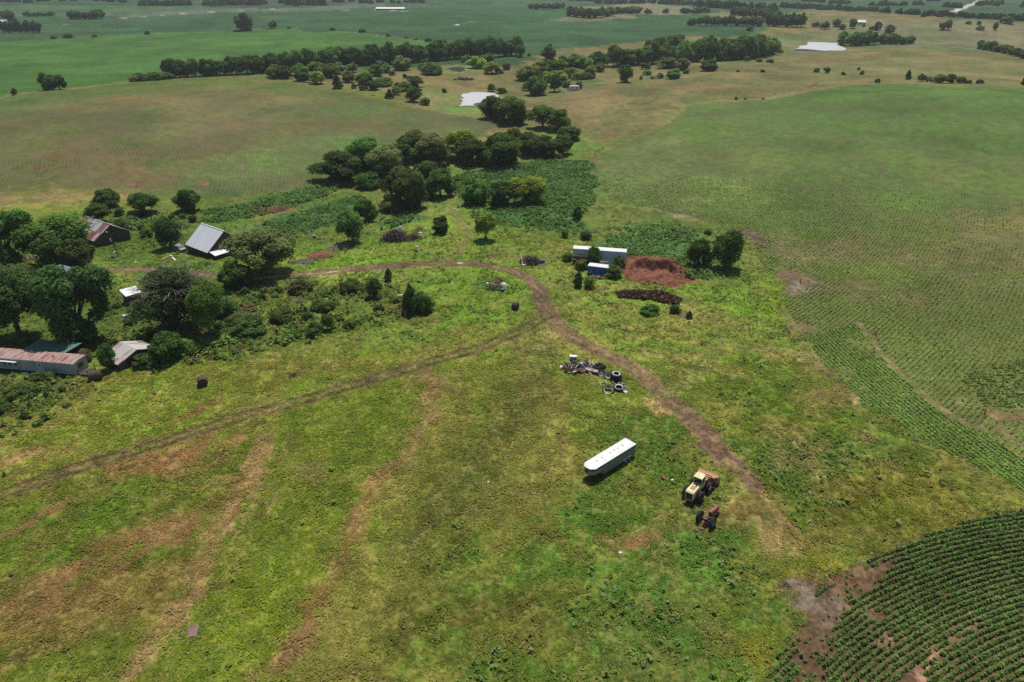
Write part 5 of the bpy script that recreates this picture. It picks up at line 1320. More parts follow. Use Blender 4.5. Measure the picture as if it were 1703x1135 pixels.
# ------------------------------------------------------------------ buildings, trailers and machines
def panel(mb, A, B, C, D, n, amp=.03, th=.03, mi=0):
    """ribbed sheet: A-B along the eave, D-C along the ridge"""
    A, B, C, D = [np.array(p, float) for p in (A, B, C, D)]
    nr = np.cross(B - A, D - A); nr /= np.linalg.norm(nr)
    vs = []
    for k in range(n + 1):
        t = k / n; o = nr * (amp if k % 2 else 0)
        lo = A + (B - A) * t + o; hi = D + (C - D) * t + o
        vs += [lo, hi, lo - nr * th, hi - nr * th]
    fs = []
    for k in range(n):
        a, b = 4 * k, 4 * k + 4
        fs += [(a, b, b + 1, a + 1), (a + 2, a + 3, b + 3, b + 2), (a, a + 2, b + 2, b), (a + 1, b + 1, b + 3, a + 3)]
    fs += [(0, 1, 3, 2), (4 * n, 4 * n + 2, 4 * n + 3, 4 * n + 1)]
    return mb.add(vs, fs, mi)

def heading(p, q):
    a, b = PX(*p), PX(*q)
    return math.atan2(b[1] - a[1], b[0] - a[0]), float(np.hypot(b[0] - a[0], b[1] - a[1]))

def walls(Lx, y0, y1, he0, he1, hr=None, yr=None):
    """four board walls with gable ends, solid below the roof; he0/he1 eave heights at y0/y1"""
    out = [(y0, -.2), (y1, -.2), (y1, he1)] + ([(yr, hr)] if hr else []) + [(y0, he0)]
    m = MB(); n = len(out)
    vs = [(0, y, z) for y, z in out] + [(Lx, y, z) for y, z in out]
    fs = [tuple(range(n - 1, -1, -1)), tuple(range(n, 2 * n))] + [(k, (k + 1) % n, n + (k + 1) % n, n + k) for k in range(n)]
    return m.add(vs, fs)

# barn with the rusty roof: gable towards the camera, ridge running back to the left
a, _ = heading((187, 404), (143.7, 386))
p = PX(190, 404)
b1 = empty('barn', (p[0], p[1], gz(p[0], p[1])), a, 'old barn with a rusty red and pale striped roof and dark gable', 'barn')
Wd, Lb, he, hr = 10.4, 13.5, 2.3, 5.6
walls(Lb, -Wd / 2, Wd / 2, he, he, hr - .1, 0).build('wall', WOODGREY, b1)
m = MB(); o = .45
k1 = (hr - he) / (Wd / 2)
panel(m, (-.4, -Wd / 2 - o, he - o * k1 + .06), (Lb + .4, -Wd / 2 - o, he - o * k1 + .06), (Lb + .4, 0, hr + .06), (-.4, 0, hr + .06), 56)
panel(m, (Lb + .4, Wd / 2 + o, he - o * k1 + .06), (-.4, Wd / 2 + o, he - o * k1 + .06), (-.4, 0, hr + .06), (Lb + .4, 0, hr + .06), 56)
rf = m.build('roof', RUSTROOF, b1)
m = MB(); m.box(-.4, Lb + .4, -.14, .14, hr + .05, hr + .13); m.build('ridge_cap', RUSTROOF, rf)
m = MB()
for y in (-3.6, -1.9, .2, 2.6, 3.8): m.box(-.05, -.005, y, y + .8, 0, 1.7 + .4 * (3 - abs(y)) * .5)
m.build('gable_boards', WOODGREY, b1)
m = MB(); m.box(-.04, -.003, -1.0, 1.2, .05, 2.3); m.build('doorway', DARK, b1)
m = MB(); m.box(-.03, -.002, -.5, .6, 3.3, 4.4); m.build('loft_opening', DARK, b1)

# barn with the silver roof
a, Lr = heading((310, 419), (353, 433))
p = PX(313, 419)
b2 = empty('barn', (p[0], p[1], gz(p[0], p[1])), a, 'red walled barn with a big plain silver metal roof', 'barn')
Lb, he, hr, W2 = 10.6, 2.5, 6.9, 10.9
walls(Lb, 0.3, W2, he, he + .4, hr - .12, 5.8).build('wall', WOODRED, b2)
m = MB()
panel(m, (-.35, -.35, he - .3), (Lb + .35, -.35, he - .3), (Lb + .35, 5.8, hr), (-.35, 5.8, hr), 48)
panel(m, (Lb + .35, W2 + .3, he + .2), (-.35, W2 + .3, he + .2), (-.35, 5.8, hr), (Lb + .35, 5.8, hr), 48)
rf = m.build('roof', SILVER, b2)
m = MB(); m.box(-.35, Lb + .35, 5.66, 5.94, hr - .01, hr + .07); m.build('ridge_cap', SILVER, rf)
m = MB(); m.box(4.6, 7.0, .24, .298, 0, 2.2); m.build('doorway', DARK, b2)
m = MB()
for k in range(4): m.box(-2.4 + k * .55, -1.9 + k * .55, .55 + .06 * k, .6 + .06 * k, 0, 2.1 - .15 * k)
m.build('leaning_boards', WOODRED, b2)
m = MB(); m.box(Lb + .02, Lb + 2.7, .6, 11.0, -.2, 1.7); m.build('lean_to_wall', WOODRED, b2)
m = MB()
panel(m, (Lb + 3.2, .2, 1.8), (Lb + 3.4, 5.6, 1.9), (Lb + .05, 5.6, 2.5), (Lb + .05, .2, 2.4), 22)
panel(m, (Lb + 3.0, 5.7, 2.1), (Lb + 3.0, 11.6, 2.1), (Lb + .05, 11.6, 2.8), (Lb + .05, 5.7, 2.8), 24)
m.build('lean_to_roof', WHITEROOF, b2)

# small shed with rusty striped roof beside the mobile home
a, _ = heading((231, 604), (201, 590))
p = PX(232, 603)
s1 = empty('shed', (p[0], p[1], gz(p[0], p[1])), a, 'low shed with a roof of rust and white striped sheets near the mobile home', 'shed')
Wd, Lb, he, hr = 8.2, 5.6, 1.5, 3.0
walls(Lb, -Wd / 2, Wd / 2, he, he, hr - .08, 0).build('wall', WOODGREY, s1)
m = MB(); o = .3; k1 = (hr - he) / (Wd / 2)
panel(m, (-.3, -Wd / 2 - o, he - o * k1 + .05), (Lb + .3, -Wd / 2 - o, he - o * k1 + .05), (Lb + .3, 0, hr + .05), (-.3, 0, hr + .05), 32)
panel(m, (Lb + .3, Wd / 2 + o, he - o * k1 + .05), (-.3, Wd / 2 + o, he - o * k1 + .05), (-.3, 0, hr + .05), (Lb + .3, 0, hr + .05), 32)
m.build('roof', RUSTSHED, s1)
m = MB(); m.box(-.03, -.002, -2.6, 2.4, 0, 1.6); m.build('doorway', DARK, s1)

# mobile home
a, Lv = heading((0, 614.5), (128, 626))
p = PX(128, 626)
Lb = 19.5
mh = empty('mobile_home', (p[0], p[1], gz(p[0], p[1])), a, 'long grey mobile home with a rust stained roof', 'mobile home')
m = MB(); m.box(-Lb, 0, 0, 3.6, .35, 2.75); m.build('wall', WALLGREY, mh)
m = MB(); m.box(-Lb + .1, -.1, .12, 3.5, -.1, .35); m.build('skirting', DARK, mh)
m = MB(); m.box(-Lb, .02, -.035, -.002, .33, .46); m.box(-Lb, .02, -.04, -.002, 2.55, 2.74); m.build('trim', WHITE, mh)
m = MB()
panel(m, (-Lb - .15, -.15, 2.78), (.15, -.15, 2.78), (.15, 1.8, 3.0), (-Lb - .15, 1.8, 3.0), 70, .015)
panel(m, (.15, 3.75, 2.78), (-Lb - .15, 3.75, 2.78), (-Lb - .15, 1.8, 3.0), (.15, 1.8, 3.0), 70, .015)
rf = m.build('roof', HOMEROOF, mh)
m = MB(); m.bar((-5.4, 1.5, 2.9), (-5.4, 1.5, 3.35), .12, 10); m.bar((-2.9, .7, 2.85), (-2.9, .7, 3.1), .07, 8); m.bar((-11, 1.6, 2.9), (-11, 1.6, 3.2), .08, 8); m.build('vent_pipe', DARK, rf)
for k in range(3):
    x = -15.9 + k * 1.25
    m = MB(); m.box(x, x + .8, -.03, -.003, 1.1, 2.05); w = m.build('window', WHITE, mh)
    m = MB(); m.box(x + .07, x + .73, -.045, -.031, 1.17, 1.98); m.build('pane', GLASS, w)
m = MB(); m.prism([(-16.3, 2.28), (-12.2, 2.28), (-12.2, 2.36), (-16.3, 2.36)], -.75, -.04); m.build('awning', WHITE, mh)
m = MB(); m.box(-8.1, -7.05, -.05, -.004, .4, 2.45); d = m.build('door', PALEBLUE, mh)
m = MB(); m.box(-7.75, -7.45, -.062, -.051, 1.5, 2.1); m.build('pane', GLASS, d)
m = MB(); m.bar((-7.2, -.09, 1.35), (-7.2, -.05, 1.35), .05, 8); m.build('handle', DARK, d)
m = MB(); m.box(-8.2, -6.9, -1.0, -.06, 0, .22); m.build('doorstep', CONC, mh)
m = MB(); m.box(.003, .04, .9, 2.2, 1.1, 2.1); m.build('end_window', GLASS, mh)
m = MB(); m.box(.05, 2.4, .2, 2.6, .28, .38)
for x, y in ((.3, .3), (2.3, .3), (2.3, 2.5)): m.box(x - .06, x + .06, y - .06, y + .06, -.2, 1.25)
for z in (.75, 1.15): m.box(.1, 2.36, .27, .33, z, z + .09); m.box(2.27, 2.33, .34, 2.46, z, z + .09)
m.build('porch', WOODGREY, mh)
m = MB(); panel(m, (-14.5, 4.0, 2.45), (-5.2, 4.0, 2.45), (-4.3, 8.2, 2.75), (-14.2, 8.2, 2.75), 40, .02); m.build('rear_porch_roof', GREENROOF, mh)
m = MB()
for x in (-14, -9.5, -4.9): m.box(x - .08, x + .08, 7.8, 7.96, -.2, 2.6)
m.build('rear_porch_posts', WOODGREY, mh)

# small sheds
a, _ = heading((214, 506), (235, 500))
p = PX(214, 507)
s2 = empty('shed', (p[0], p[1], gz(p[0], p[1])), a, 'tiny dark walled shed with a slanted white roof', 'shed')
m = MB(); m.prism([(0, -.2), (3.1, -.2), (3.1, 2.2), (0, 2.2)], .1, 2.7); m.build('wall', WOODGREY, s2)
m = MB(); panel(m, (-.3, -.3, 2.24), (3.4, -.3, 2.24), (3.4, 3.2, 2.9), (-.3, 3.2, 2.9), 14); m.build('roof', WHITEROOF, s2)
m = MB(); m.box(.9, 2.0, .05, .098, 0, 1.8); m.build('door', DARK, s2)
a, _ = heading((88, 466), (108, 472))
p = PX(88, 466)
s3 = empty('shed', (p[0], p[1], gz(p[0], p[1])), a, 'shed with dark and blue grey striped roof between the left trees', 'shed')
walls(4.6, 0, 5.0, 1.8, 2.0, 3.2, 3.0).build('wall', WOODGREY, s3)
m = MB(); panel(m, (-.3, -.4, 1.75), (4.9, -.4, 1.75), (4.9, 3.0, 3.28), (-.3, 3.0, 3.28), 26); panel(m, (4.9, 5.3, 1.85), (-.3, 5.3, 1.85), (-.3, 3.0, 3.28), (4.9, 3.0, 3.28), 26); m.build('roof', GREYBLUE, s3)
m = MB(); m.box(1.5, 2.6, -.04, -.003, 0, 1.6); m.build('door', DARK, s3)
p = PX(258, 396)
s4 = empty('shed', (p[0], p[1], gz(p[0], p[1])), -.3, 'small rusty red roofed shed half hidden between the two barns', 'shed')
walls(3.4, 0, 3.2, 1.3, 1.8).build('wall', WOODRED, s4)
m = MB(); panel(m, (-.2, -.3, 1.3), (3.6, -.3, 1.3), (3.6, 3.4, 2.5), (-.2, 3.4, 2.5), 16); m.build('roof', sheet_metal('red_rust_sheets', (.36, .16, .10), (.26, .09, .06), .6), s4)

# far buildings
def far_house(u, v, L_, W_, he, hr, ang, wall, roof, label, cat, name='house'):
    p = PX(u, v)
    h = empty(name, (p[0], p[1], p[2] - .1), ang, label, cat)
    w = walls(L_, -W_ / 2, W_ / 2, he, he, hr - .1, 0).build('wall', wall, h)
    m = MB(); o = .5; k1 = (hr - he) / (W_ / 2)
    panel(m, (-o, -W_ / 2 - o, he - o * k1 + .08), (L_ + o, -W_ / 2 - o, he - o * k1 + .08), (L_ + o, 0, hr + .08), (-o, 0, hr + .08), 12, .02, .08)
    panel(m, (L_ + o, W_ / 2 + o, he - o * k1 + .08), (-o, W_ / 2 + o, he - o * k1 + .08), (-o, 0, hr + .08), (L_ + o, 0, hr + .08), 12, .02, .08)
    m.build('roof', roof, h)
    m = MB()
    for x in np.arange(L_ * .12, L_ * .95, max(3.2, L_ / 12)): m.box(x, x + 1.4, -W_ / 2 - .04, -W_ / 2 - .003, he * .35, he * .8)
    m.build('windows', GLASS, h)
    return h
far_house(626, 17, 50, 13, 3.0, 5.2, .02, DARK, WHITE, 'long low white roofed livestock barn on the far green land', 'barn', 'livestock_barn')
far_house(194, 3, 14, 10, 5, 9, .1, WHITE, CONC, 'white farmhouse at the top edge upper left', 'house', 'farmhouse')
far_house(-8, 40, 16, 9, 3, 5, .1, PALEBLUE, PALEBLUE, 'pale blue roof at the upper left corner beside a tree', 'building', 'farm_building')
far_house(1425, 41, 9, 7, 3, 5, -.1, WHITE, WHITE, 'little white house among far trees right of the tan hills', 'house', 'farmhouse')

# white box trailer with the red stripe
a, Lt = heading((952, 436), (1034, 442))
p = PX(952, 437)
bt = empty('box_trailer', (p[0], p[1], gz(p[0], p[1])), a, 'long white box trailer with a red stripe along its lower side', 'trailer')
Lt, h0, h1 = 14.2, 1.1, 3.95
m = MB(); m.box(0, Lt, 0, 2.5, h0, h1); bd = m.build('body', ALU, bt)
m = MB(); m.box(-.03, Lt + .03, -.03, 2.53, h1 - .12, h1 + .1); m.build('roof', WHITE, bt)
m = MB(); m.prism([(.05, h0 + .02), (6.2, h0 + .02), (6.2, h0 + .55), (.05, h0 + .8)], -.02, -.003); m.prism([(Lt - 1.0, h0 + .02), (Lt - .62, h0 + .02), (Lt - .62, h0 + .7), (Lt - 1.0, h0 + .8)], -.02, -.003); m.build('red_stripe', RED, bt)
m = MB()
x = 1.15
for w_, gaps in ((.22, 1), (.2, 0), (.2, 1), (.22, 0)):
    m.box(x, x + .06, -.018, -.003, 2.35, 2.68); m.box(x + w_ - .06, x + w_, -.018, -.003, 2.35, 2.68)
    m.box(x + .06, x + w_ - .06, -.018, -.003, 2.62 if gaps else 2.35, 2.68 if gaps else 2.41); x += .3
m.box(x + .05, x + .28, -.018, -.003, 2.35, 2.68)
for k, x in enumerate((11.9, 12.15, 12.4)): m.box(x, x + .14, -.018, -.003, 2.3, 2.5)
m.build('lettering', DARK, bt)
m = MB(); m.box(-.02, -.002, .1, 1.2, h0 + .1, h1 - .25); m.box(-.02, -.002, 1.3, 2.4, h0 + .1, h1 - .25); m.build('rear_doors', WHITE, bt)
m = MB(); m.box(.1, Lt - .2, .5, .7, .9, 1.1); m.box(.1, Lt - .2, 1.8, 2.0, .9, 1.1); m.box(-.05, .05, .1, 2.4, .45, .6); m.box(-.05, 0.02, .4, .5, .6, 1.1); m.box(-.05, .02, 2.0, 2.1, .6, 1.1); m.build('chassis', DARK, bt)
for x in (1.2, 2.5):
    for y in (.22, 2.28):
        m = MB(); m.tyre((x, y, .52), .52, .4, .28); w = m.build('wheel', BLACK, bt)
        m = MB(); m.lathe([(.02, -.1), (.27, -.06), (.27, .06), (.02, .1)], (x, y, .52), 'Y', 14); m.build('rim', WHITE, w)
m = MB()
for y in (.45, 2.05): m.bar((11.2, y, 1.0), (11.2, y, .12), .08, 8); m.box(11.0, 11.4, y - .15, y + .15, .02, .12)
m.build('landing_gear', DARK, bt)

# blue box
a, Lt = heading((977, 457), (1009, 461))
p = PX(977, 457)
bb = empty('truck_box', (p[0], p[1], gz(p[0], p[1])), a, 'blue truck box with a white roof standing in the weeds', 'box')
m = MB(); m.box(0, 5.4, 0, 2.2, .15, 2.35); m.build('body', BLUE, bb)
m = MB(); m.slab([(-.05, -.06), (5.2, -.06), (5.55, .5), (5.55, 2.26), (-.05, 2.26)], 2.36, 2.52); m.build('roof', WHITE, bb)
m = MB(); m.prism([(1.0, 1.55), (1.7, 1.62), (2.1, 1.5), (1.9, 1.42), (1.2, 1.45)], -.02, -.003); m.prism([(1.3, 1.75), (1.75, 1.75), (1.55, 1.64)], -.02, -.003); m.build('emblem', DARK, bb)
m = MB(); m.box(.1, 5.3, .3, .5, -.05, .15); m.box(.1, 5.3, 1.7, 1.9, -.05, .15); m.build('skids', DARK, bb)

# white hexagonal feeder ring
p = PX(1010, 444.5)
hx = empty('feeder_ring', (p[0], p[1], gz(p[0], p[1])), 0, 'white six sided feeder ring lying in front of the white box trailer', 'feeder')
m = MB()
for k in range(6):
    t0, t1 = k * math.pi / 3, (k + 1) * math.pi / 3; r0, r1 = 1.95, 1.8
    q = [(r0 * math.cos(t0), r0 * math.sin(t0)), (r0 * math.cos(t1), r0 * math.sin(t1)), (r1 * math.cos(t1), r1 * math.sin(t1)), (r1 * math.cos(t0), r1 * math.sin(t0))]
    m.slab(q, -.05, .75)
m.build('ring_wall', WHITE, hx)
m = MB(); m.slab([(1.78 * math.cos(k * math.pi / 3), 1.78 * math.sin(k * math.pi / 3)) for k in range(6)], -.04, .10); m.build('floor', DIRTGREY, hx)

# livestock trailer, gooseneck towards the lower left
a, Lt = heading((1006, 792), (1057, 759.5))
p = PX(1056, 760)
p[:2] = p[:2] + 2.3 * np.array([-math.sin(a), math.cos(a)])
lt = empty('livestock_trailer', (p[0], p[1], gz(p[0], p[1])), a + math.pi, 'long white roofed livestock trailer with dark slatted sides', 'trailer')
# x runs from the rear (0) to the nose, near side is y = 0 .. far side -2.3
LB, WD = 8.3, 2.3; NZ = 2.9
YA, YB = (0, WD)
nose = [(LB, 0), (LB + NZ - .75, 0), (LB + NZ - .1, .55), (LB + NZ, WD / 2), (LB + NZ - .1, WD - .55), (LB + NZ - .75, WD), (LB, WD)]
m = MB(); m.box(0, LB, 0, WD, .42, 2.2); m.slab(nose, 1.35, 2.2); bd = m.build('body', STEEL, lt)
m = MB(); m.box(-.02, LB, .0, .02, 2.22, 2.28)
for k in range(15):
    x = k * (LB - .08) / 14
    for y in (-.03, WD + .002): m.box(x, x + .08, y, y + .028, .42, 2.58)
for y in (-.02, WD - .0): m.box(-.02, LB, y, y + .02, 2.42, 2.52)
for z in (.75, 1.05, 1.35, 1.65, 1.95):
    for y in (-.022, WD + .002): m.box(0, LB, y, y + .02, z, z + .06)
m.build('side_rails', STEEL, lt)
m = MB(); m.slab([(x, y) for x, y in [(.05, .06), (LB + NZ - .8, .06), (LB + NZ - .15, .6), (LB + NZ - .06, WD / 2), (LB + NZ - .15, WD - .6), (LB + NZ - .8, WD - .06), (.05, WD - .06)]], 2.21, 2.56); m.build('upper_slats', DARK, lt)
roof_out = [(-.1, -.06), (LB + NZ - .75, -.06), (LB + NZ - .05, .5), (LB + NZ + .06, WD / 2), (LB + NZ - .05, WD - .5), (LB + NZ - .75, WD + .06), (-.1, WD + .06)]
m = MB(); n = len(roof_out); cx = [(x, WD / 2 + (y - WD / 2) * .55) for x, y in roof_out]
cx = [(min(max(x, .1), LB + NZ - .5), y) for x, y in cx]
vs = [(x, y, 2.57) for x, y in roof_out] + [(x, y, 2.66) for x, y in roof_out] + [(x, y, 2.82) for x, y in cx]
fs = [tuple(range(n - 1, -1, -1)), tuple(range(2 * n, 3 * n))] + [(k + j, (k + 1) % n + j, n + (k + 1) % n + j, n + k + j) for k in range(n) for j in (0, n)]
m.add(vs, fs); rf = m.build('roof', WHITE, lt)
for x in (2.0, 3.2, 4.1, 5.2, 7.3, 8.6):
    m = MB(); m.box(x, x + .34, WD / 2 - .16, WD / 2 + .16, 2.80, 2.86); m.build('roof_vent', CONC, rf)
m = MB(); m.box(LB + NZ - .05, LB + NZ + .03, WD / 2 - .5, WD / 2 + .3, 1.75, 2.1); m.build('nose_window', DARK, lt)
m = MB(); m.bar((LB + NZ - .7, WD / 2, 1.4), (LB + NZ - .7, WD / 2, .75), .07, 8); m.bar((LB + NZ - .7, WD / 2, .85), (LB + .3, WD / 2, 1.4), .06, 8); m.bar((LB + .4, .4, 1.4), (LB + .4, .4, .1), .06, 8); m.box(LB + .25, LB + .55, .25, .55, .0, .1); m.build('gooseneck_coupler', DARK, lt)
m = MB(); m.box(-.06, -.002, .08, WD - .08, .5, 2.5); m.build('rear_gate', STEEL, lt)
for y in (-.1, WD + .1):
    s = MB(); yy0, yy1 = (y - .16, y + .14) if y < 0 else (y - .14, y + .16)
    s.prism([(1.0, .78), (1.25, 1.02), (3.05, 1.02), (3.3, .78), (3.22, .78), (3.02, .96), (1.28, .96), (1.08, .78)], yy0, yy1); s.build('fender', WHITE, lt)
    for x in (1.65, 2.6):
        m = MB(); m.tyre((x, y, .39), .39, .24, .22); w = m.build('wheel', BLACK, lt)
        m = MB(); m.lathe([(.02, -.09), (.21, -.08), (.21, .08), (.02, .09)], (x, y, .39), 'Y', 14); m.build('rim', WHITE, w)

lt.scale = (.94, .97, .94)

# wheel loader, cream engine hood and cab, rusty orange bucket
p = PX(1152, 829)
ld = empty('wheel_loader', (p[0], p[1], gz(p[0], p[1])), R(52), 'old cream wheel loader with a rusty orange bucket', 'loader')
m = MB(); m.prism([(-1.45, .75), (.95, .75), (.95, 1.95), (-1.25, 2.0), (-1.45, 1.85)], -.58, .58); m.build('engine_hood', CREAM, ld)
m = MB(); m.box(-1.50, -1.455, -.46, .46, .85, 1.8); m.build('grille', DARK, ld)
m = MB(); m.box(-1.53, -1.40, -.6, .6, .62, .76); m.box(-1.53, -1.4, -.6, -.48, .76, 1.0); m.box(-1.53, -1.4, .48, .6, .76, 1.0); m.build('rear_bumper', ORANGE, ld)
m = MB(); m.box(-.75, .1, -.3, .3, 2.0, 2.03); m.build('rust_patch', ORANGE, ld)
m = MB(); m.bar((.35, -.1, 1.95), (.35, -.1, 2.55), .075, 10); m.bar((.35, -.1, 2.5), (.26, -.1, 2.66), .06, 8); m.build('exhaust_pipe', DARK, ld)
m = MB(); m.box(-1.2, 1.4, -.5, .5, .5, .74); m.box(1.4, 3.1, -.42, .42, .55, 1.2); m.build('frame', DARK, ld)
cb = MB()
for x, y in ((1.05, -.58), (1.05, .58), (2.0, -.5), (2.0, .5)): cb.box(x - .05, x + .05, y - .05, y + .05, 1.25, 2.85)
cb.box(1.0, 2.05, -.62, .62, 1.2, 1.55); cb.box(1.0, 1.08, -.55, .55, 1.55, 1.9)
cab = cb.build('cab', CREAM, ld)
m = MB(); m.box(1.09, 1.12, -.55, .55, 1.6, 2.75); m.box(1.1, 1.95, -.545, -.52, 1.6, 2.75); m.box(1.1, 1.95, .52, .545, 1.6, 2.75); m.box(1.96, 1.99, -.46, .46, 1.6, 2.75); m.build('cab_glass', GLASS, cab)
m = MB(); m.slab([(.8, -.64), (2.0, -.6), (2.15, -.36), (2.15, .36), (2.0, .6), (.8, .64)], 2.86, 2.97); m.build('cab_roof', CREAM, cab)
m = MB(); m.box(1.35, 1.75, -.25, .25, 1.56, 1.75); m.box(1.3, 1.4, -.25, .25, 1.75, 2.2); m.build('seat', BLACK, cab)
for x, y in ((0, -1.05), (0, 1.05), (2.55, -1.1), (2.55, 1.1)):
    m = MB(); m.tyre((x, y, .78), .78, .56, .36, 'Y', 16, 26); w = m.build('wheel', BLACK, ld)
    m = MB(); m.lathe([(.03, -.16), (.2, -.14), (.35, -.2), (.35, .2), (.2, .14), (.03, .16)], (x, y, .78), 'Y', 16); m.build('rim', CREAM if x else DARK, w)
for y in (-.5, .5):
    m = MB(); m.prism([(2.2, 1.5), (2.4, 1.85), (3.6, 1.55), (4.5, .75), (4.3, .55), (3.45, 1.2), (2.4, 1.45)], y - .09, y + .09); m.build('lift_arm', ORANGE, ld)
    m = MB(); m.bar((2.3, y * 1.3, 1.0), (3.3, y * 1.3, 1.35), .07, 8); m.build('hydraulic_cylinder', DARK, ld)
BO = .45
m = MB()
prof = [(x + BO, z) for x, z in [(3.95, .3), (4.9, .18), (4.9, .24), (4.1, .45), (3.95, .85), (4.05, 1.25), (4.45, 1.5), (4.42, 1.56), (3.95, 1.34), (3.82, .85)]]
m.prism(prof, -1.5, 1.5)
for y in (-1.535, 1.505): m.prism([(x + BO, z) for x, z in [(3.95, .3), (4.9, .18), (4.45, 1.5), (4.05, 1.25), (3.9, .85)]], y, y + .03)
m.build('bucket', ORANGE, ld)
m = MB(); m.box(3.7, 4.35, -1.3, 1.3, 1.6, 1.66); m.box(3.1, 3.7, -.45, .45, 1.6, 1.66); m.box(3.4, 3.52, -.8, .8, 1.68, 1.78); m.box(3.8, 3.9, -.8, .8, 1.68, 1.76); m.build('bucket_linkage', ORANGE, ld)

ld.scale = (1.12, 1.12, 1.12)

# red tractor
p = PX(1173, 872)
tr = empty('tractor', (p[0], p[1], gz(p[0], p[1])), R(46), 'small old red tractor without a cab', 'tractor')
m = MB(); m.prism([(.9, .95), (2.75, .92), (2.8, 1.0), (2.8, 1.42), (2.6, 1.52), (.9, 1.5)], -.24, .24); hd = m.build('hood', FADED_RED, tr)
m = MB(); m.box(2.805, 2.83, -.2, .2, .75, 1.4); m.build('grille', DARK, hd)
m = MB(); m.box(-.25, 2.6, -.18, .18, .6, .94); m.box(-.15, .5, -.3, .3, .55, 1.0); m.build('engine_and_gearbox', DARK, tr)
m = MB(); m.bar((0, -1.0, .78), (0, 1.0, .78), .1, 10); m.build('rear_axle', DARK, tr)
for y in (-.95, .95):
    m = MB(); m.tyre((0, y, .78), .78, .38, .46, 'Y', 18, 26); w = m.build('rear_wheel', BLACK, tr)
    m = MB(); m.lathe([(.03, -.05), (.18, -.05), (.4, -.1), (.455, -.15), (.455, .15), (.4, .1), (.18, .05), (.03, .05)], (0, y, .78), 'Y', 18); m.build('rim', STEEL, w)
    m = MB(); m.tyre((2.45, y * .35, .36), .36, .17, .2, 'Y', 0, 18); w = m.build('front_wheel', BLACK, tr)
    m = MB(); m.lathe([(.03, -.04), (.195, -.06), (.195, .06), (.03, .04)], (2.45, y * .35, .36), 'Y', 12); m.build('rim', FADED_RED, w)
m = MB(); m.bar((2.45, -.34, .4), (2.45, .34, .4), .05, 8); m.bar((2.45, 0, .4), (2.45, 0, .95), .07, 8); m.build('front_axle', DARK, tr)
m = MB(); m.lathe([(.0, .02), (.16, .04), (.24, .12), (.23, .14), (.15, .07), (.0, .05)], (-.35, 0, 1.12), 'Z', 14, False); m.bar((-.1, 0, .9), (-.35, 0, 1.13), .03, 6); m.build('seat', FADED_RED, tr)
m = MB(); m.lathe([(.2, -.02), (.225, 0), (.2, .02), (.175, 0)], (.35, 0, 1.5), 'Z', 18); m.bar((.35, 0, 1.5), (.75, 0, 1.25), .02, 6); m.bar((.35, -.18, 1.5), (.35, .18, 1.5), .015, 6); m.build('steering_wheel', DARK, tr)
m = MB(); m.bar((1.75, .08, 1.5), (1.75, .08, 2.05), .045, 8); m.build('exhaust_pipe', STEEL, tr)
m = MB(); m.bar((1.3, -.1, 1.5), (1.3, -.1, 1.8), .07, 8); m.build('air_cleaner', WHITE, tr)
m = MB(); m.box(-.9, -.25, -.12, .12, .38, .5); m.bar((-.3, -.35, .6), (-.95, -.35, .45), .03, 6); m.bar((-.3, .35, .6), (-.95, .35, .45), .03, 6); m.build('drawbar', FADED_RED, tr)
tr.scale = (1.1, 1.1, 1.1)

# ------------------------------------------------------------------ small things lying about
def at(u, v, dz=0.0):
    p = PX(u, v); return (p[0], p[1], gz(p[0], p[1]) + dz)

def bale(u, v, r, ln, rz, label):
    e = empty('hay_bale', at(u, v), rz, label, 'hay bale')
    pr = [(0, -ln / 2), (r * .9, -ln / 2), (r, -ln / 2 + .12)] + [(r * (1 + .012 * (k % 2)), -ln / 2 + .12 + (ln - .24) * k / 12) for k in range(1, 12)] + [(r, ln / 2 - .12), (r * .9, ln / 2), (0, ln / 2)]
    m = MB(); m.lathe(pr, (0, 0, r * .93), 'X', 28, False)
    m.v = [(x, y, max(z, -.03)) for x, y, z in m.v]
    m.build('straw_roll', HAY, e, True)
    m = MB()
    for s in (-1, 1):
        for q in (.35, .6, .82): m.lathe([(r * q, s * (ln / 2 + .002)), (r * q + .05, s * (ln / 2 + .03)), (r * q + .1, s * (ln / 2 + .002))], (0, 0, r * .93), 'X', 22)
    m.build('wound_end', HAYEND, e)
bale(338, 641, .92, 1.55, R(-62), 'dark round hay bale standing alone in the mown grass')
bale(857, 514, .85, 1.5, R(-15), 'dark round hay bale inside the bend of the dirt road')
bale(160, 631, .95, 2.3, R(22), 'long brown hay bale lying off the end of the mobile home')

# utility pole
e = empty('utility_pole', at(197, 427), 0, 'leaning wooden utility pole in front of the rusty roofed barn', 'pole')
m = MB(); m.bar((0, 0, -.3), (-.95, .1, 7.3), .13, 8, .09); m.build('pole', WOODGREY, e)
m = MB(); m.box(-1.15, -.75, -.15, .05, 4.4, 5.3); m.build('meter_box', WHITE, e)
m = MB(); m.bar((-.93, .1, 7.1), (-1.35, -.2, 7.35), .035, 6); m.lathe([(0, .1), (.16, .04), (.2, -.1), (0, -.12)], (-1.45, -.26, 7.34), 'Z', 12, False); m.build('yard_lamp', WHITE, e)

# red drain risers in the bean field
for (u, v), lb in (((1331, 471), 'red standpipe on the pale bare patch at the bean field edge'), ((1456, 559), 'red standpipe in the eroded gully inside the bean field'), ((1637, 690), 'red standpipe beside the bare strip near the right edge')):
    e = empty('standpipe', at(u, v), 0, lb, 'standpipe', 'red standpipes in the bean field')
    m = MB(); m.bar((0, 0, -.2), (0, 0, 1.0), .13, 12); m.build('pipe', RED, e)
    m = MB(); m.lathe([(0, 1.16), (.12, 1.12), (.19, 1.0), (.17, .97), (0, .97)], (0, 0, 0), 'Z', 14, False); m.build('cap', RED, e)

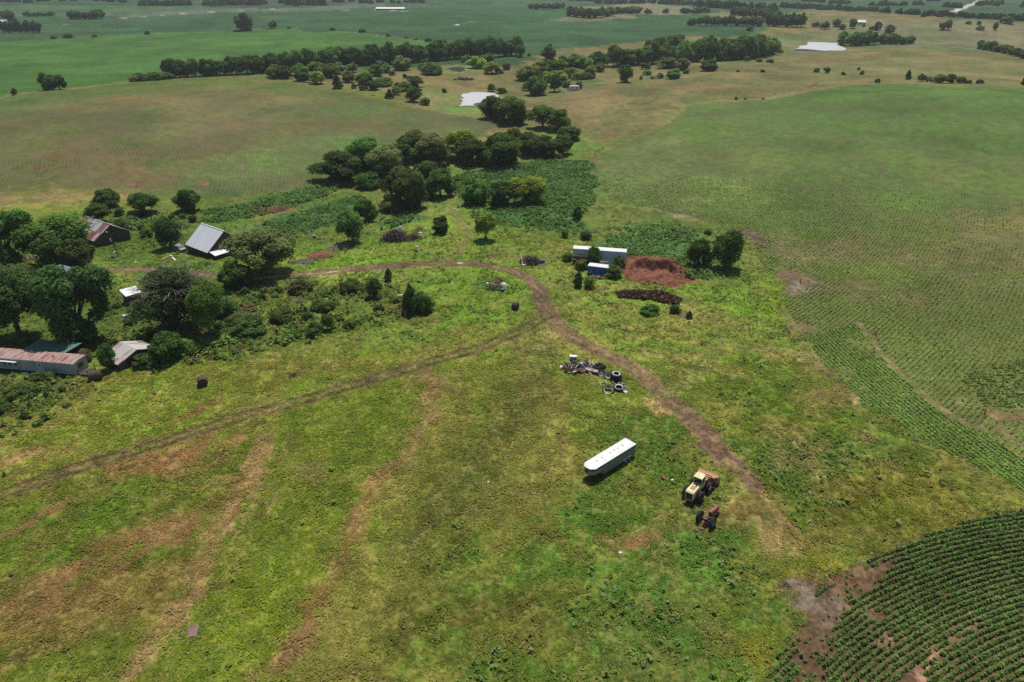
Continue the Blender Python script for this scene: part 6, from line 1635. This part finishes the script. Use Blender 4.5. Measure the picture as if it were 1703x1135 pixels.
# gas tank
e = empty('gas_tank', at(213, 531), R(25), 'small white gas tank in the grass below the tiny shed', 'tank')
m = MB(); m.lathe([(0, -1.15), (.25, -1.1), (.42, -.92), (.48, -.7), (.48, .7), (.42, .92), (.25, 1.1), (0, 1.15)], (0, 0, .75), 'X', 18, False); m.build('vessel', WHITE, e, True)
m = MB()
for x in (-.6, .6): m.box(x - .06, x + .06, -.35, .35, -.1, .38)
m.build('feet', CONC, e)
m = MB(); m.lathe([(0, 1.36), (.14, 1.34), (.16, 1.2), (0, 1.18)], (0, 0, 0), 'Z', 12, False); m.build('valve_dome', CONC, e)

# tyres
def tyre(u, v, Rr, w, ri, label, tilt=(0, 0), rz=0, rim=None, dz=0.0, group=None, mat=None):
    Rr, w, ri = Rr * 1.18, w * 1.18, ri * 1.12
    e = empty('tyre', at(u, v, dz), 0, label, 'tyre', group)
    e.rotation_euler = (tilt[0], tilt[1], rz)
    m = MB(); m.tyre((0, 0, w / 2), Rr, w, ri, 'Z', 14 if Rr > .7 else 0, 24); m.build('casing', BLACK, e)
    m = MB(); m.lathe([(ri - .02, w * .82), (ri + (Rr - ri) * .42, w * .985), (ri + (Rr - ri) * .46, w * 1.0), (ri + .02, w * .93)], (0, 0, 0), 'Z', 24); m.build('bead_ring', mat or STEEL, e)
    if rim:
        m = MB(); m.lathe([(.06, w * .3), (ri * .6, w * .42), (ri, w * .85), (ri, w * .1), (.06, w * .1)], (0, 0, 0), 'Z', 18); m.build('rim', rim, e)
    return e
tyre(1012, 651, .98, .5, .66, 'big black tyre leaning at the front left of the tyre group', (R(32), R(-12)), 0, None, .12)
tyre(1029, 648, .9, .55, .55, 'big tyre lying flat with a pale ring, front middle of the tyre group', (R(6), 0), 0)
tyre(1039, 652, .55, .3, .34, 'small wheel with a white hub at the right end of the tyre group', (R(30), R(15)), 0, WHITE, .1)
tyre(1036, 641, .6, .28, .38, 'thin tyre tilted behind the white hubbed wheel', (R(38), R(10)), 0, None, .2)
tyre(1005, 641, .82, .2, .66, 'thin tyre half sunk in green grass left of the tyre group', (R(4), 0), 0, None, -.05)
tyre(1025, 632, 1.0, .62, .52, 'lower tyre of the stack behind the tyre group', (0, 0), 0)
tyre(1024, 631, .95, .55, .5, 'upper tyre of the stack with pale bead ring', (R(5), R(3)), 0, None, .76, mat=CONC)
tyre(1012, 629, .75, .4, .42, 'wheel with an orange rim leaning on the tyre stack', (R(40), R(-20)), 0, ORANGE, .35)
tyre(1000, 624, .72, .36, .36, 'wheel with a white hub standing in front of the black tarpaulin', (R(58), R(-8)), 0, WHITE, .3)
tyre(1024, 637, .7, .25, .48, 'plain dark tyre squeezed between the stack and the front tyres', (R(14), R(6)), 0)
# black rolled tarpaulin
e = empty('tarpaulin', at(996, 614), R(20), 'black bundled tarpaulin humped on the scrap heap', 'tarpaulin')
m = MB(); nn = 16
g = [[(1.5 * math.cos(t) * math.cos(p_), .95 * math.sin(t) * math.cos(p_), 1.25 * math.sin(p_)) for t in np.linspace(0, 2 * math.pi, 25)[:-1]] for p_ in np.linspace(-.1, 1.5, 9)]
vs = [tuple(np.array(q) * random.uniform(.86, 1.1)) for r_ in g for q in r_]
fs = [(r * 24 + k, r * 24 + (k + 1) % 24, (r + 1) * 24 + (k + 1) % 24, (r + 1) * 24 + k) for r in range(8) for k in range(24)]
m.add(vs, fs + [tuple(range(8 * 24, 9 * 24))]); m.build('folded_sheet', BLACK, e)
# white topped cabinet
e = empty('cabinet', at(953, 600), R(-4), 'dark cabinet with a white lid behind the scrap heap', 'cabinet')
m = MB(); m.box(-.7, .7, -.35, .35, 0, .95); m.build('box', GREYBLUE, e)
m = MB(); m.box(-.74, .74, -.4, .45, .955, 1.1); m.build('lid', WHITE, e)
# tangled scrap
def tangle(name, u, v, sx, sy, h, n, mats, label, cat, rmin=.03, rmax=.07, plates=0, lmin=.5, lmax=1.8):
    """a heap of loose bars and plates"""
    mbs = [MB() for _ in mats]
    for k in range(n):
        q = unit(1)[0]; q[2] = abs(q[2]); r = random.random() ** .5
        c = np.array([q[0] * sx * r, q[1] * sy * r, h * (1 - r * r) * random.uniform(.2, 1) + .08])
        d = unit(1)[0]; d[2] *= .45; d *= random.uniform(lmin, lmax) / 2
        a, b = c - d, c + d; a[2] = max(a[2], .0); b[2] = max(b[2], .03)
        mbs[k % len(mats)].bar(tuple(a), tuple(b), random.uniform(rmin, rmax), 5, random.uniform(rmin, rmax) * .6)
    for k in range(plates):
        r = random.random() ** .5; t = random.uniform(0, 6.28)
        mbs[k % len(mats)].obox((math.cos(t) * sx * r, math.sin(t) * sy * r, h * (1 - r * r) * random.uniform(.4, 1) + .1), (random.uniform(.3, 1.0), random.uniform(.2, .7), .05), random.uniform(0, 3), random.uniform(-.6, .6), random.uniform(-.6, .6))
    V = MB()
    for k, b_ in enumerate(mbs): V.add(b_.v, b_.f, k)
    o = V.build(name, mats)
    o.location = at(u, v)
    return tag(o, label, cat, kind='stuff')
tangle('scrap_heap', 954, 614, 2.6, 2.3, 1.5, 260, [RUST, RUST, DARK, RUST, WHITE, TAN], 'tangled rusty and white scrap at the left end of the tyre dump', 'scrap', .03, .08, 46)
tangle('scrap_heap', 973, 611, 2.1, 2.0, 1.4, 130, [RUST, DARK, STEEL, WHITE], 'scrap of grey and rusty metal in the middle of the tyre dump', 'scrap', .03, .07, 34)
e = empty('machine_frame', at(985, 621), R(-27), 'faded pink metal frame lying across the tyre dump', 'frame')
m = MB(); m.box(-1.5, 1.4, -.35, -.2, .55, .75); m.box(-1.5, 1.4, .3, .45, .55, .75); m.box(-1.3, -.3, -.19, .29, .58, .66); m.box(.2, 1.2, -.19, .29, .58, .66); m.build('panels', worn('pale_pink', (.62, .45, .42), (.4, .22, .18), 2, .6), e)
m = MB()
for x in (-1.2, 0, 1.2): m.box(x - .08, x + .08, -.3, .4, 0, .54)
m.build('legs', DARK, e)
e = empty('pole', (0, 0, 0), 0, 'thin white pole sticking out of the tyre dump to the lower right', 'pole')
a_, b_ = at(967, 612, .9), at(986, 627, .08)
m = MB(); m.bar(a_, b_, .055, 8); m.build('shaft', WHITE, e)
m = MB(); m.bar(b_, tuple(np.array(b_) + (np.array(b_) - np.array(a_)) * .05), .075, 8); m.build('tip', DARK, e)

# red heap with a dark hollow under its back rim
def heap(u, v, sx, sy, h, rz, mat, name, label, cat, hollow=False, n=64, seed=5):
    xs = np.linspace(-1.08, 1.08, n); X, Y = np.meshgrid(xs, xs)
    x, y = X.ravel(), Y.ravel(); wob = 1 + .22 * (fbm(x * 3 + 9, y * 3, 1, 3, seed) - .5)
    r = np.hypot(x, y) * wob
    z = h * np.clip(1 - r ** 2.2, -.3, 1)
    if hollow:
        rim = sst(.02, .30, y + .18 * x * x - .12) * sst(1.02, .75, r)
        z = h * (.40 * sst(1.02, .5, r) + .75 * rim) - .22 * h * np.exp(-((x - .05) / .5) ** 2 - ((y - .08) / .16) ** 2) - .3 * sst(.98, 1.06, r)
    z = z + (fbm(x * sx, y * sy, 1.6, 4, seed + 1) - .5) * .45 * h ** .5 * sst(1.05, .8, r) + (fbm(x * sx, y * sy, .4, 2, seed + 2) - .5) * .12
    c, s = math.cos(rz), math.sin(rz)
    p = at(u, v)
    wx, wy = p[0] + x * sx * c - y * sy * s, p[1] + x * sx * s + y * sy * c
    V = np.stack([wx - p[0], wy - p[1], relief(wx, wy) - p[2] + z - .04], 1)
    k = np.arange(n * n).reshape(n, n)
    f = np.stack([k[:-1, :-1], k[:-1, 1:], k[1:, 1:], k[1:, :-1]], -1).reshape(-1, 4)
    o = link_mesh(name, np_mesh(name, V, f, mat, (), True)); o.location = p
    return tag(o, label, cat)
heap(1086, 456, 7.0, 6.8, 3.0, -.08, DIRTRED, 'dirt_heap', 'large red brown heap with a dark hollow under its rim', 'heap', True, 90)
heap(531, 425, 4.4, 2.4, .6, .1, DIRTRED, 'dirt_heap', 'low reddish dirt mound beside the dirt road', 'heap', seed=15)
heap(563, 413, 3.6, 2.2, .9, .15, DIRTGREY, 'dirt_heap', 'grey rubble mound under the leaning tree', 'heap', seed=25)
heap(504, 436, 3.6, 2.0, .4, .1, DARK, 'ash_heap', 'black ash spread left of the reddish dirt mound', 'heap', seed=35)
tangle('rubble', 563, 413, 3.0, 1.6, 1.0, 60, [STEEL, DARK, WHITE], 'pale rubble scattered over the grey mound', 'rubble', .03, .07, 30)
tangle('brush_heap', 658, 399, 4.9, 2.8, 3.4, 620, [WOODGREY, RUST, BARK, GREYBARK, WOODGREY], 'heap of cut brush and brown branches left of the faint track', 'brush heap', .04, .10, 0, 1.0, 3.2)
tangle('brush_heap', 689, 398, 2.8, 1.9, 2.2, 220, [RUST, BARK, WOODGREY], 'smaller rusty brown brush at the right end of the brush heap', 'brush heap', .02, .05, 0, .8, 2.4)
tangle('brush_heap', 698, 385, 2.2, 1.4, 1.8, 150, [GREYBARK, WOODGREY], 'pale bare brush behind the brush heap', 'brush heap', .01, .03, 0, 1.0, 2.4)
tangle('rubbish_heap', 882, 437, 3.2, 2.2, 2.2, 240, [DARK, WOODGREY, RUST, BLACK], 'blackish burnt rubbish heap above the road bend', 'rubbish heap', .03, .09, 40)
tangle('rubbish_heap', 824, 480, 2.6, 2.0, 2.2, 260, [WOODGREY, GREYBARK, TAN, GREYBARK], 'grey brown rubbish heap below the road', 'rubbish heap', .02, .05, 16)
tangle('dead_bush', 831, 470, 1.4, .9, 1.5, 130, [RUST, RUST, DIRTRED], 'rust red dead bush on the grey brown rubbish heap', 'bush', .015, .035, 0, .6, 1.6)
tangle('timber_heap', 991, 463, 2.2, 1.2, .9, 70, [TAN, PINK, WOODGREY, TAN], 'heap of pale broken boards in front of the blue box', 'timber', .04, .08, 20)
tangle('rubbish_heap', 237, 468, 1.2, .9, .5, 36, [DARK, WHITE, WOODGREY], 'little rubbish heap on the green lawn above the tiny shed', 'rubbish heap', .03, .07, 14)
tangle('rubbish_heap', 46, 430, 2.4, 1.4, .6, 44, [PINK, WOODGREY, RUST], 'pinkish rubbish in the shade of the left trees', 'rubbish heap', .03, .07, 14)
tangle('dead_branches', 497, 505, 1.6, 1.0, 1.6, 60, [GREYBARK], 'bleached dead branches in the thicket', 'branches', .02, .05, 0, .8, 2.2)
tangle('dead_branches', 1138, 528, 1.4, 1.0, .8, 40, [CONC, GREYBARK], 'pale dead sticks by the small dark sapling', 'branches', .02, .05, 0, .6, 1.6)
tangle('fallen_logs', 772, 133, 7, 2.5, 1.3, 40, [DARK, WOODGREY], 'dark fallen logs between the two ponds', 'logs', .2, .45, 0, 3, 7)

# boards and bent pieces around the heaps
def plank(u0, v0, u1, v1, w, mat, label, z0=.15, z1=.15, name='plank', cat='plank'):
    a_, b_ = np.array(at(u0, v0, z0)), np.array(at(u1, v1, z1)); c_ = (a_ + b_) / 2; d = b_ - a_; L_ = float(np.linalg.norm(d))
    o = MB().obox((0, 0, 0), (L_, w, .09)).obox((L_ * .3, 0, .065), (.12, w * 1.15, .03)).obox((-L_ * .32, 0, .065), (.12, w * 1.15, .03)).build(name, mat)
    o.location = tuple(c_); o.rotation_euler = (0, -math.asin(max(-1, min(1, d[2] / L_))), math.atan2(d[1], d[0]))
    return tag(o, label, cat)
plank(866, 430, 869, 441, .35, TAN, 'tan plank propped on the left of the burnt rubbish heap', 1.5, .2)
plank(869, 442, 879, 440, .5, WHITE, 'white plank lying in front of the burnt rubbish heap', .15, .2)
plank(878, 435, 886, 433, .4, WHITE, 'white strip across the middle of the burnt rubbish heap', .6, .7)
plank(981, 459, 993, 455, .35, WHITE, 'white board on the broken boards at the blue box', 1.0, 1.0)
plank(1004, 463, 1004.6, 457, .25, WHITE, 'white post standing before the right end of the blue box', .1, 1.3, 'post', 'post')
plank(268, 434, 280, 428, .5, TAN, 'tan plank in the grass below the silver roofed barn', .15, .2)
plank(287, 429, 292, 434, .4, WHITE, 'white plank in the grass below the silver roofed barn', .2, .1)
plank(466, 357, 486, 352, .4, GREYBARK, 'pale log lying on the red soil patch by the reeds', .2, .2, 'log', 'log')
plank(634, 366, 640, 362, .6, WOODGREY, 'grey log below the dome shaped tree', .3, .4, 'log', 'log')

# drums, tubs, bags and other loose pieces, each shaped on its own
def drum(u, v, r, h, mat, label, lying=0.0, name='drum', cat='drum'):
    e = empty(name, at(u, v), 0, label, cat)
    if lying: e.rotation_euler = (0, R(90), lying); e.location.z += r
    m = MB(); m.lathe([(0, 0), (r, 0), (r, h * .3), (r * 1.05, h * .33), (r, h * .36), (r, h * .64), (r * 1.05, h * .67), (r, h * .7), (r, h), (0, h)], (0, 0, 0), 'Z', 16, False); m.build('shell', mat, e)
    m = MB(); m.lathe([(r * .93, h), (r * .98, h + .04), (r * 1.02, h)], (0, 0, 0), 'Z', 16); m.lathe([(0, h + .04), (.06, h + .03), (.06, h)], (r * .5, 0, 0), 'Z', 8, False); m.build('rim', WHITE if mat is not WHITE else CONC, e)
    return e
drum(899, 437, .42, 1.1, BLUE, 'blue drum lying right of the burnt rubbish heap', R(10))
drum(836, 485, .4, .7, BLUE, 'blue tub at the foot of the grey brown rubbish heap', 0, 'tub', 'tub')
drum(520, 396, .45, .9, TEAL, 'turquoise drum in the grass at the reed edge', R(30))
drum(492, 473, .55, 1.1, BLACK, 'black barrel beside the dirt road above the thicket')
drum(809, 475, .3, .6, WHITE, 'white bucket left of the grey brown rubbish heap', R(50), 'bucket', 'bucket')
drum(188, 428, .5, .35, BLACK, 'black tub in the grass by the leaning pole', 0, 'tub', 'tub')
def lump(u, v, sx, sy, h, mat, label, name='bag', cat='bag', rz=0.0):
    e_ = MB(); g = []; nn = 12
    for p_ in np.linspace(-.2, 1.45, 7):
        for t in np.linspace(0, 2 * math.pi, nn + 1)[:-1]:
            q = random.uniform(.82, 1.12)
            g.append((sx * q * math.cos(t) * math.cos(p_), sy * q * math.sin(t) * math.cos(p_), h * math.sin(p_) * random.uniform(.9, 1.05)))
    e_.add(g, [(r * nn + k, r * nn + (k + 1) % nn, (r + 1) * nn + (k + 1) % nn, (r + 1) * nn + k) for r in range(6) for k in range(nn)] + [tuple(range(6 * nn, 7 * nn))])
    o = e_.build(name, mat, None, True); o.location = at(u, v, -.03); o.rotation_euler = (0, 0, rz)
    return tag(o, label, cat)
lump(837, 476, 1.0, .8, 1.0, WHITE, 'big pale sack on the right of the grey brown rubbish heap', 'sack', 'sack')
lump(803, 470, .7, .35, .4, WHITE, 'white scrap left of the grey brown rubbish heap, the larger of two', 'sheet', 'sheet')
lump(790, 474, .3, .3, .3, WHITE, 'small white ball shaped scrap far left of the rubbish heap')
lump(666, 386, .8, .5, 1.9, WHITE, 'white bag on top of the brush heap')
lump(661, 400, .4, .35, .5, WHITE, 'white bag at the front foot of the brush heap')
lump(699, 389, .7, .5, .6, WHITE, 'white bag at the right end of the brush heap')
lump(694, 411, .5, .4, .4, WHITE, 'white bag on the grass below the brush heap')
lump(684, 405, .35, .3, .3, ORANGE, 'orange rag at the right foot of the brush heap', 'rag', 'rag')
lump(741, 379, .4, .4, .6, WHITE, 'white bag beside the small very dark tree')
lump(756, 349, .4, .35, .5, WHITE, 'white bag alone on the faint track by the reeds')
lump(568, 387, .9, .4, .4, PALEBLUE, 'pale sheet under the leaning tree crown', 'sheet', 'sheet')
lump(706, 356, .7, .3, .3, TEAL, 'greenish sheet at the right tip of the reed patch', 'sheet', 'sheet')
lump(667, 496, 1.4, .9, 1.0, CONC, 'grey white tarpaulin hump left of the two peaked clump', 'tarpaulin', 'tarpaulin')
lump(40, 622, .7, .4, .35, WHITE, 'white scrap on the ground in front of the mobile home', 'sheet', 'sheet')
lump(60, 623.5, .5, .35, .3, WHITE, 'second white scrap nearer the mobile home door', 'sheet', 'sheet')
lump(12, 648, .4, .3, .3, WHITE, 'white bag in the dark weeds left of the bright bush')
lump(225, 437, .4, .3, .35, WHITE, 'white bag by the dirt road below the leaning pole')
lump(191, 420, .4, .3, .3, WHITE, 'white bag left of the leaning pole')
lump(284, 426.5, .6, .35, .35, WHITE, 'white sheet near the planks below the silver barn', 'sheet', 'sheet')
lump(1032, 920, .35, .25, .22, WHITE, 'white bag alone in the grass at the bottom centre')
lump(1118, 799, .28, .24, .25, WHITE, 'small white bag left of the loader')
lump(1080, 776, .18, .3, .2, TAN, 'tan stick bundle right of the livestock trailer', 'bundle', 'bundle')
lump(812, 802, .25, .2, .2, WHITE, 'tiny white bag in the middle of the meadow')
lump(1191, 387, .35, .3, .3, WHITE, 'white bag behind the trees at the crop edge')
lump(1189, 494, .25, .2, .2, WHITE, 'tiny white bag on the faint track loop')
lump(1133, 508, .3, .25, .35, WHITE, 'white bag at the right end of the dead weeds')
lump(765, 438, .9, .5, .12, CONC, 'pale gravel spill on the dirt road', 'gravel', 'gravel')
lump(1166, 881, .55, .3, .38, PINK, 'pinkish metal seat lying behind the red tractor', 'seat', 'seat', R(-20))
lump(512, 138, 2.6, 1.2, 1.2, PINK, 'low rusty pink wreck at the top of the left field', 'wreck', 'wreck')
lump(621, 159.5, 1.6, .5, .5, RUST, 'rusty scrap on the edge of the left field', 'scrap_piece', 'scrap')
e = empty('seat', at(1103, 797), R(30), 'faded red machine seat lying in the grass left of the loader', 'seat')
m = MB(); m.obox((0, 0, .2), (.75, .5, .14), 0, .1, .1); m.build('cushion', FADED_RED, e)
m = MB(); m.obox((-.3, 0, .42), (.12, .5, .5), 0, 0, -.5); m.build('backrest', FADED_RED, e)
# pink sheet by the lower left track
e = empty('metal_sheet', at(321, 1052), R(12), 'pinkish curved metal sheet lying in the mown grass at lower left', 'sheet')
m = MB(); vs = []; nn = 8
for k in range(nn + 1):
    t = k / nn
    for j in range(nn + 1):
        q = j / nn; vs.append(((q - .5) * (1.5 - .35 * (1 - t)), (t - .5) * 1.9, .12 + .34 * t ** 2 + .10 * math.sin(q * 3.1)))
b0 = len(vs); vs += [(x, y, z - .03) for x, y, z in vs]
fs = []
for k in range(nn):
    for j in range(nn):
        a0 = k * (nn + 1) + j
        fs += [(a0, a0 + 1, a0 + nn + 2, a0 + nn + 1), (b0 + a0, b0 + a0 + nn + 1, b0 + a0 + nn + 2, b0 + a0 + 1)]
e.scale = (.85, .85, .85)
m.add(vs, fs); m.build('panel', PINK, e, True)
m = MB(); m.bar((-.1, .2, .18), (-.1, .2, .36), .06, 8); m.build('stub', DARK, e)
# dark rubbish under the car port side: an old van in the shade
a0, _ = heading((287, 417), (298, 420))
e = empty('old_van', at(287, 417), a0, 'grey old van in the shade left of the silver roofed barn', 'van')
m = MB(); m.prism([(0, .35), (4.2, .35), (4.2, 1.0), (3.5, 1.15), (3.0, 1.85), (.1, 1.9), (0, 1.2)], 0, 1.75); m.build('body', STEEL, e)
m = MB()
for x in (.4, 1.3, 2.2): m.box(x, x + .65, -.02, -.003, 1.2, 1.7)
m.build('side_windows', GLASS, e)
for x in (.8, 3.4):
    for y in (.1, 1.65):
        m = MB(); m.tyre((x, y, .33), .33, .2, .19); m.build('wheel', BLACK, e)
# derelict camper beyond the near pond
e = empty('camper', at(947, 151.5), .05, 'white derelict camper at the edge of the creek wood', 'camper')
m = MB(); m.prism([(0, .5), (6.4, .5), (6.6, 1.2), (6.2, 2.9), (.4, 2.9), (0, 2.2)], 0, 2.3); m.build('body', WHITE, e)
m = MB(); m.box(1.0, 2.2, -.03, -.003, 1.4, 2.2); m.box(4.4, 5.4, -.03, -.003, 1.4, 2.2); m.build('windows', GLASS, e)
m = MB(); m.box(3.0, 3.7, -.04, -.004, .55, 2.4); m.build('door', CONC, e)
for y in (.1, 2.2):
    m = MB(); m.tyre((3.2, y, .36), .36, .2, .2); m.build('wheel', BLACK, e)
e = empty('boat_hull', at(929, 152), .15, 'white upturned hull and panels left of the derelict camper', 'boat')
m = MB(); m.add([(0, .8, .1), (2, 0, .1), (6, 0, .1), (6, 1.7, .1), (2, 1.7, .1), (1.0, .8, .9), (2.4, .5, 1.1), (5.9, .5, 1.1), (5.9, 1.2, 1.1), (2.4, 1.2, 1.1)], [(0, 1, 6, 5), (1, 2, 7, 6), (2, 3, 8, 7), (3, 4, 9, 8), (4, 0, 5, 9), (5, 6, 9), (6, 7, 8, 9), (4, 3, 2, 1, 0)]); m.build('hull', WHITE, e)
m = MB(); m.bar((.4, .8, .7), (5.9, .85, 1.16), .06, 6); m.build('keel', CONC, e)

# ------------------------------------------------------------------ haze
hz = MB(); hz.box(-11500, 11500, -11500, 11500, -60, 95)
hm = bpy.data.materials.new('haze'); hm.use_nodes = True
hn = hm.node_tree
hn.nodes.remove(hn.nodes['Principled BSDF'])
pv = hn.nodes.new('ShaderNodeVolumePrincipled')
pv.inputs['Color'].default_value = (0.88, 0.93, 0.98, 1)
pv.inputs['Density'].default_value = 0.0001
pv.inputs['Anisotropy'].default_value = 0.2
hn.links.new(pv.outputs[0], hn.nodes['Material Output'].inputs['Volume'])
tag(hz.build('haze', hm), kind='stuff')
